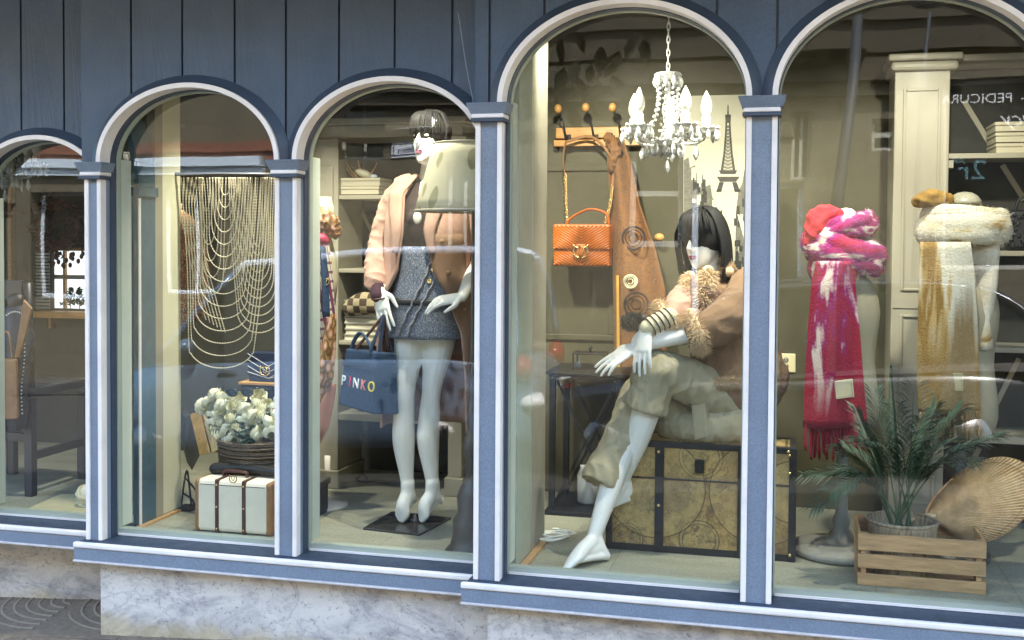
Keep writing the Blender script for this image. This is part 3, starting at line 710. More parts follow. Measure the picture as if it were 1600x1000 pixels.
# ------------------------------------------------------------------ parked cars
def car(name, label, loc, L, W, H, paint, heading, kind='hatch', group='cars parked along the street'):
    """heading +1: nose towards +x. Built along +x, then mirrored by heading. One lofted shell, glass, wheels as parts."""
    t = thing(name, label, 'car', loc, group); t.rotation_euler = (0, -math.atan(.06), 0 if heading > 0 else PI)
    if heading < 0: t.rotation_euler = (0, math.atan(.06), PI)
    # side profile (x from rear 0 to nose 1): lower body top line
    def body_top(u): return H*(.50 + .07*math.sin(min(1, u/.25)*PI/2) if u < .66 else .57-.14*((u-.66)/.34)**1.6)
    mb = MB(); rows = []
    for i in range(29):
        u = i/28; x = (u-.5)*L; e = 1-(abs(2*u-1))**7*.35; wy = W/2*e
        zt = body_top(u); zb = .19+.06*abs(2*u-1)**3
        if u in (0, 1): wy *= .93; zt = zt*.93
        sec = []
        for yy, zz in ((-.55, zb), (-.93, zb+.05), (-1, zb+.2), (-1, zt*.72), (-.975, zt*.86), (-.93, zt*.96), (-.84, zt), (0, zt+.035), (.84, zt), (.93, zt*.96), (.975, zt*.86), (1, zt*.72), (1, zb+.2), (.93, zb+.05), (.55, zb)):
            sec.append(V((x, yy*wy, zz)))
        rows.append(sec)
    mb.grid(rows, True); n = len(rows[0]); mb.f.append(tuple(range(n))); mb.f.append(tuple(len(mb.v)-n+i for i in range(n)))
    def sub(nm, mb, m, smooth=False, bevel=0, parent=t):
        me = mb.mesh(nm); me.materials.append(m); o = bpy.data.objects.new(nm, me); link(o, parent)
        bm = bmesh.new(); bm.from_mesh(me); bmesh.ops.recalc_face_normals(bm, faces=bm.faces); bm.to_mesh(me); bm.free()
        if smooth: me.shade_smooth()
        if bevel:
            md = o.modifiers.new('bevel', 'BEVEL'); md.width = bevel; md.segments = 2
        return o
    bd = sub('body', mb, paint, True); md = bd.modifiers.new('sub', 'SUBSURF'); md.levels = 1; md.render_levels = 1
    # cabin
    prof = [(-.46, .55), (-.42, .80), (-.34, .955), (-.2, 1.0), (.02, .985), (.10, .93), (.27, .57)] if kind == 'hatch' else [(-.47, .55), (-.46, .85), (-.42, .97), (-.25, 1.0), (.05, .985), (.12, .94), (.28, .57)]
    rows = []
    for px, pz in spline([(a, 0, b) for a, b in prof], 4) and [(q.x, q.z) for q in spline([(a, 0, b) for a, b in prof], 4)]:
        hw = W/2*(.95-.28*max(0, (pz-.55)/.45)); rows.append((px*L, pz*H, hw))
    mb = MB(); k = len(rows)
    # roof skin and pillars as a shell, side panes separate
    vs = []
    for x, z, hw in rows: vs.append([V((x, -hw, z)), V((x, -hw*.9, z+.012)), V((x, 0, z+.03)), V((x, hw*.9, z+.012)), V((x, hw, z))])
    roof_i = [i for i, r_ in enumerate(rows) if r_[1] > .935*H]
    mb.grid([vs[i] for i in roof_i]); sub('roof', mb, paint, True)
    mb = MB(); mb.grid([vs[i] for i in range(0, roof_i[0]+1)]); sub('rear_window', mb, M['dark_pane'], True)
    mb = MB(); mb.grid([vs[i] for i in range(roof_i[-1], k)]); sub('windscreen', mb, M['dark_pane'], True)
    for s_ in (-1, 1):
        poly = [V((x, s_*hw*.985, z-.012)) for x, z, hw in rows]; zlow = .545*H
        mb = MB(); c = V((-.08*L, s_*W/2*.93, zlow)); base = [V((x, s_*W/2*.95, zlow)) for x in (rows[-1][0], rows[0][0])]
        mb.add(poly+base, [tuple(range(len(poly)+2))]); sub('side_window', mb, M['dark_pane'])
        for idx in ((0, roof_i[0]), (roof_i[-1], k-1)):
            mb = MB(); mb.tube([vs[i][0 if s_ < 0 else 4] for i in range(idx[0], idx[1]+1)], .035, 8); sub('pillar', mb, paint, True)
        mb = MB(); mb.tube([vs[i][0 if s_ < 0 else 4]-V((0, 0, .01)) for i in roof_i], .04, 8); sub('roof_edge', mb, M['rail'] if kind == 'van' else paint, True)  # on the tall car the pale colour paints in a sky glint
        mb = MB(); mb.bar((-.09*L, s_*W/2*.955, .56*H), (-.10*L, s_*(rows[k//2][2]*.99), .95*H), .07, .03); sub('door_pillar', mb, M['black'])
        mb = MB(); mb.ball((.19*L, s_*(W/2+.1), .62*H), (.07, .11, .075), 14, 10); sub('wing_mirror', mb, paint, True)
        for dx in (-.06, .12): 
            mb = MB(); mb.bar((dx*L-.09, s_*(W/2+.012), .5*H), (dx*L+.09, s_*(W/2+.012), .5*H), .03, .025); sub('door_handle', mb, paint, bevel=.008)
        mb = MB(); mb.ball((.455*L, s_*W*.36, .42*H), (.16, .17, .075), 14, 8); sub('headlight', mb, M['headlight'], True)
        mb = MB(); mb.ball((-.475*L, s_*W*.38, .48*H), (.08, .15, .12), 14, 8); sub('tail_light', mb, M['tail'], True)
        for ux in (-.30, .31):
            wh = bpy.data.objects.new('wheel', None); link(wh, t); wh.location = (ux*L, s_*(W/2-.1), .32)
            mb = MB(); mb.tube([V((.24*math.cos(a), 0, .24*math.sin(a))) for a in [i*2*PI/24 for i in range(24)]], [(.085, .1)]*24, 10, closed=True, side=(0, 1, 0)); sub('tyre', mb, M['tyre'], True, parent=wh)
            mb = MB(); mb.lathe((0, 0, 0), [(.03, .09*s_), (.19, .08*s_), (.2, .06*s_), (.2, -.06*s_)], 20, (0, 1, 0)); sub('rim', mb, M['rim'], True, parent=wh)
    mb = MB(); mb.box((.485*L, -W*.3, .22), (.5*L, W*.3, .36)); sub('grille', mb, M['black'])
    mb = MB(); mb.box((.5*L, -.26, .38), (.508*L, .26, .49)); sub('number_plate', mb, M['white_paint'])
    return t
def car_at(pxc, Y, **k):
    x = RV(pxc, 400, Y).x; return car(loc=(x, Y, ROADZ(x)), **k)
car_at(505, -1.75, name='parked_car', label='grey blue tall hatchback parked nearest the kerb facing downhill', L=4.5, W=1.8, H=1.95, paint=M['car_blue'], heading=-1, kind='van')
car_at(1230, -1.85, name='parked_car', label='dark grey low car parked uphill behind the blue hatchback', L=4.4, W=1.78, H=1.5, paint=M['car_grey'], heading=-1)
car_at(560, -6.1, name='parked_car', label='cream coloured small car parked across the street', L=3.8, W=1.65, H=1.45, paint=M['car_cream'], heading=1)
# ------------------------------------------------------------------ mannequins
def frame(f, up):
    f = V(f).normalized(); up = V(up); up = (up - f*up.dot(f)).normalized(); x = f.cross(up).normalized()   # x: to the figure's own right
    return Matrix((x, f, up)).transposed()
HEADROWS = [(-.118,.016,.070,-.030),(-.110,.030,.083,-.005),(-.095,.042,.088,.018),(-.075,.051,.088,.036),(-.055,.057,.089,.055),(-.03,.063,.088,.076),(0,.068,.086,.092),(.03,.071,.085,.099),(.06,.071,.084,.099),(.085,.065,.074,.092),(.105,.049,.055,.07),(.117,.029,.034,.042),(.122,.006,.01,.01)]
def head(mb, c, R, s=1):
    c = V(c); rows = []
    for z, w, f, b in HEADROWS:
        sec = []
        for k in range(28):
            a = 2*PI*k/28; ca, sa = math.cos(a), math.sin(a)
            x = w*math.copysign(abs(ca)**.82, ca); y = (f if sa > 0 else b)*math.copysign(abs(sa)**.9, sa)
            if sa > 0 and -.01 < z < .04:      # eye sockets
                y -= .009*math.exp(-((abs(x)-.03)/.014)**2)*math.exp(-((z-.015)/.02)**2)
            sec.append(c + R @ (V((x, y, z))*s))
        rows.append(sec)
    mb.grid(rows, True); n = 28; o = len(mb.v)-n*len(rows)
    mb.f.append(tuple(o+k for k in range(n))); mb.f.append(tuple(len(mb.v)-1-k for k in range(n)))
    T = lambda x, y, z: c + R @ (V((x, y, z))*s)
    mb.limb([T(0, .084, .028), T(0, .094, .005), T(0, .106, -.018), T(0, .088, -.03)], [.006*s, .0075*s, .0105*s, .006*s], 10, 4)
    for k in (-1, 1):
        mb.ball(T(k*.009, .094, -.023), .0062*s, 8, 6)
        mb.ball(T(k*.071, -.008, .0), (.006*s, .016*s, .028*s), 10, 8, R)
        mb.ball(T(k*.03, .074, .016), (.0145*s, .010*s, .008*s), 10, 8, R)
    mb.ball(T(0, .085, -.057), (.0205*s, .0095*s, .0062*s), 12, 8, R); mb.ball(T(0, .084, -.067), (.017*s, .0095*s, .0065*s), 12, 8, R)
    mb.ball(T(0, .074, -.1), (.019*s, .016*s, .016*s), 10, 8, R)
    return T
def face_paint(T, R, s, parent):
    mb = MB()
    for k in (-1, 1): mb.ball(T(k*.0085, .0905, -.0555), (.0115*s, .0062*s, .005*s), 10, 6, R)
    mb.ball(T(0, .0893, -.0655), (.0165*s, .0062*s, .006*s), 12, 6, R); mb.ball(T(0, .089, -.059), (.022*s, .005*s, .003*s), 12, 6, R)
    build('lips', mb, M['lips'], parent, True)
    for k in (-1, 1):
        mb = MB(); mb.tube([T(k*(.017+.0075*i), .0835-.0016*i*i-.0005*abs(i-1.5), .0165+.002*math.sin(i*PI/4)-.0008*i) for i in range(5)], [.0012*s, .0023*s, .0026*s, .0025*s, .0012*s], 6); build('eyelash', mb, M['makeup'], parent, True)
        mb = MB(); mb.tube([T(k*(.015+.0085*i), .0852-.0018*i*i, .037+.0035*math.sin(i*PI/3.3)) for i in range(5)], [.001*s, .0022*s, .0022*s, .0018*s, .0008*s], 6); build('eyebrow', mb, M['makeup'], parent, True)
def hand(mb, wrist, d, n, s=1, curl=(.25, .3, .3, .25), thumb=1, spread=.06, tbend=.5, flen=1):
    d = V(d).normalized(); n = V(n); n = (n-d*n.dot(d)).normalized(); sd_ = d.cross(n).normalized()*thumb   # thumb side
    w_ = V(wrist)
    mb.limb([w_, w_+d*.03*s, w_+d*.085*s], [(.024*s, .017*s), (.034*s, .0165*s), (.039*s, .0125*s)], 14, 4, side=sd_)
    for i, (off, L, cu) in enumerate(zip((.031, .0105, -.0105, -.030), (.074, .083, .077, .06), curl)):
        L *= flen
        p = w_+d*(.072*s)+sd_*off*s*.92; dd = (d+sd_*((1.5-i)*spread)).normalized(); pts = [p]; a = 0
        for seg in (.32, .42, .34, .26):
            v = (dd*math.cos(a)-n*math.sin(a)); pts.append(pts[-1]+v*(L*seg*s)); a += cu
        mb.limb(pts, [.0088*s, .0085*s, .0078*s, .0072*s, .0058*s], 10, 3)
    p = w_+d*.022*s+sd_*.022*s; t1 = (d*.55+sd_*.75-n*.25).normalized(); t2 = (d*.9+sd_*.25-n*tbend*.6).normalized()
    mb.limb([p-t1*.01*s, p+t1*.03*s, p+t1*.03*s+t2*.028*s, p+t1*.03*s+t2*.053*s], [.014*s, .0115*s, .0095*s, .007*s], 10, 3)
def foot(mb, ankle, toe, s=1, heel=.0, w=.033):
    """ankle joint to toe tip, heel lifted as on a mannequin's pointed foot"""
    a, t = V(ankle), V(toe); d = (t-a); h = V((d.x, d.y, 0)).normalized(); sdv = h.cross(V((0, 0, 1)))
    ball = a.lerp(t, .70)+V((0, 0, -.008)); mid = a.lerp(t, .36)+h*.012
    mb.limb([a+V((0, 0, .05)), a+h*.004, mid, ball, t-h*.012+V((0, 0, .004))], [(.030*s, .033*s), (.029*s, .034*s), (.031*s, .031*s), (w*s*1.08, .019*s), (w*s*.6, .011*s)], 14, 5, side=sdv)
    hl = a-h*.038*s+V((0, 0, -.030*s+heel)); mb.limb([a+V((0, 0, .02)), a-h*.014*s-V((0, 0, .012)), hl], [.028*s, .029*s, .0215*s], 12, 4)
    mb.limb([hl+V((0, 0, .004)), hl.lerp(ball, .5)+V((0, 0, .004)), ball], [.018*s, (.021*s, .014*s), (.026*s, .012*s)], 10, 3, side=sdv)
def sheet(rows_fn, levels, n):
    return [[rows_fn(l, i/(n-1)) for i in range(n)] for l in levels]
def interp(tab, z):
    tab = sorted(tab)
    if z <= tab[0][0]: return tab[0][1:]
    for a, b in zip(tab, tab[1:]):
        if a[0] <= z <= b[0]:
            t = (z-a[0])/(b[0]-a[0]); t = t*t*(3-2*t)*.5+t*.5
            return tuple(x+(y-x)*t for x, y in zip(a[1:], b[1:]))
    return tab[-1][1:]

# ---- standing mannequin
Y1 = 4.53
def q1(px, py, dy=0): return P(px, py, Y1+dy)
foot_c = V((-1.59, 4.55, 0))
m1 = thing('mannequin', 'standing white mannequin with black fringed wig in dusty pink coat and tweed skirt', 'mannequin', foot_c)
mb = MB()
hd = frame((-.27, -.95, -.05), (0.03, 0, 1)); HS = .90
hc = q1(671, 217, 0); T1 = head(mb, hc, hd, HS)
mb.limb([T1(0, -.02, -.05), q1(673, 262, .02), q1(669, 296, .03)], [.043, .042, .052], 14, 4)
# torso
tors = [(q1(668, 292, .03), (.095, .05)), (q1(668, 318, .02), (.128, .082)), (q1(667, 350, 0), (.125, .098)), (q1(666, 392, .01), (.105, .085)), (q1(667, 425, .01), (.112, .088)), (q1(668, 470, .02), (.15, .105)), (q1(668, 505, .02), (.148, .1))]
mb.limb([a for a, b in tors], [b for a, b in tors], 20, 5, side=(1, -.25, 0))
for k in (650, 682): mb.ball(q1(k, 342, -.060), (.042, .045, .042))
# legs
mb.limb([q1(645, 500, .02), q1(640, 545, .0), q1(634, 603, -.03), q1(631, 650, -.01), q1(631, 690, .005), q1(635, 740, .01), q1(638, 772, .01)], [.078, .068, .043, .046, .049, .032, .025], 16, 6)
mb.limb([q1(690, 500, .03), q1(684, 545, .02), q1(675, 603, .0), q1(671, 650, .02), q1(669, 690, .03), q1(674, 740, .035), q1(677, 772, .03)], [.078, .068, .043, .046, .049, .032, .025], 16, 6)
foot(mb, q1(637, 772, .01), G(625, 815, .018)+V((0, -.0, 0)), 1, .0); foot(mb, q1(676, 772, .03), G(656, 815, .018), 1, .0)
# arms
sh_l, el_l, wr_l = q1(627, 300, .04), q1(594, 385, .06), q1(594, 458, -.1)
mb.limb([sh_l, sh_l.lerp(el_l, .5), el_l, el_l.lerp(wr_l, .55), wr_l], [.046, .042, .036, .033, .024], 12, 5)
hand(mb, wr_l+V((0, 0, .012)), (q1(600, 500, -.13)-wr_l), (-.3, -.9, .3), .98, (.12, .1, .12, .15), thumb=-1, spread=.05)
sh_r, el_r, wr_r = q1(712, 305, .05), q1(750, 400, .1), q1(722, 464, -.13)
mb.limb([sh_r, sh_r.lerp(el_r, .5), el_r, el_r.lerp(wr_r, .55), wr_r], [.046, .042, .036, .031, .022], 12, 5)
hand(mb, wr_r, (q1(688, 470, -.165)-wr_r), (0, -.5, .85), .95, (.25, .3, .35, .4), thumb=-1, spread=.05)
fuse('body', mb, M['skin'], m1, .0036, 3)
face_paint(T1, hd, HS, m1)
# wig: cap, fringe and side locks made of overlapping strands
def wig(parent, T, R, s, strands, cap=1.0, seed=3):
    rnd = random.Random(seed); mb = MB()
    c = T(0, -.012, .03); mb.ball(c, (.083*s*cap, .102*s*cap, .103*s*cap), 22, 14, R)
    capo = build('hair_cap', mb, M['hair'], parent, True)
    mb = MB()
    for pts, r in strands(rnd): mb.tube([T(*p) for p in spline(pts, 3)], [(r*s, r*s*.45)]*(3*(len(pts)-1)) + [(r*s*.2, r*s*.1)], 5)
    o = build('hair', mb, M['hair'], parent, True); return o
def strands1(rnd):
    out = []
    for k in range(46):                  # fringe
        x = -.078+.156*k/45+rnd.uniform(-.002, .002); e = math.sqrt(max(.03, 1-(x/.082)**2))
        zb = .028+rnd.uniform(-.010, .012)
        out.append(([(x*.35, -.01, .13), (x*.75, .055*e+.008, .122), (x, .083*e+.012, .085), (x*1.02, .088*e+.010, zb)], .0048))
    for k in range(130):                 # sides and back
        a = math.radians(rnd.uniform(-5, 185)); sx = math.cos(a); by = -math.sin(a)
        L = rnd.uniform(-.055, -.02) if abs(sx) < .5 else rnd.uniform(-.035, .012)
        out.append(([(sx*.02, by*.02-.01, .135), (sx*.06, by*.075-.01, .118), (sx*.088, by*.105-.012, .055), (sx*.087, by*.104-.010, .0), (sx*.082, by*.098-.006, L)], .006))
    return out
wig(m1, T1, hd, HS, strands1, 1.0)
# dark jersey top
mb = MB()
mb.limb([a for a, b in tors[:5]], [(b[0]+.006, b[1]+.006) for a, b in tors[:5]], 20, 5, side=(1, -.25, 0))
for k in (650, 682): mb.ball(q1(k, 342, -.062), (.045, .047, .045))
mb.v = [v for v in mb.v]
fuse('jersey_top', mb, M['dark_top'], m1, .006, 4)
# bare neckline: pale chest patch worn open at the throat
mb = MB(); mb.limb([q1(667, 285, -.02), q1(663, 305, -.064), q1(660, 322, -.088)], [(.03, .012), (.026, .01), (.008, .006)], 12, 4, side=(1, 0, 0)); build('neckline', mb, M['skin'], m1, True)
# tweed skirt (pinafore with a wrap placket)
def m_tweed():
    t = NT('navy tweed'); n1 = t.noise(330, 2, .8, t.map((1, 1, .4))); n2 = t.noise(330, 2, .8, t.map((.4, 1, 1), loc=(3, 1, 2)))
    k = t.math('MULTIPLY', t.math('ADD', n1, n2), .5)
    c = t.ramp(k, [(.36, (.03, .04, .065)), (.47, (.085, .105, .155)), (.55, (.23, .25, .30)), (.64, (.50, .50, .52))])
    return t.principled(c, .9, 0, t.bump(k, .6, .004))
M['tweed'] = m_tweed()
SK = [(385, 668, .118, .10, 0), (425, 668, .128, .108, .0), (470, 668, .162, .125, .01), (500, 667, .168, .128, .015), (527, 666, .172, .128, .02)]
def skirt_pt(py, u, extra=0):
    cx, rx, ry, dy = interp([(a, b, c, d, e) for a, b, c, d, e in SK], py); c = q1(cx, py, dy); a = 2*PI*u
    return c + V(((rx+extra)*math.cos(a), (ry+extra)*math.sin(a), 0))
mb = MB(); lv = [385+(527-385)*i/24 for i in range(25)]
mb.grid([[skirt_pt(l, k/48) for k in range(48)] for l in lv], True); build('skirt', mb, M['tweed'], m1, True, solid=.006)
# belt, diagonal braid, buttons
mb = MB(); mb.tube([skirt_pt(470, k/40, .006) for k in range(40)], [(.014, .005)]*40, 6, closed=True, side=(0, 0, 1)); build('belt', mb, M['black'], m1, True)
def on_skirt(px, py, extra=.006):
    cx, rx, ry, dy = interp([(a, b, c, d, e) for a, b, c, d, e in SK], py); c = q1(cx, py, dy); x = (PX(px, py, c.y-ry*.8)-c.x); x = max(-rx*.98, min(rx*.98, x))
    return V((c.x+x, c.y-(ry+extra)*math.sqrt(1-(x/(rx+.001))**2), c.z))
braid = mat('braided silver trim', (.20, .20, .22), .8, .5, 120, .6, 300)
for off in (0, 15):
    mb = MB(); path = [on_skirt(x+off, y) for x, y in ((676, 405), (668, 430), (655, 458), (643, 482), (628, 512), (626, 521))]
    pts = spline(path, 6); mb.tube([p+V((.003*math.sin(i*1.6), -.002, .003*math.cos(i*1.6))) for i, p in enumerate(pts)], .0055, 6); build('braid', mb, braid, m1, True)
for x, y in ((679, 420), (674, 438)):
    mb = MB(); c = on_skirt(x, y, .008); mb.lathe(c, [(.001, 0), (.011, .001), (.0115, .004), (.008, .006), (.006, .004), (.001, .004)], 14, (0, -1, .1)); build('button', mb, M['brass'], m1, True)
# necklace pendant
mb = MB(); mb.ball(q1(652, 340, -.135), (.019, .006, .027), 14, 10); build('pendant', mb, mat('pearl shell', (.66, .63, .56), .3, .1, 30, .1), m1, True)
mb = MB(); mb.tube(spline([q1(658, 300, -.06), q1(652, 318, -.11), q1(652, 332, -.135)], 4), .0018, 5); mb.tube(spline([q1(680, 300, -.05), q1(666, 320, -.11), q1(653, 332, -.135)], 4), .0018, 5); build('necklace_chain', mb, M['navy_silver'], m1)
# coat: open C-shaped shell, lapels, sleeves
CT = [(288, 669, .15, .075, .04, 18, 10), (305, 669, .178, .105, .03, 24, 14), (360, 668, .185, .14, .02, 20, 10), (420, 668, .185, .155, .03, 27, 22), (470, 668, .205, .165, .03, 50, 44), (520, 670, .22, .17, .03, 58, 54), (600, 672, .225, .17, .04, 62, 56), (668, 674, .225, .17, .05, 66, 58)]
def coat_pt(py, u, extra=0, al=None, ar=None):
    cx, rx, ry, dy, gl, gr = interp(CT, py); c = q1(cx, py, dy)
    a0 = -PI/2-math.radians(gl if al is None else al); a1 = -PI/2-2*PI+math.radians(gr if ar is None else ar); a = a0+(a1-a0)*u
    wob = .006*math.sin(a*5+py*.03)*min(1, max(0, (py-380)/120))
    return c + V(((rx+extra+wob)*math.cos(a), (ry+extra+wob)*math.sin(a), 0))
m_coat2 = mat('coat lining', (.20, .115, .07), .85, .1, 14, .3, 420)
lv = [288+(668-288)*i/40 for i in range(41)]
mb = MB(); mb.grid([[coat_pt(l, k/60) for k in range(61)] for l in lv]); build('coat', mb, M['coat_pink'], m1, True, solid=.012)
# facing on the right-hand opening and hem, brown inside turned out
mb = MB(); mb.grid([[coat_pt(l, 1-.17*k/8, .0095) for k in range(9)] for l in [366+(668-366)*i/24 for i in range(25)]]); build('turned_facing', mb, m_coat2, m1, True, solid=.007)
for x, y in ((704, 377), (714, 424), (722, 478)):
    cx, rx, ry, dy, gl, gr = interp(CT, y); c = coat_pt(y, 1-.06, .018); mb = MB(); mb.lathe(c, [(.001, 0), (.011, .001), (.011, .005), (.001, .006)], 14, (.4, -.9, 0)); build('coat_button', mb, M['coat_brown'], m1, True)
# lapels: a turned collar strip on either side of the opening
for side in (0, 1):
    mb = MB(); rows = []
    for i in range(17):
        py = 280+(395-280)*i/16; t_ = i/16; row = []
        wdt = (.19-.14*t_) if side == 0 else (.16-.12*t_)
        for k in range(7):
            v = k/6; u = v*wdt if side == 0 else 1-v*wdt
            p = coat_pt(max(py, 289), u*.55 if side == 0 else 1-(1-u)*.55, .012+.007*math.sin(PI*v))
            if py < 300: p = p.lerp(q1(670 + (-12 if side == 0 else 14), 268, .04-.05*(1-v)), max(0, (300-py)/20)*.75)
            row.append(p)
        rows.append(row)
    mb.grid(rows); build('lapel', mb, M['coat_pink'], m1, True, solid=.009)
def sleeve(name, pts, rad, m, par, cuff=True):
    mb = MB(); mb.limb(pts, rad, 18, 7); return fuse(name, mb, m, par, .006, 2, [(.005, (13, 13, 24), 'ridge'), (.006, (8, 8, 10))])
sleeve('sleeve', [q1(634, 292, .04), q1(613, 325, .055), q1(597, 378, .05), q1(589, 410, .0), q1(588, 440, -.06)], [.058, .060, .057, .056, .053], M['coat_pink'], m1)
sleeve('sleeve', [q1(706, 297, .05), q1(733, 345, .08), q1(752, 400, .09), q1(742, 440, .0)], [.058, .062, .058, .05], M['coat_pink'], m1)
mb = MB(); mb.limb([q1(588, 436, -.055), q1(591, 452, -.085), q1(592, 462, -.1)], [.036, .035, .034], 14, 4); build('knit_cuff', mb, M['plum'], m1, True)
mb = MB(); c0 = q1(594, 466, -.105); mb.tube([c0+V((.036*math.cos(a), .03*math.sin(a), .006*math.sin(a+1))) for a in [i*2*PI/20 for i in range(20)]], .004, 6, closed=True); build('bracelet', mb, M['maroon'], m1, True)
# floor plate
bp = thing('floor_plate', 'dark square floor plate under the standing mannequin', 'floor plate', (-1.6, 4.5, 0))
pc_ = [G(567, 828), G(655, 838), G(705, 812), G(612, 802)]
mb = MB(); mb.prism([p+V((0, 0, .0006)) for p in pc_], (0, 0, .009)); build('plate', mb, mat('smoked black plate', (.03, .03, .028), .2, .1, 10, 0), bp, bevel=.002)
mb = MB(); mb.lathe(G(648, 818)+V((0, 0, .0098)), [(.02, 0), (.02, .006), (.008, .012), (.007, .03)], 14); build('foot_spigot', mb, M['lamp_grey'], bp, True)

# ---- seated mannequin on the trunk
Y2 = 4.55
def q2(px, py, dy=0): return P(px, py, Y2+dy)
m2 = thing('mannequin', 'seated white mannequin with long black wig in tan fleece trimmed coat and khaki trousers', 'mannequin', (-.3, 4.55, .46))
mb = MB(); h2 = frame((-.50, -.82, -.22), (-.10, -.1, 1)); H2 = .93
hc2 = q2(1098, 374, .02); T2 = head(mb, hc2, h2, H2)
mb.limb([T2(0, -.03, -.05), q2(1112, 425, .05), q2(1120, 455, .06)], [.043, .043, .05], 14, 4)
tor2 = [(q2(1118, 452, .07), (.10, .06)), (q2(1125, 480, .06), (.14, .09)), (q2(1136, 520, .06), (.135, .1)), (q2(1150, 575, .08), (.12, .095)), (q2(1160, 625, .08), (.14, .10)), (q2(1160, 650, .08), (.13, .09))]
mb.limb([a for a, b in tor2], [b for a, b in tor2], 20, 5, side=(.93, .3, .1))
# crossed leg (in front): thigh to the raised knee, bare shin down to a pointed foot
kn_a = q2(1022, 580, -.20); an_a = q2(972, 752, -.18)
mb.limb([q2(1130, 630, .03), q2(1075, 600, -.08), kn_a, kn_a.lerp(an_a, .3)+V((.012, 0, 0)), kn_a.lerp(an_a, .6)+V((.008, 0, 0)), an_a], [.07, .06, .054, .056, .052, .027], 16, 6)
def foot2(mb, an, toe, hl, kn, s=1):
    d = (V(toe)-V(an)); sdv = d.cross(V((0, -1, .2))).normalized()
    sdv = V((.45, -.85, .1)); an, toe, hl = V(an), V(toe), V(hl)
    up = (V(kn)-an).normalized()
    mb.limb([an+up*.07, an, an.lerp(toe, .4), an.lerp(toe, .74), toe], [.026*s, .029*s, (.031*s, .03*s), (.034*s, .02*s), (.016*s, .010*s)], 14, 5, side=sdv)
    mb.limb([an+up*.02, an.lerp(hl, .5), hl], [.026*s, .026*s, .020*s], 12, 4)
    cen = (an+hl+an.lerp(toe, .7))/3; mb.limb([an.lerp(hl, .4), cen, an.lerp(toe, .55)], [(.022*s, .03*s), (.022*s, .032*s), (.025*s, .022*s)], 12, 4, side=sdv)
    mb.limb([hl, hl.lerp(an.lerp(toe, .7), .5), an.lerp(toe, .74)], [.018*s, (.022*s, .014*s), (.028*s, .013*s)], 12, 4, side=sdv)
foot2(mb, an_a, q2(941, 806, -.25), q2(990, 776, -.14), kn_a)
# standing leg behind
kn_b = q2(1002, 612, -.10); an_b = G(925, 838, .06); an_b = q2(927, 842, -.36)
mb.limb([q2(1135, 655, .1), q2(1070, 645, .03), kn_b, kn_b.lerp(an_b, .35), kn_b.lerp(an_b, .65), an_b], [.07, .06, .054, .054, .044, .027], 16, 6)
foot2(mb, an_b, G(884, 889, .014), q2(946, 868, -.35), kn_b)
# arms: right forearm crosses the knee, left forearm rests under it
s2r, e2r, w2r = q2(1085, 462, .02), q2(1072, 525, -.08), q2(1008, 514, -.26)
mb.limb([s2r, s2r.lerp(e2r, .5), e2r, e2r.lerp(w2r, .5), w2r], [.046, .043, .037, .034, .025], 12, 5)
hand(mb, w2r, q2(1002, 572, -.30)-w2r, (-.35, -.9, .25), 1.0, (.12, .12, .12, .15), thumb=1, spread=.05)
s2l, e2l, w2l = q2(1160, 462, .0), q2(1122, 512, -.14), q2(1000, 540, -.24)
mb.limb([s2l, s2l.lerp(e2l, .5), e2l, e2l.lerp(w2l, .5), w2l], [.046, .043, .037, .033, .024], 12, 5)
hand(mb, w2l+V((-.02, 0, -.005)), q2(945, 574, -.29)-w2l, (-.3, -.6, .7), 1.0, (.1, .12, .16, .2), thumb=1, spread=.07)
fuse('body', mb, M['skin'], m2, .0036, 3)
face_paint(T2, h2, H2, m2)
def strands2(rnd):
    out = []
    for k in range(40):
        x = -.078+.156*k/39+rnd.uniform(-.002, .002); e = math.sqrt(max(.03, 1-(x/.082)**2)); zb = .024+rnd.uniform(-.008, .010)
        out.append(([(x*.35, -.01, .13), (x*.75, .055*e+.008, .124), (x, .085*e+.012, .085), (x*1.02, .09*e+.010, zb)], .0052))
    for k in range(200):
        a = math.radians(rnd.uniform(-12, 192)); sx = math.cos(a); by = -math.sin(a); L = rnd.uniform(-.19, -.11); g = 1.05
        if sx < -.55 and rnd.random() < .5: L = rnd.uniform(-.2, -.12)
        out.append(([(sx*.02, by*.02-.01, .137), (sx*.066, by*.08-.01, .118), (sx*.096, by*.112-.012, .05), (sx*.101*g, by*.118-.01, -.03), (sx*.097*g, by*.11-.004, L*.7), (sx*.09*g, by*.10+.005, L)], .0068))
    for k in range(26):                  # long wisp hanging at the left cheek
        x = .083+rnd.uniform(-.008, .010); out.append(([(x*.6, .03, .12), (x+.012, .045+rnd.uniform(-.02, .01), .04), (x+.018, .05+rnd.uniform(-.02, .012), -.06), (x+.010+rnd.uniform(-.012, .012), .055+rnd.uniform(-.012, .012), -.16), (x+rnd.uniform(-.02, .01), .06, rnd.uniform(-.29, -.2))], .0045))
    return out
wig(m2, T2, h2, H2, strands2, 1.07, 5)
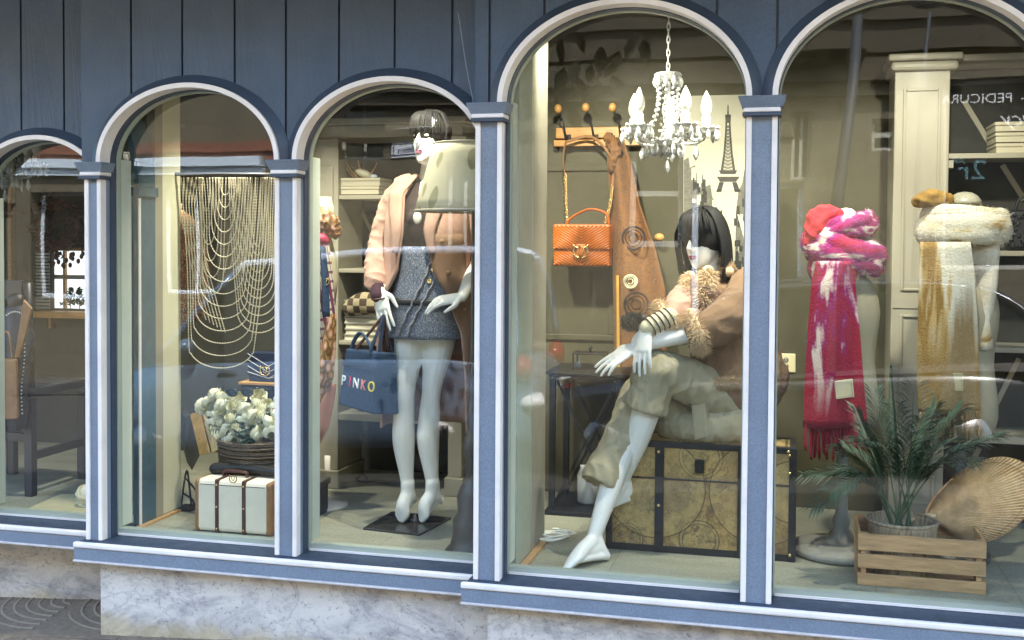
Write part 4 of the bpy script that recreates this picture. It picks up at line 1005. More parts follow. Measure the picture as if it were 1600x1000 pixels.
# trousers: straight wide legs with open hems
def cloth_tube(mb, pts, rad, sub=7, seg=24):
    p_ = spline(pts, sub); r_ = spline([V((a if not isinstance(a, tuple) else a[0], a if not isinstance(a, tuple) else a[1], 0)) for a in rad], sub)
    mb.tube(p_, [(q.x, q.y) for q in r_], seg)
mb = MB(); cloth_tube(mb, [q2(1175, 640, .07), q2(1130, 624, .0), q2(1078, 597, -.1), kn_a+V((.006, .004, .002)), kn_a.lerp(an_a, .17)+V((.008, 0, 0)), kn_a.lerp(an_a, .33)+V((.006, 0, 0))], [(.11, .10), .097, .086, .080, .078, .088])
mb2_ = MB(); cloth_tube(mb2_, [q2(1175, 655, .1), q2(1120, 652, .06), q2(1060, 640, .0), kn_b+V((.01, 0, 0)), kn_b.lerp(q2(938, 757, -.26), .45), q2(938, 757, -.26)], [(.13, .1), (.10, .085), (.09, .078), .074, .066, .080])
mb2_.limb([q2(1045, 664, -.03), q2(1100, 668, -.05), q2(1165, 664, -.02)], [.055, .08, .085], 18, 5)
for b_, nm in ((mb, 'trouser_leg'), (mb2_, 'trouser_leg')):
    fuse(nm, b_, M['khaki'], m2, .006, 2, [(.005, (10, 10, 7), 'ridge'), (.0045, (26, 26, 9), 'ridge')])
mb = MB(); mb.prism([q2(x, y, -.135) for x, y in ((1078, 622), (1100, 616), (1106, 684), (1084, 690))], (.02, .05, 0)); build('cargo_pocket', mb, M['khaki'], m2, bevel=.008)
mb = MB(); mb.lathe(q2(1079, 628, -.142), [(.001, 0), (.010, .001), (.010, .004), (.001, .005)], 12, (-.2, -1, .1)); build('pocket_button', mb, M['coat_brown'], m2, True)
# coat body and sleeves
mb = MB(); t2 = [(q2(1120, 447, .07), (.12, .075)), (q2(1130, 474, .06), (.185, .125)), (q2(1142, 520, .05), (.185, .145)), (q2(1152, 565, .06), (.18, .145)), (q2(1158, 596, .05), (.195, .155))]
mb.limb([a for a, b in t2], [b for a, b in t2], 24, 6, side=(.93, .3, .1))
fuse('coat', mb, M['suede'], m2, .008, 3, [(.006, (8, 8, 12)), (.006, (20, 20, 12), 'ridge')])
sl = [q2(1172, 446, .0), q2(1160, 478, -.08), q2(1124, 506, -.15), q2(1094, 520, -.19)]
mb = MB(); mb.limb(sl, [.08, .09, .08, .062], 18, 6); fuse('sleeve', mb, M['suede'], m2, .007, 3, [(.006, (12, 12, 17), 'ridge')])
sr_ = [q2(1092, 450, .03), q2(1068, 468, -.06), q2(1052, 492, -.15)]
mb = MB(); mb.limb(sr_, [.058, .056, .048], 18, 6); fuse('sleeve', mb, M['coat_pink'], m2, .007, 3, [(.008, (15, 15, 22), 'ridge')])
def fleece(name, path, r, n, L, parent, m=None, seed=1, rad=None):
    rnd = random.Random(seed); mb = MB(); pts = spline(path, 5); mb.limb(path, [r]*len(path), 12, 5)
    for k in range(n*4):
        f = rnd.random()*(len(pts)-1.001); i = int(f); c = pts[i].lerp(pts[i+1], f-i); t = (pts[i+1]-pts[i]).normalized()
        u = t.orthogonal().normalized(); w_ = t.cross(u); a = rnd.uniform(0, 2*PI); d = u*math.cos(a)+w_*math.sin(a)
        tip = c+d*(r+L*rnd.uniform(.35, .85))+t*rnd.uniform(-L, L)*.6+V((rnd.uniform(-.3, .3)*L, 0, -L*.25)); b0 = c+d*r*.8
        o = t*rnd.uniform(.002, .0035); o2 = d.cross(t)*rnd.uniform(.002, .003)
        mb.add([b0-o, b0+o*.5+o2, b0+o*.5-o2, tip], [(0, 1, 3), (1, 2, 3), (2, 0, 3)])
    return build(name, mb, m or M['fur'], parent, False)
fleece('fleece_cuff', [q2(1080, 492, -.16), q2(1092, 520, -.235), q2(1096, 546, -.19)], .028, 420, .026, m2, seed=2)
fleece('fleece_cuff', [q2(1028, 478, -.15), q2(1040, 494, -.2), q2(1062, 508, -.17)], .028, 360, .026, m2, seed=3)
fleece('fleece_collar', [q2(1106, 425, -.07), q2(1104, 445, -.10), q2(1098, 470, -.11), q2(1092, 492, -.1)], .027, 480, .028, m2, seed=4)
fleece('fleece_collar', [q2(1078, 432, -.03), q2(1072, 452, -.07), q2(1068, 470, -.08)], .024, 300, .024, m2, seed=5)
fleece('fleece_collar', [q2(1118, 408, .06), q2(1132, 412, .04), q2(1138, 424, .0)], .024, 240, .024, m2, seed=8)
hemp = [q2(1078, 604, -.095), q2(1105, 601, -.115), q2(1135, 597, -.115), q2(1168, 594, -.1), q2(1200, 590, -.05)]
fleece('fleece_hem', hemp, .018, 700, .022, m2, mat('tan fleece', (.46, .33, .19), .95, .2, 60, .3, 300), seed=6)
mb = MB()
for i in range(5):
    p0 = q2(1086-2*i, 436+11*i, -.06-.012*i); mb.limb([p0, q2(1105-i, 458+9*i, -.115), q2(1126, 462+11*i, -.06)], [.02, .027, .02], 10, 4)
fuse('neck_scarf', mb, mat('brown checked scarf', (.20, .12, .085), .9, .45, 35, .4, 300), m2, .006, 2, [(.006, (30, 30, 40))])
# striped knit wrist band and bracelet cluster
mb = MB(); mb.limb([q2(1045, 495, -.2), q2(1026, 504, -.23), q2(1011, 512, -.255)], [.037, .036, .034], 16, 4); build('knit_cuff', mb, M['cream_scarf'], m2, True)
for f in (0, .22, .44, .66, .88):
    c = q2(1045, 495, -.2).lerp(q2(1011, 512, -.255), f); t = (q2(1011, 512, -.255)-q2(1045, 495, -.2)).normalized(); u = t.orthogonal().normalized(); w_ = t.cross(u)
    mb = MB(); mb.tube([c+(u*math.cos(a)+w_*math.sin(a))*.0385+t*.008*math.sin(a) for a in [i*2*PI/18 for i in range(18)]], .0032, 6, closed=True); build('cuff_stripe', mb, M['black'], m2, True)
fleece('black_pompom', [q2(1002, 500, -.24), q2(990, 503, -.25), q2(980, 500, -.24)], .026, 300, .022, m2, M['black'], 9)
# ------------------------------------------------------------------ shared small builders
def boxobj(name, label, cat, a, b, m, group=None, bevel=.003, parts=None):
    t = thing(name, label, cat, ((a[0]+b[0])/2, (a[1]+b[1])/2, min(a[2], b[2])), group); return t
def linen_box(x0, x1, y0, y1, z0, z1, label, group='cream boxes stacked on the shelves'):
    t = thing('storage_box', label, 'box', ((x0+x1)/2, (y0+y1)/2, z0), group); h = z1-z0
    mb = MB(); mb.box((x0+.003, y0+.003, z0+.0005), (x1-.003, y1-.003, z0+h*.6)); build('tray', mb, M['box_card'], t, bevel=.002)
    mb = MB(); mb.box((x0, y0, z0+h*.6+.0015), (x1, y1, z1)); build('lid', mb, M['box_card'], t, bevel=.003)
    return t
# ------------------------------------------------------------------ crystal chandeliers
def chandelier(label, c, top, group):
    t = thing('chandelier', label, 'chandelier', (c.x, c.y, 0), group); px = 1/385
    X, Y = c.x, c.y; z0 = c.z                      # z0: level of the candle cups
    drop = MB(); drop.lathe((0, 0, 0), [(.0005, -.046), (.007, -.036), (.0105, -.025), (.007, -.01), (.002, 0)], 7); drop.ball((0, 0, .006), .0045, 8, 6); dme = shared('crystal_drop', drop, M['crystal'])
    bead = MB(); bead.ball((0, 0, 0), .0072, 7, 5); bme = shared('crystal_bead', bead, M['crystal'])
    # chain of oval links
    n = max(2, int((top-(z0+.245))/.026))
    for i in range(n):
        zz = z0+.25+i*(top-z0-.25)/n; mb = MB(); a0 = (i % 2)*PI/2
        mb.tube([V((X+.006*math.cos(a)*math.cos(a0), Y+.006*math.cos(a)*math.sin(a0), zz+.014+.018*math.sin(a))) for a in [k*2*PI/12 for k in range(12)]], .0022, 6, closed=True); build('chain_link', mb, M['white_bulb'], t, True)
    mb = MB(); mb.lathe((X, Y, z0+.2), [(.004, 0), (.02, .004), (.045, .022), (.052, .034), (.049, .036), (.02, .014), (.006, .05)], 16); build('top_dish', mb, M['crystal'], t)
    mb = MB(); mb.lathe((X, Y, z0-.02), [(.014, 0), (.022, .02), (.012, .05), (.019, .085), (.024, .11), (.013, .15), (.011, .2), (.016, .22)], 14); build('glass_stem', mb, M['crystal'], t)
    mb = MB(); mb.lathe((X, Y, z0-.06), [(.01, 0), (.05, .006), (.062, .024), (.058, .027), (.03, .012), (.014, .04)], 18); build('lower_dish', mb, M['crystal'], t)
    mb = MB(); mb.lathe((X, Y, z0-.035), [(.02, 0), (.03, .01), (.024, .03)], 14); build('hub', mb, M['white_bulb'], t, True)
    R = .155
    for k in range(5):
        a = k*2*PI/5+.25; ca, sa = math.cos(a), math.sin(a)
        q = lambda r, z: V((X+r*ca, Y+r*sa, z0+z))
        mb = MB(); mb.tube(spline([q(.015, -.02), q(.06, -.045), q(.115, -.045), q(.15, -.02), q(R, 0)], 5), .0062, 8); build('arm', mb, M['crystal'], t, True)
        mb = MB(); mb.lathe(q(R, 0), [(.006, -.016), (.024, -.012), (.044, .002), (.053, .015), (.049, .016), (.022, .002), (.008, .006)], 12); build('candle_cup', mb, M['crystal'], t)
        cd = part('candle', t); cd.location = (0, 0, 0)
        mb = MB(); mb.lathe(q(R, .006), [(.0175, 0), (.0175, .052), (.0155, .058)], 14); build('sleeve', mb, M['white_bulb'], cd, True)
        mb = MB(); mb.lathe(q(R, .066), [(.013, 0), (.021, .020), (.0225, .038), (.019, .062), (.010, .084), (.0015, .100)], 16); build('bulb', mb, M['bulb'], cd, True)
        for j in range(8):
            b = a+j*2*PI/8; inst('crystal_drop', dme, t, q(R, -.006)+V((.049*math.cos(b), .049*math.sin(b), .014)), scale=.9+.2*(j % 2)); inst('crystal_bead', bme, t, q(R, .018)+V((.05*math.cos(b+.4), .05*math.sin(b+.4), 0)))
        inst('crystal_drop', dme, t, q(.115, -.058), scale=1.25)
        # beaded swag from the top dish to the arm
        p0, p1 = V((X+.048*ca, Y+.048*sa, z0+.215)), q(.09, -.0)
        for j in range(11):
            f = j/10; p = p0.lerp(p1, f)-V((ca, sa, 0))*.022*math.sin(PI*f); inst('crystal_bead', bme, t, p)
        inst('crystal_drop', dme, t, V((X+.052*ca, Y+.052*sa, z0+.222)))
        b = a+PI/5; inst('crystal_drop', dme, t, V((X+.06*math.cos(b), Y+.06*math.sin(b), z0-.042)), scale=1.3); inst('crystal_drop', dme, t, V((X+.06*math.cos(a), Y+.06*math.sin(a), z0-.042)), scale=1.3); inst('crystal_drop', dme, t, V((X+.052*math.cos(b), Y+.052*math.sin(b), z0+.222)))
        for j in range(9):
            f = j/8; inst('crystal_bead', bme, t, V((X+.048*math.cos(b), Y+.048*math.sin(b), z0+.215)).lerp(V((X+.075*math.cos(b), Y+.075*math.sin(b), z0+.01)), f)-V((math.cos(b), math.sin(b), 0))*.02*math.sin(PI*f))
        for j in range(12):
            f = j/11; a2 = a+2*PI/5; p = q(R*.93, .0).lerp(V((X+R*.93*math.cos(a2), Y+R*.93*math.sin(a2), z0)), f)-V((0, 0, .04*math.sin(PI*f))); inst('crystal_bead', bme, t, p)
    for j, zz in enumerate((-.075, -.09, -.106)): inst('crystal_bead', bme, t, (X, Y, z0+zz))
    inst('crystal_drop', dme, t, (X, Y, z0-.115), scale=1.2)
    return t
def m_bulb():
    t = NT('frosted bulb'); return t.principled((.74, .74, .68), .3, 0, None, .5)
M['bulb'] = m_bulb()
cc = P(1043, 206, 4.5); chandelier('crystal chandelier with white candle bulbs hanging in front of the tower print', cc, P(1042, 15, 4.5).z+.05, 'crystal chandeliers')
c2 = P(8, 262, 4.75); chandelier('crystal chandelier partly seen at the left edge of the leftmost window', c2, 2.298, 'crystal chandeliers')

# ------------------------------------------------------------------ left room
ch = thing('chair', 'dark navy wooden chair with studded cloth back in the leftmost window', 'chair', G(30, 790))
y0 = G(50, 775).y; X0 = G(48, 775).x
def bx(a, b): return MB().box(a, b)
def ladder(px): return PX(px, 600, y0)
for i, (dx, dy) in enumerate(((0, 0), (-.42, 0), (0, .4), (-.42, .4))):
    h = .92 if dy == 0 else .46
    if dy == 0: h = .96
    build('leg', bx((X0+dx-.022, y0+dy-.02, .0005), (X0+dx+.022, y0+dy+.02, .45 if dy else .47)), M['navy_wood'], ch, bevel=.004)
build('seat', bx((X0-.45, y0-.03, .471), (X0+.03, y0+.43, .515)), M['navy_wood'], ch, bevel=.008)
for dx in (0, -.42):
    mb = MB(); mb.tube([(X0+dx, y0+.0, .516), (X0+dx, y0-.005, .75), (X0+dx+.006, y0-.02, 1.02)], [.021, .018, .022], 10); build('back_post', mb, M['navy_wood'], ch, True)
for z in (.28,): build('stretcher', bx((X0-.4, y0-.012, z-.02), (X0-.0225, y0+.012, z+.02)), M['navy_wood'], ch, bevel=.004)
build('stretcher', bx((X0-.012, y0+.021, .17), (X0+.012, y0+.379, .21)), M['navy_wood'], ch, bevel=.004)
build('top_rail', bx((X0-.41, y0-.04, .93), (X0-.01, y0-.01, 1.03)), M['navy_wood'], ch, bevel=.008)
jk = thing('jacket', 'navy studded jacket with tan facing draped over the dark chair back', 'jacket', (X0-.14, y0-.06, .52))
mb = MB(); mb.limb([P(24, 492, y0-.07), P(26, 540, y0-.085), P(14, 610, y0-.09), P(10, 660, y0-.08)], [(.07, .045), (.085, .05), (.10, .05), (.10, .045)], 16, 6, side=(1, 0, 0)); fuse('jacket_body', mb, M['chair_blue'], jk, .007, 3, [(.008, (14, 14, 10), 'ridge')])
mb = MB(); mb.prism([P(x, y, y0-.155) for x, y in ((36, 468), (49, 482), (40, 520), (30, 558), (22, 560), (30, 510))], (.002, .012, .0)); build('facing', mb, M['brown_leather'], jk, bevel=.003)
mb = MB(); mb.ball(P(26, 470, y0-.06), (.045, .04, .04), 14, 10); build('collar', mb, M['black'], jk, True)
st = MB(); st.ball((0, 0, 0), .0042, 6, 4); stm = shared('stud', st, M['navy_silver'])
for i in range(22): inst('stud', stm, jk, P(37-.1*i+2*math.sin(i*.3), 520+6*i, y0-.12))
for i in range(9): inst('stud', stm, jk, P(10+3.4*i, 487+.35*(i-4)**2, y0-.145))
bgt = thing('handbag', 'tan leather bag standing on the seat of the dark chair', 'handbag', P(14, 656, y0-.16))
mb = MB(); mb.hexa([P(-10, 656, y0-.22), P(28, 655, y0-.22), P(30, 652, y0-.14), P(-8, 652, y0-.14), P(-8, 562, y0-.21), P(26, 562, y0-.21), P(28, 560, y0-.15), P(-6, 560, y0-.15)]); build('bag_body', mb, M['brown_leather'], bgt, bevel=.006)
mb = MB(); mb.tube(spline([P(0, 562, y0-.18), P(4, 525, y0-.18), P(14, 522, y0-.18), P(20, 562, y0-.18)], 5), .005, 6); build('handle', mb, M['brown_leather'], bgt, True)
# wreath, window with shutter, sill shelf on the far wall
YA = 5.7
wr = thing('wreath', 'wreath of dried brown leaves hanging on the wall behind the leftmost window', 'wreath', P(93, 350, YA-.05))
rnd = random.Random(11); mb = MB(); cw = P(92, 352, YA-.06)
leafm = MB(); leafm.add([(0, 0, 0), (.012, .004, .018), (0, 0, .05), (-.012, .004, .018), (0, -.006, .02)], [(0, 1, 4), (1, 2, 4), (2, 3, 4), (3, 0, 4)]); lme = shared('dried_leaf', leafm, M['dry'])
mb.tube([cw+V((.13*math.cos(a), 0, .13*math.sin(a))) for a in [k*2*PI/24 for k in range(24)]], .02, 8, closed=True); build('ring', mb, M['dry'], wr, True)
for k in range(230):
    a = rnd.uniform(0, 2*PI); r = .13+rnd.gauss(0, .04); p = cw+V((r*math.cos(a), rnd.uniform(-.06, .02), r*math.sin(a)))
    inst('dried_leaf', lme, wr, p, (rnd.uniform(0, 6), rnd.uniform(0, 6), rnd.uniform(0, 6)), rnd.uniform(.7, 1.35))
hg = MB(); red = M['fur_brown']
for k in range(14):
    p = P(95+rnd.uniform(-18, 35), 405+rnd.uniform(-12, 12), YA-.08); hg.ball(p, (.012, .012, .016), 6, 5)
tag(build('berry_spray', hg, M['dry']), 'spray of dark dried berries hanging below the brown wreath', 'dried flowers', kind='stuff')
wa = thing('window', 'small white paned window with a louvred shutter behind the leftmost display', 'window', P(95, 486, YA))
ps = [PX(q, 440, YA-.01) for q in (82, 98, 102, 137)]; zs_ = [P(95, q, YA-.01).z for q in (482, 434, 429, 392)]
t_ = NT('daylit frosted pane'); M['daylit'] = t_.principled((.8, .84, .85), .2, 0, None, .5, emit=(.85, .92, 1), estr=.10)
xw0, xw1 = PX(82, 440, YA), PX(150, 440, YA)
for a, b in ((zs_[0], zs_[1]-.006), (zs_[2]-.004, zs_[3])):
    for c, d in ((xw0, PX(98, 440, YA)), (PX(102, 440, YA), xw1)):
        mb = MB(); mb.box((c, YA+.02, a), (d, YA+.03, b)); build('pane', mb, M['daylit'], wa)
mb = MB(); mb.box((PX(98, 440, YA)+.001, YA, zs_[0]), (PX(102, 440, YA)-.001, YA+.035, zs_[3])); build('glazing_bar', mb, M['wood'], wa)
mb = MB(); mb.box((xw0, YA+.001, zs_[1]-.008), (xw1, YA+.034, zs_[2]-.002)); build('glazing_bar', mb, M['cream'], wa)
mb = MB(); mb.box((xw0-.02, YA-.004, zs_[0]), (xw0-.0005, YA+.04, zs_[3]+.02)); mb.box((xw0-.02, YA-.004, zs_[3]+.0005), (xw1, YA+.04, zs_[3]+.02)); build('frame', mb, M['wood'], wa)
sh = part('shutter', wa); xs0, xs1 = PX(56, 440, YA-.02), PX(80, 440, YA-.02); zt, zb = P(60, 394, YA-.02).z, P(60, 483, YA-.02).z
for a, b in ((xs0-.012, xs0), (xs1, xs1+.01)): build('stile', bx((a, YA-.03, zb), (b, YA-.005, zt)), M['wall_a'], sh)
for i in range(17):
    z = zb+(zt-zb)*(i+.5)/17; mb = MB(); mb.box((xs0+.0005, YA-.022, z-.007), (xs1-.0005, YA-.018, z+.007), Euler((.7, 0, 0)).to_matrix()); build('slat', mb, M['win_frame2'], sh)
sf = thing('wall_shelf', 'varnished wooden window ledge on the wall behind the leftmost display', 'shelf', P(95, 497, YA))
build('board', bx((PX(60, 490, YA), YA-.07, P(95, 496, YA).z), (PX(160, 490, YA), YA+.045, P(95, 486, YA).z)), M['wood_v'], sf, bevel=.003)
build('bracket', bx((PX(75, 490, YA), YA+.005, P(95, 500, YA).z-.05), (PX(78, 490, YA), YA+.04, P(95, 497, YA).z-.003)), M['wood_v'], sf)
tag(build('wood_post', bx((PX(12, 400, YA), YA, .0005), (PX(17, 400, YA), YA+.045, 2.29)), M['wood'], None, bevel=.003), 'slim wooden post against the far wall at the left edge', 'post')
for a, b, c in ((104, 116, 465), (118, 131, 452)):
    rn = random.Random(a); mb = MB(); base = P((a+b)/2, 482, YA-.02); mb.tube([base, base+V((0, 0, .1))], .003, 5)
    tw = thing('potted_sprig', 'small dark leafy sprig standing against the bright pane' if a == 118 else 'low dark sprig beside the window glazing bar', 'plant', base); build('stem', mb, M['leaf'], tw)
    mb = MB()
    for k in range(70):
        f = rn.random(); p = base+V((rn.gauss(0, .022*(1.2-f)), rn.uniform(-.01, .01), .02+.10*f)); d = V((rn.uniform(-1, 1), rn.uniform(-.5, .5), rn.uniform(-.3, 1))).normalized()*.016; e = d.orthogonal()*.3
        mb.add([p-d, p+e, p+d, p-e], [(0, 1, 2, 3)])
    build('foliage', mb, M['leaf'], tw)
# reclining white mannequin legs and a round stone-white cushion on the rug
rg = thing('rug', 'cream rug laid over the floor of the leftmost display', 'rug', G(70, 805))
mb = MB(); rr = [G(14, 817), G(140, 822), G(175, 800), G(175, 778), G(95, 776), G(50, 796)]; mb.prism([p+V((0, 0, .001)) for p in rr], (0, 0, .014)); build('pile', mb, mat('cream rug pile', (.50, .45, .27), .95, .08, 20, .6, 260), rg, bevel=.005)
m3 = thing('mannequin', 'white mannequin in black clothes glimpsed behind the glazed partition', 'mannequin', G(200, 785))
Y3 = 4.62; q3 = lambda x, y, dy=0: P(x, y, Y3+dy)
mb = MB(); h3 = frame((.05, -.99, -.1), (.05, 0, 1)); T3 = head(mb, q3(193, 281), h3, .92)
mb.limb([T3(0, -.02, -.05), q3(196, 330, .02), q3(196, 360, .02)], [.042, .042, .05], 12, 4)
mb.limb([q3(196, 352, .02), q3(198, 400), q3(198, 470), q3(200, 540), q3(200, 580)], [(.10, .05), (.15, .09), (.11, .085), (.15, .1), (.14, .1)], 18, 5, side=(1, 0, 0))
for k, x in ((-1, 190), (1, 212)):
    mb.limb([q3(x, 560), q3(x, 660, -.02), q3(x-2, 745, .0), q3(x-2, 770, .0)], [.075, .045, .032, .027], 12, 5); foot(mb, q3(x-2, 766, 0), G(x-6+(6 if k > 0 else 0), 786, .01), 1, .0)
fuse('body', mb, M['skin'], m3, .0045, 3); face_paint(T3, h3, .92, m3); wig(m3, T3, h3, .92, strands1, 1.0, 8)
mb = MB(); mb.limb([q3(196, 352, .02), q3(198, 400), q3(198, 470), q3(200, 560), q3(200, 640, 0), q3(200, 700, .0)], [(.11, .06), (.165, .1), (.13, .1), (.17, .12), (.16, .12), (.15, .12)], 20, 5, side=(1, 0, 0)); fuse('black_dress', mb, M['black'], m3, .008, 3, [(.01, (10, 10, 7), 'ridge')])
cp = thing('ornament', 'pale knotted rope ornament on the floor beside the corner pilaster', 'ornament', G(130, 793))
mb = MB(); c = G(134, 793)+V((.02, 0, .055)); mb.ball(c, (.05, .05, .055), 14, 10); build('knot', mb, M['plaster'], cp, True)
for k in range(4):
    mb = MB(); mb.tube([c+Euler((k*.8, .3, k*1.1)).to_matrix() @ V((.054*math.cos(a), .054*math.sin(a), 0)) for a in [i*2*PI/20 for i in range(20)]], .010, 7, closed=True); build('rope_turn', mb, M['cream_scarf'], cp, True)

# ------------------------------------------------------------------ bead curtain
bc = thing('bead_curtain', 'swagged curtain of pale gold bead strands hanging in the second window', 'bead curtain', P(350, 420, 4.45))
YC = 4.45
mb = MB(); mb.tube([P(268, 272, YC), P(450, 273, YC)], .008, 10); build('rod', mb, M['dark_wood'], bc, True)
M['bead'] = mat('beige beads', (.56, .50, .36), .5, .12, 60, 0)
def strand(pts, dy):
    p_ = spline(pts, 14); L = [0]
    for a, b in zip(p_, p_[1:]): L.append(L[-1]+(b-a).length)
    step = .0065; n = max(4, int(L[-1]/step)); out = []; i = 0
    for k in range(n+1):
        d = L[-1]*k/n
        while i < len(L)-2 and L[i+1] < d: i += 1
        f = (d-L[i])/max(1e-6, L[i+1]-L[i]); out.append(p_[i].lerp(p_[i+1], f))
    mb = MB(); mb.tube(out, [.0034 if k % 2 else .0017 for k in range(len(out))], 5); build('bead_strand', mb, M['bead'], bc, True)
def swag(cx, half, yb, yt=277, dy=0, skew=0):
    wb, d = half*.72+2, min(38, (yb-yt)*.6); pts = [(cx-half, yt), (cx-half+(half-wb)*.55, yt+(yb-d-yt)*.55)]
    for k in range(9):
        t_ = PI*k/8; pts.append((cx+skew-wb*math.cos(t_), yb-d+d*math.sin(t_)**.9))
    pts += [(cx+half-(half-wb)*.55, yt+(yb-d-yt)*.55), (cx+half, yt)]
    strand([P(x, y, YC+dy) for x, y in pts], dy)
for k in range(15): swag(352, 7+4.4*k, 305+19.3*k, dy=-.012+.0016*k, skew=-.4*k)
for k in range(11): swag(402, 8+3.7*k, 385+13.5*k, dy=.012+.0016*k, skew=.3*k)
for k in range(6): swag(322+2*k, 5+3.2*k, 330+26*k, dy=.03+.001*k)
for k in range(6): strand([P(281+6.5*k, 277, YC+.04), P(283+4.3*k, 330, YC+.04), P(300+5*k, 420, YC+.04), P(322+6*k, 500+4*k, YC+.04)], 0)
for k in range(8): strand([P(424-8.2*k, 277, YC+.05), P(422-8.3*k, 340, YC+.05), P(414-9*k, 420+6*(k % 3), YC+.05)], 0)
# rust fur garment behind it, on a stand
fg = thing('fur_garment', 'rust brown shaggy fur garment hanging behind the bead curtain', 'fur coat', P(285, 430, 4.75))
fleece('fur', [P(284, 352, 4.75), P(292, 385, 4.75), P(296, 430, 4.75), P(288, 488, 4.75)], .065, 900, .045, fg, M['fur_brown'], 21)
mb = MB(); mb.tube(spline([P(266, 336, 4.75), P(284, 330, 4.75), P(300, 346, 4.75)], 4), .006, 8); mb.tube([P(284, 330, 4.75), P(284, 318, 4.75)], .003, 6); build('hanger', mb, M['wood'], fg, True)
# ------------------------------------------------------------------ flowers, handbags, suitcase
bk = thing('flower_basket', 'woven brown basket filled with cream roses in the second window', 'flower basket', G(400, 770))
def m_weave():
    t = NT('woven seagrass'); z = t.wave(26, 'Z', 2.0, None, 'BANDS', 3); n = t.noise(60, 4, .7, t.map((1, 1, 4)))
    c = t.mix(.55, t.ramp(z, [(.2, (.05, .035, .025)), (.6, (.17, .125, .09))]), t.ramp(n, [(.3, (.05, .035, .025)), (.7, (.22, .17, .12))]))
    return t.principled(c, .85, 0, t.bump(z, .8, .008))
M['weave'] = m_weave()
YF = 4.46; cb = P(408, 745, YF); zb0, zb1 = P(408, 752, YF).z, P(408, 682, YF).z
rb = (PX(408, 700, YF)-PX(350, 700, YF))
mb = MB()
for k in range(11):
    z = zb0+(zb1-zb0)*(k+.5)/11; r = rb*(.93+.07*k/10); mb.tube([V((cb.x+r*math.cos(a), cb.y+r*math.sin(a), z+random.uniform(-.0015, .0015))) for a in [i*2*PI/36 for i in range(36)]], [((zb1-zb0)/20, .009)]*36, 6, closed=True, side=(0, 0, 1))
mb.lathe((cb.x, cb.y, zb0), [(rb*.9, .004), (rb*.9, (zb1-zb0)*.8)], 30); build('basket', mb, M['weave'], bk, True)
dk = thing('display_box', 'dark cloth covered box under the rose basket', 'box', (cb.x, cb.y, 0))
build('box_top', bx((cb.x-rb*1.15, cb.y-rb, zb0-.03), (cb.x+rb*1.4, cb.y+rb, zb0-.001)), M['dark_wood'], dk, bevel=.003)
build('box_body', bx((cb.x-rb*1.1, cb.y-rb*.95, .0005), (cb.x+rb*1.35, cb.y+rb*.95, zb0-.0305)), M['black'], dk, bevel=.003)
def m_petal():
    t = NT('rose petal'); x, y, z = t.sep(); d = t.math('SQRT', t.math('ADD', t.math('POWER', x, 2), t.math('POWER', y, 2)))
    c = t.ramp(t.math('MULTIPLY', d, 24), [(.1, (.58, .58, .24)), (.4, (.76, .73, .47)), (.9, (.84, .81, .64))])
    return t.principled(c, .65, 0, t.bump(t.noise(140), .15, .002))
M['petal'] = m_petal()
# a rose: cupped petals in turns
def rose_mesh():
    mb = MB(); rnd = random.Random(4)
    for ringi, (n, r, h, op) in enumerate(((3, .008, .031, -.2), (4, .015, .033, 0), (5, .022, .032, .2), (6, .029, .029, .5), (7, .035, .024, 1.0))):
        for k in range(n):
            a = 2*PI*(k+.37*ringi)/n+rnd.uniform(-.15, .15); w_ = 2*PI/n*.8; rows = []
            for i in range(4):
                v = i/3; row = []
                for j in range(5):
                    u = (j-2)/2; aa = a+u*w_*(1-.2*v*v); rr = r*(.5+.5*math.sin(v*2.0))+.006*op*v*v*(1-.5*abs(u))+.0028*v*v*math.sin(u*4.2+k); zz = h*v*(1-.18*u*u)-.010*op*v*v-.003*ringi+.002*v*math.sin(u*5+2*k)
                    row.append(V((rr*math.cos(aa), rr*math.sin(aa), zz)))
                rows.append(row)
            mb.grid(rows)
    return mb
rme = shared('rose', rose_mesh(), M['petal'], True)
spots = [(336,618,0),(324,640,-.01),(345,660,-.06),(332,664,-.03),(340,682,-.07),(352,634,-.05),(366,636,-.08),(362,655,-.1),(378,660,-.11),(356,672,-.1),(372,677,-.12),(390,640,-.08),(384,652,-.10),(400,632,-.06),(408,650,-.11),(396,668,-.12),(412,672,-.12),(422,664,-.12),(428,650,-.09),(418,634,-.05),(404,618,-.0),(424,676,-.13),(388,678,-.12),(436,668,-.12),(440,645,-.1),(434,630,-.06),(446,660,-.1),(374,622,-.02),(316,634,.0),(345,646,-.06),(352,690,-.10),(336,672,-.05),(330,652,-.02),(343,622,.0),(358,624,-.03),(382,640,-.09),(396,650,-.11),(416,660,-.13),(405,682,-.12),(364,686,-.11),(380,690,-.11),(326,630,0),(346,634,-.04),(410,640,-.07),(430,640,-.06),(368,668,-.12),(400,676,-.13)]
rnd = random.Random(5)
for x, y, dy in spots:
    p = P(x, y, YF+dy); d = (p-V((cb.x, cb.y+.05, zb1-.05))).normalized()+V((0, -.55, .2)); q = d.to_track_quat('Z', 'Y').to_euler()
    inst('rose', rme, bk, p, (q.x+rnd.uniform(-.3, .3), q.y+rnd.uniform(-.3, .3), rnd.uniform(0, 6)), rnd.uniform(.78, 1.05))
mb = MB()
for k in range(110):
    a = rnd.uniform(0, 2*PI); p = V((cb.x+rb*rnd.uniform(.1, 1.05)*math.cos(a), cb.y+rb*.9*math.sin(a), zb1+rnd.uniform(0, .09))); d = V((math.cos(a), math.sin(a), rnd.uniform(-.4, .8)))*.03; e = d.cross(V((0, 0, 1)))*.45
    mb.add([p-d, p+e, p+d, p-e], [(0, 1, 2, 3)])
build('foliage', mb, M['leaf'], bk, solid=.0012)
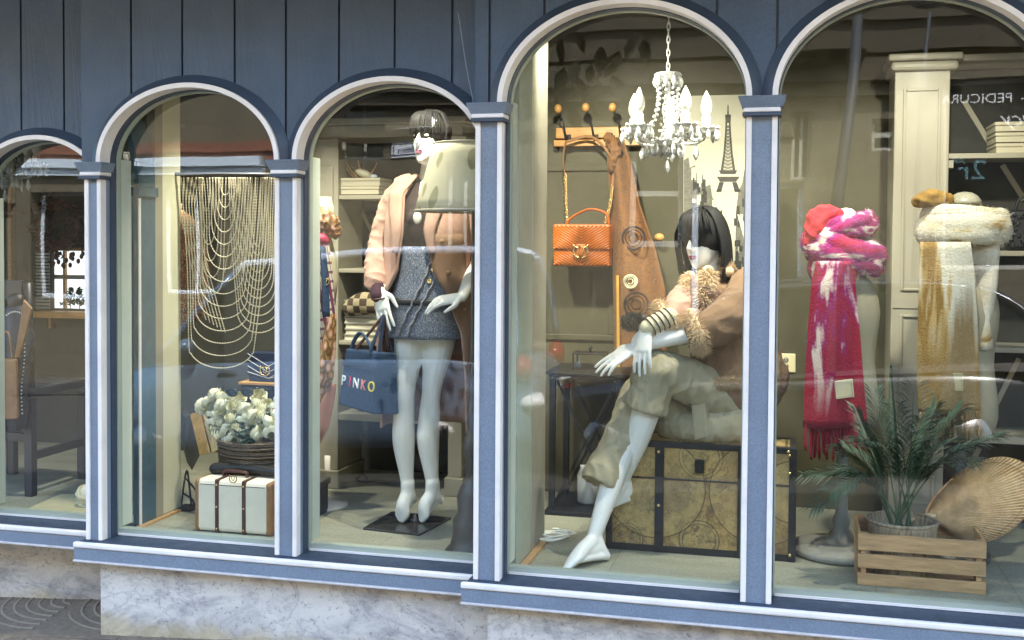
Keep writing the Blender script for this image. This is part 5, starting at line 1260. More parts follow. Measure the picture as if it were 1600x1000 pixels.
sg = thing('sunglasses', 'black framed sunglasses with gold hinges lying on the roses', 'sunglasses', P(375, 615, YF-.06))
for x in (362, 386):
    mb = MB(); c = P(x, 612, YF-.07); mb.tube([c+V((.026*math.cos(a), -.004*math.sin(a), .018*math.sin(a)*(1.1 if math.sin(a) < 0 else .8))) for a in [i*2*PI/20 for i in range(20)]], .0042, 7, closed=True); build('rim', mb, M['black'], sg, True)
    mb = MB(); mb.ball(c, (.023, .002, .015), 14, 8); build('lens', mb, M['dark_pane'], sg, True)
mb = MB(); mb.tube([P(371, 610, YF-.07), P(377, 609, YF-.07)], .003, 6); build('bridge', mb, M['black'], sg)
for x, x2 in ((353, 350), (395, 424)):
    mb = MB(); mb.tube([P(x, 608, YF-.07), P((x+x2)/2, 606, YF), P(x2, 610, YF+.05)], .003, 6); build('temple', mb, M['black'], sg)
# shelf box with blue chevron bag
cbx = thing('display_box', 'dark wooden box holding the blue quilted bag behind the roses', 'box', P(410, 640, 4.72))
a, b = P(372, 660, 4.62), P(450, 600, 4.62)
build('box_top', bx((a.x, 4.62, b.z-.012), (b.x, 4.9, b.z)), M['wood_v'], cbx, bevel=.002)
build('box_body', bx((a.x+.01, 4.63, .001), (b.x-.01, 4.89, b.z-.0125)), M['black'], cbx)
def emblem(name, c, r, m, parent, n=V((0, -1, 0))):
    """two birds facing each other, forming a ring"""
    e = part(name, parent); ux = V((1, 0, 0)); uz = V((0, 0, 1)); q = lambda x, z: c+ux*(x*r)+uz*(z*r)
    for s_ in (-1, 1):
        mb = MB(); mb.tube(spline([q(s_*.12, -.95), q(s_*.75, -.62), q(s_*.98, .0), q(s_*.8, .55), q(s_*.35, .5), q(s_*.12, .72)], 5), [r*.14]*11+[r*.12]*10+[r*.1]*5, 7); build('ring_half', mb, m, e, True)
        mb = MB(); mb.tube(spline([q(s_*.78, .5), q(s_*.95, .8), q(s_*1.05, 1.0)], 4), [r*.12]*5+[r*.05]*4, 6); build('wing', mb, m, e, True)
        mb = MB(); mb.tube(spline([q(s_*.38, .35), q(s_*.3, -.1), q(s_*.1, -.5)], 4), [r*.1]*9, 6); build('tail', mb, m, e, True)
    return e
nb = thing('handbag', 'navy quilted bag with pale chevron stitching and bird ring clasp above the roses', 'handbag', P(412, 598, 4.7))
a, b = P(388, 597, 4.66), P(455, 553, 4.66)
mb = MB(); mb.box((a.x, 4.66, a.z), (b.x, 4.74, b.z)); build('bag_body', mb, M['navy_leather'], nb, bevel=.008)
mb = MB(); mb.prism([V((a.x-.001, 4.656, b.z+.002)), V((b.x+.001, 4.656, b.z+.002)), V((b.x+.001, 4.656, a.z+.035)), V(((a.x+b.x)/2, 4.656, a.z+.018)), V((a.x-.001, 4.656, a.z+.035))], (0, -.006, 0)); build('flap', mb, M['navy_leather'], nb, bevel=.003)
for k in range(4):
    z = b.z-.004-.028*k; mb = MB(); mb.tube([V((a.x+.003, 4.648, z)), V(((a.x+b.x)/2, 4.648, z-.055 if z-.055 > a.z+.02 else a.z+.022)), V((b.x-.003, 4.648, z))], .0016, 5); build('stitching', mb, M['navy_silver'], nb)
emblem('clasp', P(414, 579, 4.643), .024, M['brass'], nb)
# gilt frame leaning, dark backing
gf = thing('picture_frame', 'gilt picture frame leaning on its side left of the rose basket', 'picture frame', P(315, 712, 4.5))
fr = [P(296, 648, 4.52), P(314, 645, 4.5), P(329, 708, 4.42), P(312, 712, 4.42)]
mb = MB(); mb.prism(fr, (-.02, .05, 0)); build('front_rail', mb, M['gold'], gf, bevel=.006)
mb = MB(); mb.prism([P(288, 652, 4.545), P(297, 648, 4.525), P(312, 712, 4.425), P(300, 735, 4.44), P(290, 700, 4.5)], (-.12, .16, 0)); build('backing', mb, M['dark_wood'], gf)
mb = MB(); mb.prism([P(314.5, 646, 4.52), P(318, 648, 4.52), P(346, 700, 4.46), P(330, 708, 4.44)], (-.01, .06, 0)); build('lower_rail', mb, M['gold'], gf, bevel=.004)
iw = thing('iron_stand', 'small black wrought iron stand in the corner by the cream partition', 'stand', G(292, 792))
for pts in (((283, 792), (287, 760), (292, 735), (296, 760), (299, 791)), ((285, 770), (300, 780), (304, 790)), ((288, 745), (305, 765), (310, 780))):
    mb = MB(); mb.tube(spline([P(x, y, 4.52) for x, y in pts], 5), .005, 6); build('iron_scroll', mb, M['iron'], iw, True)
build('foot_bar', bx((P(280, 792, 4.5).x, 4.45, .0005), (P(306, 792, 4.5).x, 4.55, .012)), M['iron'], iw)
# suitcase
sc_ = thing('suitcase', 'small ivory canvas suitcase with tan corners and maroon straps', 'suitcase', G(362, 835))
a, b = G(306, 829), G(425, 840); zt = P(308, 747, a.y).z; dpt = .17; yf = (a.y+b.y)/2-.004
x0, x1 = a.x, b.x
mb = MB(); mb.box((x0+.003, yf, .004), (x1-.003, yf+dpt, zt-.002)); build('case', mb, M['canvas'], sc_, bevel=.016)
for xx0, xx1 in ((x0, x0+.026), (x1-.034, x1)):
    mb = MB(); mb.box((xx0, yf-.003, .001), (xx1, yf+dpt+.003, zt)); build('leather_end', mb, M['brown_leather'], sc_, bevel=.014)
for q in (339, 381):
    xx = PX(q, 790, yf); mb = MB(); mb.box((xx-.0085, yf-.005, .002), (xx+.0085, yf+dpt+.005, zt+.0035)); build('strap', mb, M['maroon'], sc_, bevel=.004)
    for z in (.02, zt*.5, zt-.02):
        mb = MB(); mb.ball(V((xx, yf-.006, z)), (.0045, .003, .0045), 8, 6); build('rivet', mb, M['brass'], sc_, True)
mb = MB(); mb.box((x0+.026, yf-.0015, zt-.022), (x1-.034, yf-.0002, zt-.0195)); build('lid_seam', mb, M['maroon'], sc_)
emblem('clasp', P(364, 748, yf-.012), .017, M['dark_brass'], sc_)
mb = MB(); mb.tube(spline([V((x0+.09, yf+dpt/2, zt)), V((x0+.1, yf+dpt/2, zt+.02)), V((x0+.19, yf+dpt/2, zt+.02)), V((x0+.2, yf+dpt/2, zt))], 5), .008, 8); build('handle', mb, M['maroon'], sc_, True)
bl = thing('belt_bag', 'dark rolled bag lying on top of the ivory suitcase', 'bag', V((x0+.15, yf+.1, zt)))
mb = MB(); mb.limb([V((x0+.03, yf+.12, zt+.022)), V((x0+.15, yf+.13, zt+.026)), V((x1-.03, yf+.12, zt+.022))], [(.024, .03), (.028, .03), (.022, .03)], 12, 5, side=(0, 0, 1)); build('bag_body', mb, M['black'], bl, True)

# ------------------------------------------------------------------ bookcase with boxes behind the standing mannequin
def zat(px, py, Y): return P(px, py, Y).z
kb = thing('bookcase', 'cream open bookcase with braced back standing behind the standing mannequin', 'bookcase', G(600, 760))
yk = 5.08; xl, xr = PX(484, 600, yk), PX(722, 600, yk); xp0 = PX(528, 600, yk); xp1 = PX(700, 600, yk)
zc = zat(560, 196, yk)
build('cornice', bx((xl-.03, yk-.05, zc), (xr+.03, 5.44, zc+.032)), M['cream'], kb, bevel=.006)
build('frieze', bx((xl-.005, yk-.012, zc-.06), (xr, 5.4, zc-.0005)), M['cream'], kb, bevel=.004)
build('upright', bx((xl, yk, .09), (xp0, 5.4, zc-.0605)), M['cream'], kb, bevel=.004)
build('upright_panel', bx((xl+.03, yk-.008, .7), (xp0-.025, yk-.0005, zc-.2)), M['cream'], kb, bevel=.006)
build('upright', bx((xp1, yk, .09), (xr, 5.4, zc-.0605)), M['cream'], kb, bevel=.004)
build('capital', bx((xp1-.035, yk-.03, zc-.1), (xr+.02, yk-.0125, zc-.062)), M['cream'], kb, bevel=.006)
for a, b in ((xl-.012, xp0+.012), (xp1-.012, xr+.012)): build('plinth', bx((a, yk-.02, .0005), (b, 5.41, .0895)), M['cream'], kb, bevel=.005)
for py, th in ((308, .020), (424, .02), (538, .02), (655, .036)): 
    z = zat(610, py, yk); build('shelf', bx((xp0+.0005, yk+.004, z-th/2), (xp1-.0005, 5.4, z+th/2)), M['cream'], kb, bevel=.003)
for (x0_, y0_, x1_, y1_) in ((533, 236, 552, 276), (566, 330, 592, 385), (576, 668, 538, 720), (690, 330, 660, 420)):
    mb = MB(); mb.bar(P(x0_, y0_, 5.38), P(x1_, y1_, 5.38), .02, .012, (0, 1, 0)); build('brace', mb, M['cream'], kb)
za = zat(570, 307, yk)+.011
h_ = (zat(570, 281, yk+.03)-zat(570, 307, yk+.03))
linen_box(PX(526, 300, yk+.03)+.0, PX(592, 300, yk+.03), yk+.03, yk+.2, za, za+h_*.5-.001, 'cream linen box directly on the upper shelf behind the standing mannequin')
linen_box(PX(526, 300, yk+.03)-.002, PX(594, 300, yk+.03), yk+.028, yk+.2, za+h_*.5, za+h_, 'cream linen box stacked on the other under the shell ornament')
so = thing('ornament', 'pale shell ornament with twigs on the stacked cream boxes', 'ornament', P(570, 280, yk+.1))
mb = MB(); mb.ball(P(568, 271, yk+.1), (.045, .03, .02), 14, 8, Euler((0, .35, 0)).to_matrix()); build('shell', mb, M['plaster'], so, True)
mb = MB(); mb.ball(P(584, 276, yk+.09), (.02, .015, .012), 10, 6); build('blue_bead', mb, M['pale_blue'], so, True)
rnd = random.Random(31)
for k in range(9):
    p0 = P(553+3*k, 277, yk+.1); mb = MB(); mb.tube(spline([p0, p0+V((rnd.uniform(-.03, .03), 0, .03)), p0+V((rnd.uniform(-.06, .05), rnd.uniform(-.02, .02), rnd.uniform(.03, .085)))], 3), .0022, 5); build('twig', mb, M['wood'], so)
# books and a toy dog cushion on the lower shelves
zsh = zat(610, 538, yk)+.0105
rnd = random.Random(9)
for k in range(7):
    h = .028; z = zsh+k*(h+.0005); t = thing('book', ['book with pale spine lying at the bottom of the shelf stack', 'book with pale spine second from the bottom of the stack', 'book with pale spine third from the bottom of the stack', 'book with pale spine in the middle of the stack', 'book with pale spine third from the top of the stack', 'book with pale spine second from the top of the stack', 'book with pale spine topmost under the checked cushion'][k], 'book', (PX(565, 500, yk+.04), yk+.1, z), 'stack of pale books on the middle shelf')
    xa, xb = PX(538+rnd.uniform(-2, 2), 500, yk+.04), PX(602+rnd.uniform(-4, 4), 500, yk+.04)
    build('cover', bx((xa, yk+.03+rnd.uniform(0, .008), z), (xb, yk+.2, z+.0035)), M['win_frame2'], t); build('cover', bx((xa, yk+.03, z+h-.0035), (xb, yk+.2, z+h)), M['cream'], t); build('pages', bx((xa+.004, yk+.036, z+.0036), (xb-.004, yk+.196, z+h-.0036)), M['plaster'], t)
ck = thing('cushion', 'small brown checked cushion on the stack of pale books', 'cushion', P(570, 488, yk+.05))
t_ = NT('brown check'); chk = t_.n('ShaderNodeTexChecker'); t_.l(t_.map((1, .3, 1)), chk.inputs[0]); chk.inputs['Scale'].default_value = 28; chk.inputs[1].default_value = (.34, .28, .17, 1); chk.inputs[2].default_value = (.06, .04, .025, 1)
mchk = t_.principled(chk.outputs[0], .9, 0, t_.bump(t_.noise(200), .3, .004))
mb = MB(); mb.limb([P(548, 482, yk+.05), P(568, 474, yk+.03), P(592, 478, yk+.05)], [(.04, .05), (.06, .055), (.045, .05)], 14, 5); fuse('cushion_body', mb, mchk, ck, .007, 3, [(.006, (14, 14, 14))])

# scarf bust with plaid scarf at the left of the third window
sb = thing('bust', 'cream neck bust wrapped in a plaid and a printed scarf with a blue strap', 'display bust', G(500, 762))
YS = 4.72
def m_plaid():
    t = NT('plum plaid'); x, y, z = t.sep(t.map((1, 1, 1), rot=(0, .12, 0)))
    f = lambda s, k, w_: t.math('LESS_THAN', t.math('FRACT', t.math('MULTIPLY', s, k)), w_)
    base = (.60, .53, .44); c = t.mix(f(x, 28, .3), base, (.16, .02, .06)); c = t.mix(t.math('MULTIPLY', f(z, 24, .3), .85), c, (.14, .03, .08)); c = t.mix(f(x, 56, .1), c, (.03, .02, .05))
    return t.principled(c, .9, 0, t.bump(t.noise(250), .3, .003))
M['plaid'] = m_plaid()
t_ = NT('leaf print silk'); v_ = t_.n('ShaderNodeTexVoronoi'); t_.l(t_.map((1, 1, .6), rot=(0, .6, 0)), v_.inputs[0]); v_.inputs['Scale'].default_value = 34
M['print'] = t_.principled(t_.ramp(v_.outputs[0], [(.25, (.62, .40, .32)), (.42, (.40, .18, .05)), (.6, (.08, .05, .02)), (.8, (.50, .30, .12))]), .5, 0, None, sheen=.04)
M['coral'] = mat('coral silk', (.42, .20, .13), .5, .08, 10, .1)
mb = MB(); mb.lathe(P(500, 355, YS)+V((0, 0, -.04)), [(.07, -.32), (.085, -.2), (.075, -.1), (.05, 0), (.045, .07), (.052, .1)], 20); build('bust_form', mb, M['cream_scarf'], sb, True)
mb = MB(); mb.tube([P(500, 480, YS), G(500, 762)+V((0, YS-G(500, 762).y, .03))], .018, 12); build('pole', mb, M['white_paint'], sb, True)
mb = MB(); mb.lathe(V((P(500, 480, YS).x, YS, .0005)), [(.13, 0), (.13, .012), (.03, .03)], 24); build('foot_plate', mb, M['white_paint'], sb, True)
def drape(name, outline, m, par, Y, fold=.012, kf=60, solid=.005, nx=14):
    """hanging cloth: rows of (py, px left, px right, dY)"""
    mb = MB(); rows = []
    for i in range(len(outline)*5-4):
        f = i/5; a = int(min(f, len(outline)-1.0001)); t = f-a; o = [outline[a][j]*(1-t)+outline[a+1][j]*t for j in range(4)]
        rows.append([P(o[1]+(o[2]-o[1])*k/nx, o[0], Y+o[3]) + V((0, fold*math.sin(k/nx*kf*.12+i*.13)-.02*math.sin(PI*k/nx), 0)) for k in range(nx+1)])
    mb.grid(rows); return build(name, mb, m, par, True, solid=solid)
mb = MB(); mb.limb([P(482, 352, YS-.06), P(495, 340, YS-.1), P(512, 345, YS-.08), P(522, 362, YS-.04)], [.03, .04, .04, .03], 12, 5); fuse('scarf_knot', mb, M['print'], sb, .006, 2, [(.012, (35, 35, 35), 'ridge')])
mb = MB(); mb.limb([P(485, 378, YS-.09), P(500, 372, YS-.12), P(508, 376, YS-.1)], [.02, .026, .02], 10, 4); build('red_fold', mb, mat('raspberry silk', (.38, .03, .08), .5, .1, 20, .1), sb, True)
drape('plaid_scarf', [(378, 490, 512, -.1), (430, 484, 519, -.09), (520, 480, 523, -.08), (590, 480, 520, -.07), (640, 482, 505, -.06)], M['plaid'], sb, YS)
drape('printed_scarf', [(490, 514, 524, -.1), (540, 500, 523, -.11), (590, 482, 520, -.11), (640, 481, 494, -.10)], M['print'], sb, YS)
drape('coral_scarf', [(600, 506, 524, -.06), (630, 490, 520, -.07), (670, 486, 512, -.07), (705, 486, 494, -.06)], M['coral'], sb, YS)
drape('blue_strap', [(385, 500, 508, -.14), (440, 503, 513, -.14), (495, 505, 515, -.14)], M['denim'], sb, YS, .002)
emblem('clasp', P(508, 439, YS-.155), .02, M['brass'], sb)
drape('cream_scarf', [(308, 480, 516, -.02), (325, 480, 520, -.03), (345, 500, 520, -.03), (372, 505, 518, -.05)], M['cream_scarf'], sb, YS)
# white box shelf foot, shutter lamp etc.
tag(build('white_leg', MB().lathe(G(505, 762)+V((.02, .02, .0005)), [(.022, 0), (.024, .02), (.02, .06), (.022, .16)], 14), M['white_paint'], None, True), 'short white turned post on the floor below the coral scarf', 'post')
tcl = thing('cable', 'thin dark cable tangle on the floor near the bookcase', 'cable', G(560, 745))
for pts in (((538, 742), (548, 738), (556, 748), (566, 742), (574, 748)), ((540, 748), (552, 744), (562, 752), (600, 750))):
    mb = MB(); mb.tube(spline([G(x, y, .006) for x, y in pts], 5), .004, 6); build('cord', mb, M['iron'], tcl, True)
# ------------------------------------------------------------------ blue tote bag hanging from the mannequin's hand
tb = thing('tote_bag', 'blue denim tote with coloured embroidered letters hanging from the mannequin hand', 'tote bag', P(575, 645, 4.42))
BL, BR, TR, TL = P(528, 632, 4.47), P(584, 648, 4.31), P(587, 550, 4.32), P(540, 544, 4.47)
SR, STR = P(624, 648, 4.45), P(620, 552, 4.45); SL_, STL = BL+(SR-BR), TL+(STR-TR)
mb = MB(); mb.hexa([BL, BR, SR, SL_, TL, TR, STR, STL]); build('bag_body', mb, M['denim'], tb, bevel=.009)
nrm = (BR-BL).cross(TL-BL).normalized(); 
if nrm.y > 0: nrm = -nrm
def on_front(u, v): return BL.lerp(BR, u).lerp(TL.lerp(TR, u), v)
for i, (chx, col) in enumerate(zip('PINKO', ((.75, .75, .78), (.65, .03, .12), (.75, .75, .78), (.75, .25, .22), (.75, .58, .06)))):
    mt = mat('embroidery '+chx, col, .8, .05, 20, .3, 300); c = on_front(.04+(0, .225, .345, .575, .785)[i], .36)+nrm*.0045
    xax = (BR-BL).normalized(); zax = nrm.cross(xax)*-1; zax = xax.cross(nrm)*-1 if xax.cross(nrm).z < 0 else xax.cross(nrm)
    o = text(chx, c, .062, mt, (0, 0, 0), tb, 'letter', ext=.0018); Rm = Matrix((xax, zax, xax.cross(zax))).transposed(); o.rotation_euler = Rm.to_euler()
mb = MB(); mb.prism([on_front(.0, .74)+nrm*.0035, on_front(1, .74)+nrm*.0035, on_front(1, .70)+nrm*.0035, on_front(0, .70)+nrm*.0035], nrm*.003); build('front_seam', mb, M['navy_leather'], tb)
for (a, b, yy) in ((P(549, 545, 4.46), P(580, 551, 4.35), 500), (STL.lerp(STR, .15), STL.lerp(STR, .85), 500)):
    mid = (a+b)/2; mb = MB(); mb.tube(spline([a+V((0, 0, -.03)), a+V((.01, 0, .03)), mid+V((.0, 0, .075)), b+V((-.005, 0, .03)), b+V((0, 0, -.03))], 6), [(.009, .006)]*25, 8); build('handle', mb, M['denim'], tb, True)
hndp = q1(600, 492, -.15)
for a, m_ in ((P(556, 545, 4.42), M['maroon']), (P(578, 548, 4.34), M['navy_leather']), (P(606, 548, 4.40), M['maroon']), (P(592, 550, 4.36), M['navy_leather'])):
    mb = MB(); mb.tube([hndp, a.lerp(hndp, .5)+V((.002, 0, 0)), a], [(.007, .003)]*3, 6); build('strap', mb, m_, tb)
# ------------------------------------------------------------------ floor lamp with mirrored leaves painted into its shade in front of the mannequin
fl = thing('floor_lamp', 'floor lamp with a cream shade bearing painted leaf reflections on a dark turned wooden stem', 'floor lamp', (P(730, 700, 4.17).x, 4.17, 0))
YL = 4.20; lx = P(738, 600, YL).x
def m_shade():  # tree leaves mirrored in the pane are painted into the linen colour
    t = NT('linen with mirrored leaves'); v = t.n('ShaderNodeTexVoronoi'); t.l(t.map((13, 13, 6.0), rot=(0, .35, 0)), v.inputs[0]); v.inputs['Scale'].default_value = 1.0
    k = t.math('ADD', v.outputs[0], t.math('MULTIPLY', t.noise(18, 3), .25))
    c = t.ramp(k, [(.40, (.42, .40, .24)), (.46, (.72, .67, .49))]); t.principled(c, .85, 0, t.bump(t.noise(320), .3, .003)); b = [n for n in t.t.nodes if n.type == 'BSDF_PRINCIPLED'][0]; tl = t.n('ShaderNodeBsdfTranslucent'); t.l(c, tl.inputs[0]); mx = t.n('ShaderNodeMixShader'); mx.inputs[0].default_value = .45; t.l(b.outputs[0], mx.inputs[1]); t.l(tl.outputs[0], mx.inputs[2]); t.l(mx.outputs[0], t.out.inputs[0]); return t.m
M['shade'] = m_shade()
zt, zb = zat(700, 226, YL), zat(700, 330, YL); rt, rbm = lx-PX(681, 226, YL), lx-PX(653, 330, YL); rt, rbm = rt*1.0, rbm*1.0
mb = MB(); mb.grid([[V((lx+(rt+(rbm-rt)*i/6)*math.cos(a), YL+(rt+(rbm-rt)*i/6)*math.sin(a), zt+(zb-zt)*i/6)) for a in [k*2*PI/40 for k in range(40)]] for i in range(7)], True)
shd = build('lamp_shade', mb, M['shade'], fl, True, solid=.003)
mb = MB(); mb.tube([V((lx+rbm*math.cos(a), YL+rbm*math.sin(a), zb)) for a in [k*2*PI/40 for k in range(40)]], .005, 6, closed=True); mb.tube([V((lx+rt*math.cos(a), YL+rt*math.sin(a), zt)) for a in [k*2*PI/40 for k in range(40)]], .004, 6, closed=True); build('shade_trim', mb, M['cream'], shd, True)
hz = lambda py: zat(735, py, YL)
prof = [(.105, .0005), (.105, hz(858)), (.085, hz(850)), (.075, hz(835)), (.075, hz(812)), (.055, hz(800)), (.060, hz(775)), (.045, hz(760)), (.03, hz(752)), (.024, hz(742)), (.034, hz(735)), (.022, hz(725)), (.030, hz(710)), (.038, hz(696)), (.028, hz(684)), (.018, hz(672)), (.024, hz(660)), (.012, hz(640)), (.007, hz(560)), (.007, hz(450)), (.007, hz(340)), (.007, hz(300))]
mb = MB(); mb.lathe((lx, YL, 0), prof, 26); build('stem', mb, M['dark_wood'], fl, True)
mb = MB(); mb.tube([V((lx-rt, YL, zt-.01)), V((lx+rt, YL, zt-.01))], .003, 6); build('shade_spider', mb, M['iron'], fl)
mb = MB(); mb.lathe((lx, YL, hz(300)), [(.014, 0), (.014, .04), (.03, .07), (.032, .1), (.015, .13)], 14); build('bulb', mb, M['white_bulb'], fl, True)
# ------------------------------------------------------------------ right rooms: trunk with old map print
tk = thing('trunk', 'large travel trunk with old world map print and black edging under the seated mannequin', 'trunk', (-.33, 4.37, 0))
yT = 4.372; xa, xb = -.715, PX(1243, 800, yT); zT = P(1235, 701, yT).z; yB = min(4.9, G(1238, 676, zT+.02).y)
def m_map():
    t = NT('old map print'); x, y, z = t.sep(); 
    n1 = t.noise(7, 6, .65, None, .6); n2 = t.noise(26, 5, .7)
    c = t.ramp(n2, [(.3, (.10, .055, .018)), (.45, (.27, .18, .06)), (.6, (.42, .29, .105)), (.8, (.28, .165, .055))])
    land = t.ramp(n1, [(.53, 0), (.545, 1)]); c = t.mix(t.math('MULTIPLY', land, .45), c, (.10, .07, .04))
    coast = t.ramp(n1, [(.528, 0), (.538, 1), (.548, 0)]); c = t.mix(t.math('MULTIPLY', coast, .85), c, (.03, .02, .015))
    def circ(cx, cz, r, fill=None):
        d = t.math('SQRT', t.math('ADD', t.math('POWER', t.math('SUBTRACT', x, cx), 2), t.math('POWER', t.math('SUBTRACT', z, cz), 2)))
        return d, t.math('LESS_THAN', t.math('ABSOLUTE', t.math('SUBTRACT', d, r)), .0022), t.math('LESS_THAN', d, r)
    for cx, cz, r in [(q.x+.33, q.z, rr) for q, rr in ((P(1092, 845, yT), .078), (P(980, 842, yT), .062), (P(1095, 715, yT), .085), (P(1022, 762, yT), .20), (P(1190, 772, yT), .20), (P(1240, 770, yT), .12))]:
        d, e, ins = circ(cx, cz, r); c = t.mix(t.math('MULTIPLY', ins, .22), c, (.52, .42, .19)); c = t.mix(t.math('MULTIPLY', e, .8), c, (.05, .03, .02))
        if r < .1:
            d2, e2, i2 = circ(cx, cz, r*.84); c = t.mix(t.math('MULTIPLY', e2, .6), c, (.06, .04, .02))
            bl = t.ramp(t.noise(45, 4, .7), [(.52, 0), (.56, 1)]); c = t.mix(t.math('MULTIPLY', t.math('MULTIPLY', i2, bl), .6), c, (.05, .035, .03))
    lines = t.ramp(t.wave(9, 'DIAGONAL', 1.5), [(.49, 0), (.5, 1), (.51, 0)]); c = t.mix(t.math('MULTIPLY', lines, .3), c, (.06, .04, .02))
    fine = t.ramp(t.noise(75, 5, .8, None, 1.2), [(.56, 0), (.60, 1)]); msk = t.ramp(t.noise(8, 3, .6), [(.42, 0), (.58, 1)]); c = t.mix(t.math('MULTIPLY', t.math('MULTIPLY', fine, msk), .8), c, (.045, .028, .018)); c = t.mix(t.ramp(t.noise(3, 3, .6), [(.4, 0), (.7, .45)]), c, (.22, .11, .045))
    return t.principled(c, .5, 0, t.bump(t.noise(150), .15, .003), coat=.1)
M['map'] = m_map(); zl = zT-.145
mb = MB(); mb.box((xa+.004, yT+.004, .004), (xb-.004, yB-.004, zl-.002)); build('case', mb, M['map'], tk)
mb = MB(); mb.box((xa+.004, yT+.004, zl+.001), (xb-.004, yB-.004, zT-.004)); build('lid', mb, M['map'], tk, bevel=.004)
w_ = .026
for z0, z1 in ((.0008, .028), (zl-.004, zl+.003), (zT-.022, zT+.001)):
    mb = MB(); mb.box((xa, yT, z0), (xb, yT+.0035, z1)); build('edging', mb, M['black'], tk, bevel=.001)
for x0, x1 in ((xa, xa+w_), (xb-w_, xb), (PX(1030, 780, yT)-.018, PX(1030, 780, yT)+.018), (PX(1158, 780, yT)-.014, PX(1158, 780, yT)+.014)):
    mb = MB(); mb.box((x0+.0003, yT-.0035, .001), (x1-.0003, yT-.0003, zT)); build('strap', mb, M['black'], tk, bevel=.001)
for y0_, y1_ in ((yT+.0037, yT+.026), (yB-.026, yB)):
    mb = MB(); mb.box((xa, y0_, zT-.0035), (xb, y1_, zT+.0012)); build('edging', mb, M['black'], tk)
mb = MB(); mb.box((xb-.024, yT+.027, zT-.0035), (xb, yB-.027, zT+.0012)); mb.box((xb-.003, yT+.004, .001), (xb+.002, yT+.03, zT-.004)); build('edging', mb, M['black'], tk)
mb = MB(); c = P(1093, 728, yT-.002); mb.box((c.x-.018, yT-.012, c.z-.026), (c.x+.018, yT-.0002, c.z+.026)); build('lock', mb, M['iron'], tk, bevel=.003)
for px_, py_ in ((1234, 712), (1234, 740), (1234, 868), (1232, 706), (1029, 706), (1029, 790)):
    mb = MB(); mb.ball(P(px_, py_, yT-.005), (.0065, .004, .0065), 8, 6); build('stud', mb, M['brass'], tk, True)
# ------------------------------------------------------------------ black metal side table, lantern box
st_ = thing('side_table', 'black iron side table with crossed braces under the hanging orange bag', 'side table', (-.9, 5.0, 0))
yt = 4.87; xl, xr = PX(862, 700, yt), PX(966, 700, yt); zt = zat(860, 580, yt); yb_ = 5.21
mb = MB(); mb.box((PX(853, 580, yt), yt-.03, zt-.012), (xr+.055, yb_+.03, zt)); build('top', mb, M['iron'], st_, bevel=.002)
mb = MB(); mb.box((xl-.012, yt-.005, zt-.034), (xr+.02, yb_, zt-.0125)); build('apron', mb, M['iron'], st_)
mb = MB(); mb.box((PX(852, 800, yt), yt-.03, .0005), (xr+.03, yb_+.03, .02)); build('base', mb, M['iron'], st_, bevel=.002)
for x in (xl, xr):
    for y in (yt, yb_-.02):
        mb = MB(); mb.box((x-.013, y, .0205), (x+.013, y+.024, zt-.0345)); build('leg', mb, M['iron'], st_)
for y in (yt+.026, yb_-.03):
    for a, b in ((xl+.014, xr-.014), (xr-.014, xl+.014)):
        mb = MB(); yy = y+(.008 if a > b else 0); mb.bar((a, yy, .05), (b, yy, zt-.04), .012, .006, (0, 1, 0)); build('brace', mb, M['iron'], st_)
ln = thing('trinket_box', 'small glass sided metal box with a knob on the black side table', 'box', P(920, 578, 5.0))
xl2, xr2 = PX(898, 570, 5.0), PX(946, 570, 5.0); z0 = zt; z1 = zt+.07
for x in (xl2, xr2):
    for y in (4.96, 5.06):
        build('corner_post', bx((x-.003, y-.003, z0+.0005), (x+.003, y+.003, z1)), M['iron'], ln)
build('glass_side', bx((xl2+.004, 4.959, z0+.005), (xr2-.004, 4.961, z1-.002)), M['glass'], ln)
build('lid', bx((xl2-.006, 4.952, z1+.0005), (xr2+.006, 5.068, z1+.008)), M['iron'], ln, bevel=.002)
mb = MB(); mb.lathe(((xl2+xr2)/2, 5.01, z1+.0085), [(.006, 0), (.004, .008), (.011, .016), (.008, .026)], 12); build('knob', mb, M['iron'], ln, True)
jr = thing('jar', 'glass jar lantern standing on the low shelf of the side table', 'jar', (PX(920, 770, 5.04), 5.04, .0205))
mb = MB(); mb.lathe((PX(920, 770, 5.04), 5.04, .021), [(.05, 0), (.055, .01), (.055, .13), (.04, .16), (.042, .175)], 18); build('glass', mb, M['crystal'], jr, True)
mb = MB(); mb.lathe((PX(920, 770, 5.04), 5.04, .024), [(.03, 0), (.03, .05), (.004, .055)], 14); build('candle', mb, M['black'], jr, True)
# cable heap
cb_ = thing('cable', 'white cable bundle lying on the floor beside the white partition', 'cable', G(870, 835))
rnd = random.Random(3)
for k in range(5):
    c = G(866+rnd.uniform(-8, 8), 834+rnd.uniform(-5, 5), .008+.004*k); mb = MB(); ph = rnd.uniform(0, 6)
    mb.tube([c+V(((.05+.006*k)*math.cos(a), (.09-.012*k)*math.sin(a+.5), .004*math.sin(3*a+ph))) for a in [ph+i*(2*PI*.93)/26 for i in range(27)]], .0042, 6); build('cord', mb, M['cable'], cb_, True)
mb = MB(); c = G(880, 832, .016); mb.box(c-V((.025, .02, .012)), c+V((.025, .02, .012))); build('plug', mb, M['cable'], cb_, bevel=.005)
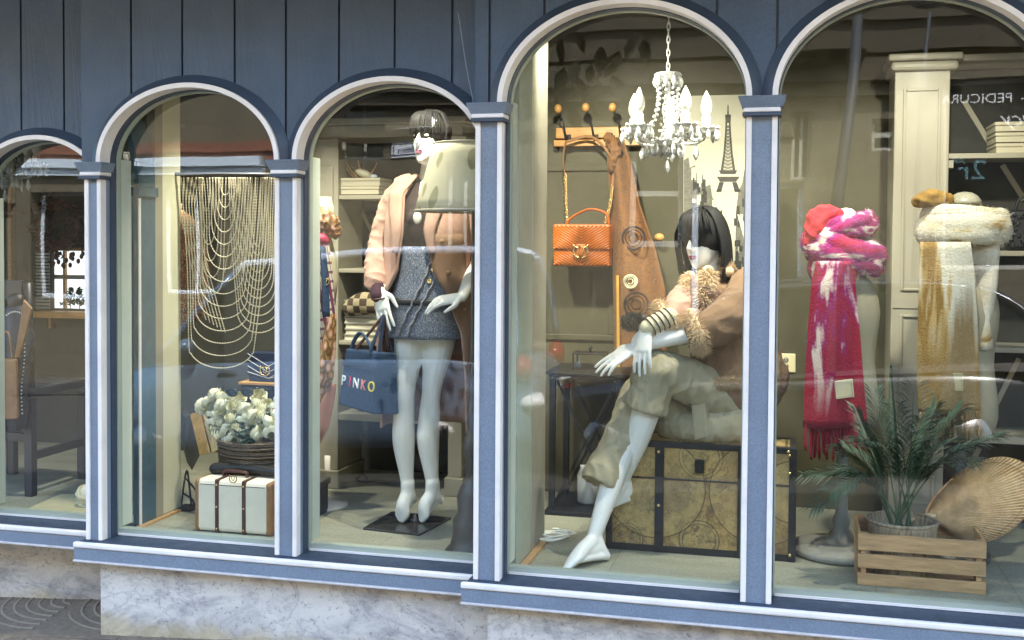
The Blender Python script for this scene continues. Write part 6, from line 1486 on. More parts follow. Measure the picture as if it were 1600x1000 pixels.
# ------------------------------------------------------------------ coat rack, orange bag, scarf
ck_ = thing('coat_rack', 'varnished wooden coat rack with iron hooks and wooden balls on the olive wall', 'coat rack', P(925, 215, 5.29))
yr = 5.262; xa, xb = PX(868, 215, yr), PX(1000, 215, yr)
build('board', bx((xa, yr, zat(900, 216, yr)), (xb, 5.2985, zat(900, 199, yr))), M['wood_v'], ck_, bevel=.004)
build('lower_board', bx((xa-.005, yr-.02, zat(900, 229, yr)), (xb, 5.298, zat(900, 219, yr))), M['wood_v'], ck_, bevel=.003)
for bxp, byp, px_, py_ in ((887, 214, 872, 170), (930, 214, 915, 168), (972, 214, 957, 168)):
    hk = part('hook', ck_); b0, tip = P(bxp, byp, yr-.004), P(px_, py_, yr-.09)
    mb = MB(); mb.tube(spline([b0, b0+V((-.005, -.03, .01)), b0.lerp(tip, .5)+V((.006, -.02, 0)), tip], 5), .0045, 8); mb.tube(spline([b0, b0+V((0, -.03, -.015)), b0+V((0, -.05, .005))], 4), .0045, 8); build('rod', mb, M['iron'], hk, True)
    mb = MB(); mb.box(b0-V((.016, .004, .012)), b0+V((.016, .004, .012))); build('plate', mb, M['iron'], hk, bevel=.003)
    mb = MB(); mb.ball(tip, (.019, .019, .022), 12, 8); build('wooden_ball', mb, M['wood_v'], hk, True)
ob_ = thing('handbag', 'orange chevron quilted leather handbag hanging by its chain from the coat rack', 'handbag', P(905, 418, 5.12))
yo = 5.10; c = P(907, 400, yo); xa, xb = PX(863, 390, yo), PX(954, 390, yo); zt, zb = zat(905, 350, yo), zat(905, 417, yo); zs_ = zat(905, 391, yo)
build('bag_body', bx((xa+.004, yo+.006, zb), (xb-.004, yo+.10, zt-.006)), M['leather_orange'], ob_, bevel=.014)
build('flap', bx((xa, yo-.006, zs_), (xb, yo+.104, zt)), M['leather_orange'], ob_, bevel=.012)
xm = (xa+xb)/2
for lo, hi, yy in ((zs_+.006, zt-.008, yo-.0065), (zb+.008, zs_-.004, yo+.0055)):
    n = 13
    for s_ in (-1, 1):
        for k in range(-6, n):
            # ridge rising outwards from the middle seam, clipped to the panel
            x0 = 0; L = (xb-xa)/2-.008; z0_ = lo+(k)*.0125; a_, b_ = 0., 1.; dz = L*.62
            za_, zb_ = z0_, z0_+dz
            t0 = max(0, (lo-za_)/dz); t1 = min(1, (hi-za_)/dz)
            if t1-t0 < .06: continue
            mb = MB(); mb.tube([V((xm+s_*(.002+L*t0), yy, za_+dz*t0)), V((xm+s_*(.002+L*t1), yy, za_+dz*t1))], [(.0052, .0042)]*2, 6); build('quilted_ridge', mb, M['leather_orange'], ob_, True)
mb = MB(); mb.box((xm-.022, yo-.011, zs_-.03), (xm+.022, yo-.004, zs_+.03)); build('clasp_tab', mb, M['leather_orange'], ob_, bevel=.006)
emblem('clasp', V((xm, yo-.017, zs_-.004)), .034, M['brass'], ob_)
mb = MB(); mb.tube(spline([P(886, 350, yo+.05), P(893, 340, yo+.045), P(920, 327, yo+.04), P(946, 333, yo+.045), P(952, 350, yo+.05)], 6), [(.012, .006)]*25, 8, side=(0, 1, 0)); build('handle', mb, M['leather_orange'], ob_, True)
lk = MB(); lk.tube([V((.006*math.cos(a), 0, .0095*math.sin(a))) for a in [i*2*PI/10 for i in range(10)]], .0022, 5, closed=True); lkm = shared('chain_link', lk, M['brass'], True)
for path in (((883, 275), (884, 310), (886, 347)), ((956, 292), (953, 320), (946, 345))):
    p_ = spline([P(x, y, yo+.05) for x, y in path], 12)
    for i, p in enumerate(p_): inst('chain_link', lkm, ob_, p, (0, 0, (i % 2)*PI/2), 1.15)
mb = MB(); mb.tube(spline([P(884, 222, 5.2), P(880, 245, 5.16), P(883, 276, yo+.05)], 4), [(.009, .003)]*9, 6); build('strap', mb, M['brown_leather'], ob_)
mb = MB(); mb.tube(spline([P(884, 222, 5.2), P(925, 214, 5.19), P(957, 250, 5.16), P(956, 292, yo+.05)], 4), [(.007, .003)]*13, 6); build('strap', mb, M['brown_leather'], ob_)
bs_ = thing('scarf', 'long rust brown scarf with round printed medallions hanging from the coat rack', 'scarf', P(985, 600, 5.18))
t_ = NT('rust patterned wool'); n_ = t_.noise(16, 4, .7, None, 2.5)
M['rust'] = t_.principled(t_.ramp(n_, [(.3, (.10, .04, .018)), (.5, (.21, .095, .03)), (.62, (.13, .065, .04)), (.75, (.30, .16, .06))]), .9, 0, t_.bump(t_.noise(220), .3, .004), sheen=.04)
drape('scarf_cloth', [(216, 950, 972, -.02), (250, 948, 985, -.03), (320, 952, 1000, -.03), (390, 955, 1025, -.04), (450, 958, 1040, -.04), (540, 960, 1042, -.03), (610, 962, 1036, -.02)], M['rust'], bs_, 5.2, .022, 70, .006, 24)
mb = MB(); mb.limb([P(950, 214, 5.16), P(962, 236, 5.14), P(956, 262, 5.15)], [.02, .026, .018], 10, 5); fuse('scarf_loop', mb, M['rust'], bs_, .006, 2, [(.012, (40, 40, 30), 'ridge')])
for px_, py_, r_ in ((990, 372, .052), (994, 476, .056), (985, 440, .03)):
    for k in (1, .72, .4):
        mb = MB(); c = P(px_, py_, 5.115); mb.tube([c+V((r_*k*math.cos(a), .006*math.sin(2*a), r_*k*math.sin(a))) for a in [i*2*PI/26 for i in range(26)]], [(.001, .0055 if k > .9 else .003)]*26, 6, closed=True, side=(0, 1, 0)); build('printed_ring', mb, M['dark_top'] if r_ > .04 else M['cream_scarf'], bs_, True)
mb = MB(); mb.prism([P(963, 430, 5.12), P(967, 430, 5.12), P(969, 600, 5.13), P(964, 600, 5.13)], (0, .004, 0)); build('yellow_edge', mb, mat('ochre edge', (.5, .28, .04), .8, .1, 20, .2), bs_)
fm = thing('wall_hook', 'small orange wooden knob hook on the olive wall right of the rust scarf', 'hook', P(1028, 373, 5.29))
mb = MB(); mb.tube([P(1024, 376, 5.299), P(1028, 373, 5.25)], .008, 8); mb.ball(P(1030, 371, 5.245), (.024, .02, .02), 12, 8); build('knob', mb, M['wood_v'], fm, True)
# tower print
po = thing('wall_print', 'black and white print of an iron lattice tower above a street on the olive wall', 'poster', P(1130, 420, 5.295))
yp = 5.296; q = lambda x, y, d=0: P(x, y, yp-d)
pap = mat('print paper', (.50, .48, .37), .7, .06, 4, 0); ink = mat('print ink', (.035, .033, .028), .7, .3, 60, 0); ink2 = mat('grey print ink', (.13, .125, .10), .7, .3, 60, 0)
mb = MB(); mb.prism([q(1068, 150), q(1196, 147), q(1196, 440), q(1068, 440)], (0, .003, 0)); build('paper', mb, pap, po)
for pts in ([(1068.5, 250), (1076, 246), (1078, 262), (1086, 258), (1090, 276), (1098, 272), (1101, 292), (1110, 288), (1113, 308), (1119, 316), (1124, 345), (1126, 439), (1068.5, 439)], [(1195.5, 200), (1187, 208), (1185, 232), (1175, 238), (1172, 260), (1163, 266), (1160, 286), (1154, 298), (1150, 330), (1148, 439), (1195.5, 439)]):
    mb = MB(); mb.prism([q(x, y, .0004) for x, y in pts], (0, .0004, 0)); build('street_facade', mb, ink2, po)
# tower outline: spire, shaft with curved legs, platforms; lattice openings are left as paper
def pr(name, pts, m, d=.0012): 
    mb = MB(); mb.prism([q(x, y, d) for x, y in pts], (0, d*.9, 0)); return build(name, mb, m, po)
pr('spire', [(1136.8, 164), (1138.2, 164), (1138.8, 180), (1136.2, 180)], ink)
pr('top_platform', [(1133, 179), (1142, 179), (1141.5, 192), (1133.5, 192)], ink)
for s_ in (-1, 1):
    pr('tower_leg', [(1137.5+s_*1.2, 192), (1137.5+s_*4, 192), (1137.5+s_*5.2, 215), (1137.5+s_*7.4, 240), (1137.5+s_*11.5, 266), (1137.5+s_*7.5, 266), (1137.5+s_*4.2, 240), (1137.5+s_*2.4, 215)], ink)
for i in range(13):
    y_ = 196+5.4*i; h_ = 3.6+ .55*i*(.4+.03*i)
    pr('lattice_bar', [(1137.5-h_, y_), (1137.5+h_, y_), (1137.5+h_, y_+1.3), (1137.5-h_, y_+1.3)], ink2, .0016)
    pr('lattice_bar', [(1137.5-h_, y_), (1137.5-h_+1.6, y_), (1137.5+h_+.6, y_+5.4), (1137.5+h_-1, y_+5.4)], ink, .002); pr('lattice_bar', [(1137.5+h_-1.6, y_), (1137.5+h_, y_), (1137.5-h_+1, y_+5.4), (1137.5-h_-.6, y_+5.4)], ink, .0024)
pr('platform', [(1123, 266), (1152, 266), (1149, 272), (1126, 272)], ink); pr('platform', [(1120, 276), (1156, 276), (1150, 284), (1125, 284)], ink)
pr('tower_foot', [(1124, 284.5), (1131, 284.5), (1127, 300), (1119, 300)], ink); pr('tower_foot', [(1144, 284.5), (1151, 284.5), (1157, 300), (1148, 300)], ink)
rnd = random.Random(17)
for k in range(120):
    side = rnd.choice((-1, 1)); dx = rnd.uniform(10, 60); x_ = 1137+side*dx*.95; y_ = 340-dx*1.55+rnd.uniform(4, 110); w2 = rnd.uniform(2, 8); h2_ = rnd.uniform(4, 22)
    x_ = max(1070, min(1188, x_)); y_ = min(425, max(215, y_))
    pr('street_block', [(x_, y_), (x_+w2, y_+rnd.uniform(-1, 1)), (x_+w2, y_+h2_), (x_, y_+h2_)], rnd.choice((ink, pap, ink, ink)), .0009+.0001*(k % 9))
pr('street_block', [(1069, 330), (1100, 318), (1112, 440), (1069, 439.5)], ink2, .0006); pr('street_block', [(1170, 300), (1195, 270), (1195, 439), (1160, 439)], ink2, .0006)
pr('street_line', [(1152, 335), (1155, 335), (1190, 438), (1180, 438)], pap, .0026)
# wall sockets
so_ = thing('wall_socket', 'cream two outlet wall socket plate left of the pink scarf', 'socket', P(1228, 567, 5.299))
mb = MB(); mb.prism([P(1211, 552, 5.292), P(1243, 553, 5.292), P(1243, 582, 5.292), P(1211, 581, 5.292)], (0, .0075, 0)); build('plate', mb, M['plug'], so_, bevel=.003)
for y_ in (562, 572):
    mb = MB(); mb.lathe(P(1228, y_, 5.2915), [(.013, 0), (.013, .002), (.011, .003)], 14, (0, -1, 0)); build('outlet', mb, M['cream'], so_, True)
    for dx in (-3, 3):
        mb = MB(); c = P(1228+dx*.8, y_, 5.2882); mb.box(c-V((.0015, .0005, .004)), c+V((.0015, .0005, .004))); build('slot', mb, M['black'], so_)
# ------------------------------------------------------------------ scarf busts
def m_tiedye():
    t = NT('magenta tie dye wool'); x, y, z = t.sep()
    n = t.noise(7.5, 3, .55, t.map((1.6, 1.2, .30), loc=(0.574, 0.164, 0.082)), .5); n2 = t.noise(60, 3, .7)
    k = t.math('ADD', n, t.math('MULTIPLY', t.math('SUBTRACT', n2, .5), .10))
    c = t.ramp(k, [(.36, (0.246, 0.003, 0.021)), (.46, (0.262, 0.004, 0.041)), (.495, (0.230, 0.010, 0.115)), (.525, (0.410, 0.230, 0.262)), (.56, (0.60, 0.51, 0.45)), (.615, (0.56, 0.45, 0.41)), (.65, (0.295, 0.049, 0.156)), (.71, (0.246, 0.007, 0.074))])
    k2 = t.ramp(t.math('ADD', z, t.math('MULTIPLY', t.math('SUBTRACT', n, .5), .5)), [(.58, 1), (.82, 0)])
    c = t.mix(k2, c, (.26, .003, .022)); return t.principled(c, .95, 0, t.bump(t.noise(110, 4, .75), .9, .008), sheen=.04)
def m_tiedye2():
    t = NT('magenta tie dye folds'); n = t.noise(6.5, 3, .5, t.map((1, 1, 2.6), loc=(.3, .1, .6), rot=(0, .35, 0)), .6)
    c = t.ramp(n, [(.36, (0.295, 0.005, 0.041)), (.45, (0.246, 0.010, 0.098)), (.52, (0.246, 0.025, 0.156)), (.57, (0.492, 0.394, 0.361)), (.62, (0.541, 0.467, 0.410)), (.66, (0.344, 0.098, 0.213)), (.71, (0.230, 0.008, 0.098))])
    return t.principled(c, .95, 0, t.bump(t.noise(110, 4, .75), .9, .008), sheen=.04)
M['tiedye_loop'] = m_tiedye2()
def m_ochre():
    t = NT('cream and ochre dyed wool'); x, y, z = t.sep()
    n = t.noise(7, 3, .5, t.map((2.2, 1.0, .28), loc=(.35, .2, .4)), .3); n2 = t.noise(60, 3, .7)
    c = t.ramp(n, [(.50, (.60, .57, .46)), (.56, (.44, .31, .12)), (.61, (.24, .13, .02)), (.66, (.26, .15, .03)), (.71, (.50, .42, .25))])
    k2 = t.ramp(t.math('ADD', z, t.math('MULTIPLY', t.math('SUBTRACT', n, .5), .7)), [(.80, 1), (1.02, 0)])
    c = t.mix(t.math('MULTIPLY', k2, .9), c, (.20, .115, .02)); c = t.mix(t.math('MULTIPLY', t.math('SUBTRACT', n2, .45), .35), c, (.62, .58, .44)); return t.principled(c, .95, 0, t.bump(t.noise(110, 4, .75), .9, .008), sheen=.04)
def m_band():
    t = NT('cream wool with ochre stains'); n = t.noise(6, 3, .5, t.map((1, 1, 2.5), loc=(.1, 0, .3)), .4)
    return t.principled(t.ramp(n, [(.5, (.64, .60, .48)), (.6, (.58, .50, .33)), (.68, (.30, .18, .05))]), .95, 0, t.bump(t.noise(110, 4, .75), .9, .008), sheen=.04)
M['tiedye'], M['ochre'], M['ochre_band'] = m_tiedye(), m_ochre(), m_band()
def fringe(par, m, px0, px1, py0, py1, Y, n, seed, skew=0):
    rnd = random.Random(seed)
    for k in range(n):
        x = px0+(px1-px0)*(k+.5)/n; L = py1-py0+rnd.uniform(-12, 8); p0 = P(x, py0+rnd.uniform(-2, 2)+skew*(k/n), Y); p1 = P(x+rnd.uniform(-5, 5), py0+L+skew*(k/n), Y+rnd.uniform(-.02, .02)); md = p0.lerp(p1, .5)+V((rnd.uniform(-.006, .006), rnd.uniform(-.01, .01), 0))
        mb = MB(); mb.tube(spline([p0, md, p1], 4), [.0052]*6+[.0062, .005, .0025], 6); build('tassel', mb, m, par, True)
M['grey_cap'] = mat('grey varnished cap', (.30, .285, .22), .3, .08, 10, 0)
M['form'] = mat('cream linen form', (.27, .245, .165), .8, .05, 12, .2, 300)
def bust_stand(label, xpx, Yb, knob_py, neck_w, foot_r, foot_m, stem_m, fabric):
    c = P(xpx, 600, Yb); b = thing('dress_form', label, 'dress form', (c.x, Yb, 0)); x = c.x; zk = zat(xpx, knob_py, Yb)
    mb = MB(); mb.lathe((x, Yb, .0005), [(foot_r*.95, 0), (foot_r, .012), (foot_r*.97, .028), (foot_r*.6, .045), (.055, .06), (.045, .08), (.03, .1), (.035, .13), (.024, .16), (.024, .30), (.03, .32), (.022, .34), (.022, .5)], 30); build('stand', mb, foot_m, b, True)
    pr_ = [(.02, .46), (.12, .47), (.145, .56), (.135, .66), (.115, .76), (.125, .86), (.145, .96), (.12, 1.06), (.075, 1.12)]
    mb = MB(); 
    rows = [[V((x+r*.98*math.cos(a), Yb+r*.75*math.sin(a), z)) for a in [k*2*PI/30 for k in range(30)]] for r, z in pr_]; mb.grid(rows, True); mb.f.append(tuple(len(mb.v)-1-k for k in range(30))); build('torso', mb, fabric, b, True, sub=1)
    mb = MB(); mb.lathe((x, Yb, 1.1), [(.07, 0), (neck_w, .05), (neck_w*.96, zk-.02-1.1)], 24); build('neck', mb, fabric, b, True)
    mb = MB(); mb.lathe((x, Yb, zk-.019), [(neck_w*.98, 0), (neck_w*1.05, .006), (neck_w*1.02, .014), (neck_w*.95, .02), (neck_w*.78, .034), (neck_w*.45, .046), (.002, .05)], 24); build('neck_cap', mb, M['plaster'] if foot_r > .14 else M['grey_cap'], b, True)
    return b, x


b1, xb1 = bust_stand('cream dress form on a grey round wooden foot wearing the magenta scarf', 1318, 4.56, 337, .047, .20, M['grey_wood'], M['grey_wood'], M['form'])
b2, xb2 = bust_stand('cream dress form with grey cap wearing the cream and ochre scarf', 1502, 4.60, 312, .060, .12, M['dark_wood'], M['dark_wood'], M['form'])
s1 = thing('scarf', 'magenta red and white tie dyed fringed scarf wound round the left dress form', 'scarf', (xb1, 4.4, 0))
def loop(mb, cx, cy, Y, hw, hd_, r, tilt, n=30, ph=0):
    pts = []
    for i in range(n):
        a = 2*PI*i/n; c = P(cx, cy, Y); pts.append(c+V((hw*math.cos(a), hd_*math.sin(a), tilt*math.cos(a+ph))))
    mb.tube(pts, [(r[0]*(1+.12*math.sin(3*a_)), r[1]) for a_ in [2*PI*i/n for i in range(n)]], 14, closed=True, side=(0, 0, 1))
def cowl(name, par, m, Y, prof, folds, seed, nseg=72, dep=.8, tilt=0.):
    """cloth wound round the neck: rows of (py, centre px, half width px), creased by slanting folds"""
    rows = []; n = len(prof)*6-5
    for i in range(n):
        f = i/6; a_ = min(int(f), len(prof)-2); t = f-a_; t = t*t*(3-2*t); o = [prof[a_][j]*(1-t)+prof[a_+1][j]*t for j in range(3)]
        c = P(o[1], o[0], Y); r = PX(o[1]+o[2], o[0], Y)-c.x; row = []; v = i/(n-1)
        for k in range(nseg):
            an = 2*PI*k/nseg; d = 0
            for amp, fr, sl, ph in folds:
                q_ = (v*fr+sl*math.sin(an+ph)+.15*noise.noise(V((math.cos(an)*1.5, math.sin(an)*1.5, seed))))%1.0
                d += amp*(1-abs(2*q_-1)**1.6-.5)
            d += .006*noise.noise(V((math.cos(an)*3, math.sin(an)*3, v*5+seed)))
            rr = r+d*min(1, 4*v+.2)*min(1, 4*(1-v)+.2)
            row.append(c+V((rr*math.cos(an), rr*dep*math.sin(an), tilt*math.cos(an))))
        rows.append(row)
    mb = MB(); mb.grid(rows, True); return build(name, mb, m, par, True, solid=.012)
def band(name, par, m, cx, cy, Y, hw, dep, rv, rh, tilt, ph, seed, pleat=.30, n=96, seg=56):
    """one turn of cloth round the neck, pleated lengthways"""
    rows = []
    for i in range(n):
        a = 2*PI*i/n; c = P(cx, cy, Y)+V((hw*math.cos(a), dep*math.sin(a), tilt*math.cos(a+ph))); out_ = V((math.cos(a), math.sin(a)*dep/hw, 0)).normalized(); row = []
        wv = 1+.10*noise.noise(V((math.cos(a)*1.3+seed, math.sin(a)*1.3, 0)))
        for k in range(seg):
            b_ = 2*PI*k/seg; q_ = 2*b_+1.3*math.sin(a+seed)+1.6*noise.noise(V((math.cos(a)*1.4, math.sin(a)*1.4, seed+2)))+.5*noise.noise(V((math.cos(a)*5, math.sin(a)*5, seed)))
            f = wv*(1+pleat*(abs(math.sin(q_))**.5-.65)+.05*noise.noise(V((math.cos(a)*4, math.sin(a)*4, b_+seed))))
            row.append(c+out_*(rh*f*math.cos(b_))+V((0, 0, rv*f*math.sin(b_))))
        rows.append(row)
    rows.append(rows[0]); mb = MB(); mb.grid(rows, True); return build(name, mb, m, par, True)
band('wound_loop', s1, M['tiedye_loop'], 1318, 392, 4.56, .118, .105, .066, .044, -.030, .3, 1.3)
band('wound_loop', s1, M['tiedye_loop'], 1318, 362, 4.56, .092, .085, .050, .036, .032, .4, 4.1)
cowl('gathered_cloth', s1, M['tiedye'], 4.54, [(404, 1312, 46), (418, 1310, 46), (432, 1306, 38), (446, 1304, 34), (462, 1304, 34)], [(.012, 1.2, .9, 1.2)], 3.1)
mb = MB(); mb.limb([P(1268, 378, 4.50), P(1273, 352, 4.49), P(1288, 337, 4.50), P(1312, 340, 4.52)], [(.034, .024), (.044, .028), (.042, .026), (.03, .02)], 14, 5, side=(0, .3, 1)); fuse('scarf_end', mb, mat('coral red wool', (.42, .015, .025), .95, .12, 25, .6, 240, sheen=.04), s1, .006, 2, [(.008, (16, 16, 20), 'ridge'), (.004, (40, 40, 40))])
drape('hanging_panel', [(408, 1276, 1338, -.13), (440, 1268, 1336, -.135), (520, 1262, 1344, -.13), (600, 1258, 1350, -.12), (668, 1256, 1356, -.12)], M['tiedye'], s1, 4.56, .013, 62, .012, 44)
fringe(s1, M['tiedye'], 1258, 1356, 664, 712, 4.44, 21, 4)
mb = MB(); c = [P(1300, 596, 4.405), P(1332, 592, 4.405), P(1335, 620, 4.41), P(1304, 624, 4.41)]; mb.prism(c, (0, .004, 0)); build('woven_label', mb, mat('linen label', (.58, .50, .32), .8, .06, 20, .2), s1)
mb = MB(); cc_ = sum(c, V())/4; mb.tube([cc_+(p-cc_)*.84+V((0, -.0012, 0)) for p in c], .0011, 5, closed=True); build('label_border', mb, M['form'], s1)
s2 = thing('scarf', 'cream and ochre dyed fringed scarf wound round the right dress form', 'scarf', (xb2, 4.45, 0))
band('wound_loop', s2, M['ochre_band'], 1504, 358, 4.60, .135, .115, .066, .040, .006, .6, 2.2, .15)
band('wound_loop', s2, M['ochre_band'], 1506, 337, 4.60, .126, .105, .030, .034, .012, 2.6, 6.3, .15)
mb = MB(); mb.limb([P(1436, 315, 4.55), P(1455, 309, 4.53), P(1478, 312, 4.55)], [(.022, .03), (.03, .035), (.026, .03)], 14, 5); fuse('scarf_end', mb, mat('ochre wool', (.25, .14, .02), .95, .12, 25, .6, 240, sheen=.04), s2, .007, 3, [(.008, (22, 22, 26), 'ridge')])
drape('hanging_panel', [(378, 1438, 1515, -.15), (440, 1436, 1524, -.15), (520, 1434, 1528, -.14), (600, 1434, 1531, -.14), (645, 1436, 1533, -.14)], M['ochre'], s2, 4.60, .012, 55, .012, 44)
drape('back_panel', [(378, 1510, 1560, -.06), (440, 1515, 1556, -.06), (500, 1515, 1548, -.05), (546, 1518, 1549, -.05)], M['ochre_band'], s2, 4.60, .012, 40, .016, 12)
fringe(s2, M['ochre'], 1437, 1533, 643, 690, 4.45, 19, 6)
mb = MB(); c = [P(1472, 582, 4.425), P(1505, 583, 4.425), P(1505, 611, 4.43), P(1472, 610, 4.43)]; mb.prism(c, (0, .004, 0)); build('woven_label', mb, mat('olive label', (.42, .37, .20), .8, .06, 20, .2), s2)
mb = MB(); cc_ = sum(c, V())/4; mb.tube([cc_+(p-cc_)*.86+V((0, -.0012, 0)) for p in c], .0011, 5, closed=True); build('label_border', mb, M['form'], s2)
def fuzz(objs, par, m, n, L, seed):
    rnd = random.Random(seed); mb = MB(); org = V(par.location)
    for o in objs:
        me = o.data; pol = me.polygons; k = len(pol)
        for _ in range(n):
            p = pol[rnd.randrange(k)]; c = p.center+org; nn = p.normal
            if nn.y > .35: continue
            d = (nn*.55+V((rnd.uniform(-.8, .8), rnd.uniform(-.8, .2), rnd.uniform(-1, .5)))).normalized(); u = d.cross(V((0, 1, 0))).normalized()*.0011
            mb.add([c-u, c+u, c+d*L*rnd.uniform(.5, 1.3)+nn*.004], [(0, 1, 2)])
    o = build('wool_fibres', mb, m, par); o['kind'] = 'stuff'
fuzz([o for o in s1.children if o.name.split('.')[0] in ('wound_loop', 'gathered_cloth')], s1, M['tiedye_loop'], 1500, .008, 1)
fuzz([o for o in s1.children if o.name.split('.')[0] == 'hanging_panel'], s1, M['tiedye'], 3000, .012, 2)
fuzz([o for o in s2.children if o.name.split('.')[0] == 'wound_loop'], s2, M['ochre_band'], 1500, .008, 3)
fuzz([o for o in s2.children if o.name.split('.')[0] in ('hanging_panel', 'back_panel')], s2, M['ochre'], 2500, .012, 4)
# ------------------------------------------------------------------ right bookcase
rb_ = thing('bookcase', 'tall cream bookcase with panelled upright and dark shelves behind the scarf busts', 'bookcase', (1.1, 5.0, 0))
ys = 4.98; xa, xb = PX(1392, 500, ys), PX(1478, 500, ys); zc = zat(1440, 96, ys); XR = 2.14
build('upright', bx((xa, ys, .0005), (xb, 5.28, zc-.02)), M['cream'], rb_, bevel=.004)
def frame_panel(nm, x0, x1, z0, z1, par):
    p_ = part(nm, par)
    for a, b in (((x0, z0), (x0+.012, z1)), ((x1-.012, z0), (x1, z1)), ((x0+.0125, z1-.012), (x1-.0125, z1)), ((x0+.0125, z0), (x1-.0125, z0+.012))): build('moulding', bx((a[0], ys-.007, a[1]), (b[0], ys-.0005, b[1])), M['cream'], p_, bevel=.003)
frame_panel('door_panel', xa+.035, xb-.035, zat(1440, 455, ys), zat(1440, 138, ys), rb_); frame_panel('door_panel', xa+.035, xb-.035, .12, zat(1440, 492, ys), rb_)
build('rail', bx((xa+.006, ys-.004, zat(1440, 482, ys)), (xb-.006, ys-.0003, zat(1440, 466, ys))), M['cream'], rb_)
build('cornice', bx((xa-.03, ys-.045, zc), (xb+.045, 5.285, zc+.03)), M['cream'], rb_, bevel=.008); build('cornice', bx((xa-.018, ys-.03, zc-.04), (xb+.03, 5.284, zc-.0005)), M['cream'], rb_, bevel=.014)
build('top_board', bx((xb+.046, ys+.02, zc+.0), (XR, 5.283, zc+.028)), M['cream'], rb_, bevel=.004)
build('back_board', bx((xb+.001, 5.262, .0), (XR, 5.285, zc-.001)), M['dark_back'] if 'dark_back' in M else mat('dark back board', (.035, .035, .03), .8, .15, 6, .1), rb_)
for py, th in ((243, .022), (396, .022), (547, .022), (688, .03)):
    z = zat(1560, py, ys+.01); build('shelf', bx((xb+.0005, ys+.012, z-th/2), (XR, 5.2615, z+th/2)), M['cream'], rb_, bevel=.003)
build('shelf_cleat', bx((xb+.001, ys+.013, zat(1490, 262, ys)), (xb+.02, 5.26, zat(1490, 250, ys))), M['cream'], rb_)
for a, b in (((1506, 158), (1556, 240)), ((1566, 258), (1600, 312)), ((1592, 560), (1552, 640)), ((1530, 700), (1512, 735))):
    mb = MB(); mb.bar(P(*a, 5.255), P(*b, 5.255), .022, .01, (0, 1, 0)); build('brace', mb, M['cream'], rb_)
build('upright', bx((XR+.0005, ys, .0005), (XR+.008, 5.28, zc-.02)), M['cream'], rb_)
z = zat(1560, 243, ys+.01)+.0115; hb = (zat(1560, 194, ys+.03)-zat(1560, 240, ys+.03))/3
for k, lb in enumerate(('cream linen box at the bottom of the stack of three by the shop sign', 'cream linen box in the middle of the stack of three by the shop sign', 'cream linen box on top of the stack of three by the shop sign')):
    linen_box(PX(1556-k, 220, ys+.03), PX(1625, 220, ys+.03), ys+.03, 5.24, z+k*(hb+.004), z+k*(hb+.004)+hb, lb)
bb = thing('handbag', 'black textured handbag on the shelf right of the ochre scarf', 'handbag', P(1597, 385, ys+.05))
z = zat(1560, 396, ys+.01)+.0115; xa2, xb2_ = PX(1576, 350, ys+.05), PX(1640, 350, ys+.05)
mb = MB(); mb.box((xa2, ys+.04, z), (xb2_, 5.15, z+.17)); build('bag_body', mb, M['black'], bb, bevel=.02)
rnd = random.Random(2); mb = MB()
for k in range(60): mb.ball((rnd.uniform(xa2+.01, xb2_-.01), ys+.038, z+rnd.uniform(.015, .155)), (.008, .006, .008), 6, 4)
o = build('beading', mb, M['black'], bb, True); o['kind'] = 'stuff'
mb = MB(); mb.tube(spline([(xa2+.03, ys+.09, z+.165), (xa2+.05, ys+.09, z+.22), (xb2_-.05, ys+.09, z+.22), (xb2_-.03, ys+.09, z+.165)], 5), .006, 6); build('handle', mb, M['black'], bb, True)
# ------------------------------------------------------------------ slatted crate, palm in a basket, straw fan
cr = thing('crate', 'slatted light wood crate holding the potted palm', 'crate', (.45, 4.3, 0))
yc = 4.145; xa, xb = PX(1340, 890, yc), PX(1541, 890, yc); dp = .27
zs3 = [(zat(1440, b, yc), zat(1440, a, yc)) for a, b in ((840, 866), (872, 894), (903, 923))]; zs3[2] = (.001, zs3[2][1])
for i, (z0, z1) in enumerate(zs3):
    build('slat', bx((xa, yc, z0), (xb, yc+.011, z1)), M['wood'], cr, bevel=.0015); build('slat', bx((xa, yc+dp-.011, z0), (xb, yc+dp, z1)), M['wood'], cr, bevel=.0015)
    for x in (xa+.0005, xb-.0115): build('slat', bx((x, yc+.0115, z0), (x+.011, yc+dp-.0115, z1)), M['wood'], cr, bevel=.0015)
for x in (xa+.012, xb-.0125-.018):
    for y in (yc+.0113, yc+dp-.0293): build('corner_post', bx((x, y, .001), (x+.018, y+.018, zs3[0][1]+.012*(y > yc+.1))), M['wood'], cr)
for k in range(4): build('bottom_slat', bx((xa+.013, yc+.013+k*.062, .002), (xb-.013, yc+.013+k*.062+.05, .011)), M['wood'], cr)
pl = thing('potted_palm', 'green areca palm in a round woven basket standing in the crate', 'palm', (PX(1410, 820, 4.27), 4.27, .0115))
xp, ypl = PX(1410, 820, 4.28), 4.28; zr = zat(1410, 812, 4.28); rr_ = (PX(1467, 820, 4.28)-PX(1353, 820, 4.28))/2
rr_ = min(rr_, .125)
t_ = NT('pale wicker'); k_ = t_.noise(90, 3, .7, t_.map((1, 1, .12))); M['wicker'] = t_.principled(t_.ramp(k_, [(.3, (.14, .10, .06)), (.55, (.33, .26, .17)), (.75, (.46, .39, .28))]), .8, 0, t_.bump(k_, .8, .006))
mb = MB(); mb.lathe((xp, ypl, .012), [(rr_*.82, 0), (rr_*.86, .004), (rr_*.97, zr-.03), (rr_, zr-.014), (rr_*.93, zr-.013), (rr_*.9, zr-.03), (rr_*.88, zr-.06)], 34); build('basket', mb, M['wicker'], pl, True)
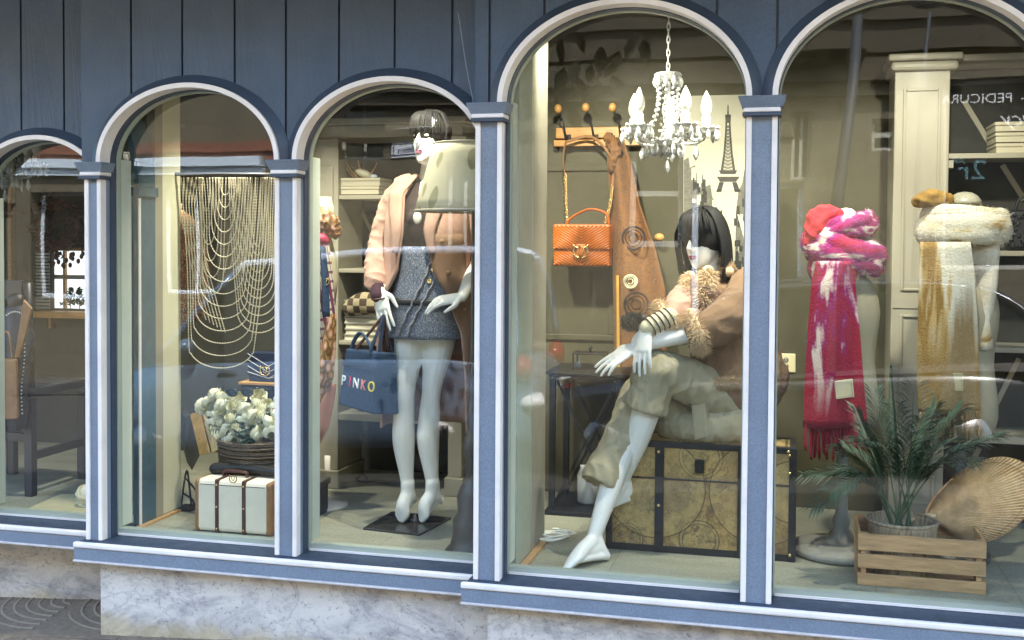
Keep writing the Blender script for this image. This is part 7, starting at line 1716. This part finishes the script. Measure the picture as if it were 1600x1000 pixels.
mb = MB(); mb.tube([V((xp+rr_*.97*math.cos(a), ypl+rr_*.97*math.sin(a), zr-.001)) for a in [i*2*PI/36 for i in range(36)]], .007, 8, closed=True); build('basket_rim', mb, M['wicker'], pl, True)
mb = MB(); mb.lathe((xp, ypl, zr-.07), [(rr_*.85, 0), (rr_*.85, .025), (.02, .035)], 24); build('soil', mb, mat('dark soil', (.02, .015, .01), .95, .3, 60, .6, 90), pl, True)
rnd = random.Random(12)
def frond(tip, arch, base, nl=34, ll=.115, seed=0):
    rn = random.Random(seed); b = V(base); t = V(tip); mid = b.lerp(t, .55)+V((0, 0, arch)); st = spline([b, b.lerp(mid, .5)+V((0, 0, arch*.35)), mid, t], 8)
    fr_ = part('frond', pl); mb = MB(); n = len(st); mb.tube(st, [.0042*(1-.8*i/(n-1)) for i in range(n)], 6); build('stem', mb, M['palm_stem'], fr_, True)
    mb = MB(); hs = (t-b); flat = V((hs.x, hs.y, 0)); sdv = V((-flat.y, flat.x, 0)).normalized() if flat.length > .03 else V((1, .2, 0)).normalized()
    for k in range(nl):
        f = .34+.66*k/(nl-1); i = min(n-2, int(f*(n-1))); c = st[i].lerp(st[i+1], f*(n-1)-i); tg = (st[i+1]-st[i]).normalized()
        for s_ in (-1, 1):
            L = ll*(.55+.6*math.sin(PI*min(1, .15+.8*(k/(nl-1)))))*rn.uniform(.85, 1.15)
            d = (tg*.75+sdv*s_*.75+V((0, 0, rn.uniform(-.15, .18)))).normalized(); w_ = .0036; u = d.cross(V((0, 0, 1))).normalized()*w_; m_ = c+d*L*.5+V((0, 0, .004)); e = c+d*L+V((0, 0, -L*.16))
            mb.add([c, m_+u, e, m_-u, m_+V((0, 0, -.0025))], [(0, 1, 4), (1, 2, 4), (2, 3, 4), (3, 0, 4)])
    build('leaflets', mb, M['palm'], fr_)
for i, (x, y, dy, ar) in enumerate(((1392, 588, .02, .01), (1428, 606, -.02, .02), (1340, 645, -.04, .05), (1462, 636, .06, .04), (1262, 742, -.03, .10), (1275, 790, -.08, .13), (1318, 700, .08, .07), (1560, 682, -.02, .09), (1500, 640, .10, .06), (1520, 720, -.10, .10), (1365, 616, .10, .03), (1400, 640, -.12, .05), (1300, 765, -.14, .12), (1480, 690, -.14, .10), (1352, 690, -.16, .10), (1440, 660, -.15, .07))):
    frond(P(x, y, 4.27+dy), ar, (xp+rnd.uniform(-.035, .04), ypl+rnd.uniform(-.03, .03), zr-.045), seed=i, nl=38, ll=.125)
fn = thing('palm_leaf_fan', 'large dried pleated palm leaf fan leaning behind the crate', 'fan', P(1445, 806, 4.36))
t_ = NT('dried palm straw'); k_ = t_.noise(40, 4, .6, t_.map((1, 1, 1))); M['straw'] = t_.principled(t_.ramp(k_, [(.3, (.58, .43, .24)), (.7, (.78, .62, .40))]), .6, 0, t_.bump(t_.noise(160), .3, .004))
piv = (1446, 806); Yf = 4.38
out = [(1447, 797), (1455, 784), (1470, 766), (1490, 746), (1514, 729), (1541, 718), (1570, 715), (1598, 723), (1617, 742), (1622, 766), (1612, 792), (1594, 815), (1570, 834), (1545, 845), (1520, 846), (1497, 838), (1474, 824), (1458, 813)]
ol = spline([V((x, y, 0)) for x, y in out], 9); rows = []; n = len(ol)
for j in range(13):
    f = j/12; row = []
    for i, p in enumerate(ol):
        x, y = piv[0]+(p.x-piv[0])*f, piv[1]+(p.y-piv[1])*f; L = math.hypot(p.x-piv[0], p.y-piv[1])/170
        z_ = (1 if i % 2 else -1)*.0075*f*min(1, L*2) - .03*f*f*math.sin(PI*i/n) + .03*f + .55*(piv[1]-y)/430
        row.append(P(x, y, Yf+z_))
    rows.append(row)
mb = MB(); mb.grid(rows); build('pleated_blade', mb, M['straw'], fn, False, solid=.0025)
mb = MB(); mb.tube([rows[-1][i] for i in range(n)], .0028, 6); mb.tube([rows[-2][i]+V((0, -.004, 0)) for i in range(4, n-4)], .0016, 5); build('stitched_edge', mb, M['wood'], fn, True)
mb = MB(); mb.tube([P(1462, 806, Yf-.006), P(1446, 806, Yf), P(1425, 812, Yf+.01), P(1404, 818, Yf+.03)], [.006, .009, .010, .010], 8); build('handle', mb, M['straw'], fn, True)
mb = MB(); mb.limb([P(1538, 872, 4.5), P(1548, 880, 4.46), P(1556, 886, 4.44)], [(.03, .03), (.035, .02), (.02, .012)], 10, 4)
# ------------------------------------------------------------------ young street tree at the kerb (only mirrored in the panes)
xt = RV(762, 400, 1.35).x; Yt = 1.35
tr = thing('street_tree', 'young street tree with large drooping dark leaves mirrored in the window panes', 'tree', (xt, Yt, gz(xt, Yt)))
zt0 = gz(xt, Yt); mb = MB(); mb.tube(spline([(xt, Yt, zt0-.05), (xt+.01, Yt, .6), (xt-.005, Yt+.01, 1.6), (xt+.01, Yt, 2.6)], 6), [.055-.0012*i for i in range(19)], 10); build('trunk', mb, M['dark_wood'], tr, True)
lf = MB(); rows = [[V((w_*u, .012*abs(u)-.03*(z_/.13)**2, -z_)) for u in (-1, -.5, 0, .5, 1)] for z_, w_ in ((0, .002), (.02, .018), (.045, .029), (.075, .027), (.105, .014), (.13, .001))]; lf.grid(rows); lfm = shared('leaf', lf, M['dark_leaf'], True)
rnd = random.Random(77)
def branch(pts, spots):
    br = part('branch', tr); mb = MB(); p_ = spline([V(q) for q in pts], 6); n = len(p_); mb.tube(p_, [.012*(1-.75*i/(n-1)) for i in range(n)], 7); build('limb', mb, M['dark_wood'], br, True)
    for s_ in spots: inst('leaf', lfm, br, s_, (rnd.uniform(-.4, .4), rnd.uniform(-.5, .5), rnd.uniform(-.6, .6)), rnd.uniform(.9, 1.5))
rv = lambda x, y, d=0: RV(x, y, Yt+d)
branch([(xt, Yt, 1.9), rv(850, 175), rv(935, 118), rv(996, 50)], [rv(1002, 52), rv(1008, 60, .05), rv(940, 72, .03), rv(968, 80), rv(990, 58, -.04), rv(925, 100), rv(900, 120, .05), rv(880, 105), rv(905, 95, -.05), rv(870, 150), rv(890, 165, .05), rv(920, 150), rv(940, 130, -.05), rv(860, 190), rv(850, 120), rv(955, 118, .06), rv(880, 60), rv(905, 52, .05)])
branch([(xt, Yt, 1.55), rv(745, 285), rv(725, 250), rv(700, 236)], [rv(700, 236), rv(722, 252), rv(735, 278, .04), rv(712, 240, .04), rv(742, 236)])
branch([(xt, Yt, 2.2), (xt-.3, Yt-.2, 2.6), (xt-.5, Yt-.3, 2.75)], [(xt-.5+rnd.uniform(-.2, .4), Yt-.25+rnd.uniform(-.2, .2), 2.75+rnd.uniform(-.15, .15)) for _ in range(26)])
branch([(xt, Yt, 2.4), (xt+.2, Yt-.1, 2.8), (xt+.3, Yt, 3.0)], [(xt+.2+rnd.uniform(-.3, .3), Yt+rnd.uniform(-.3, .3), 2.9+rnd.uniform(-.25, .2)) for _ in range(34)])
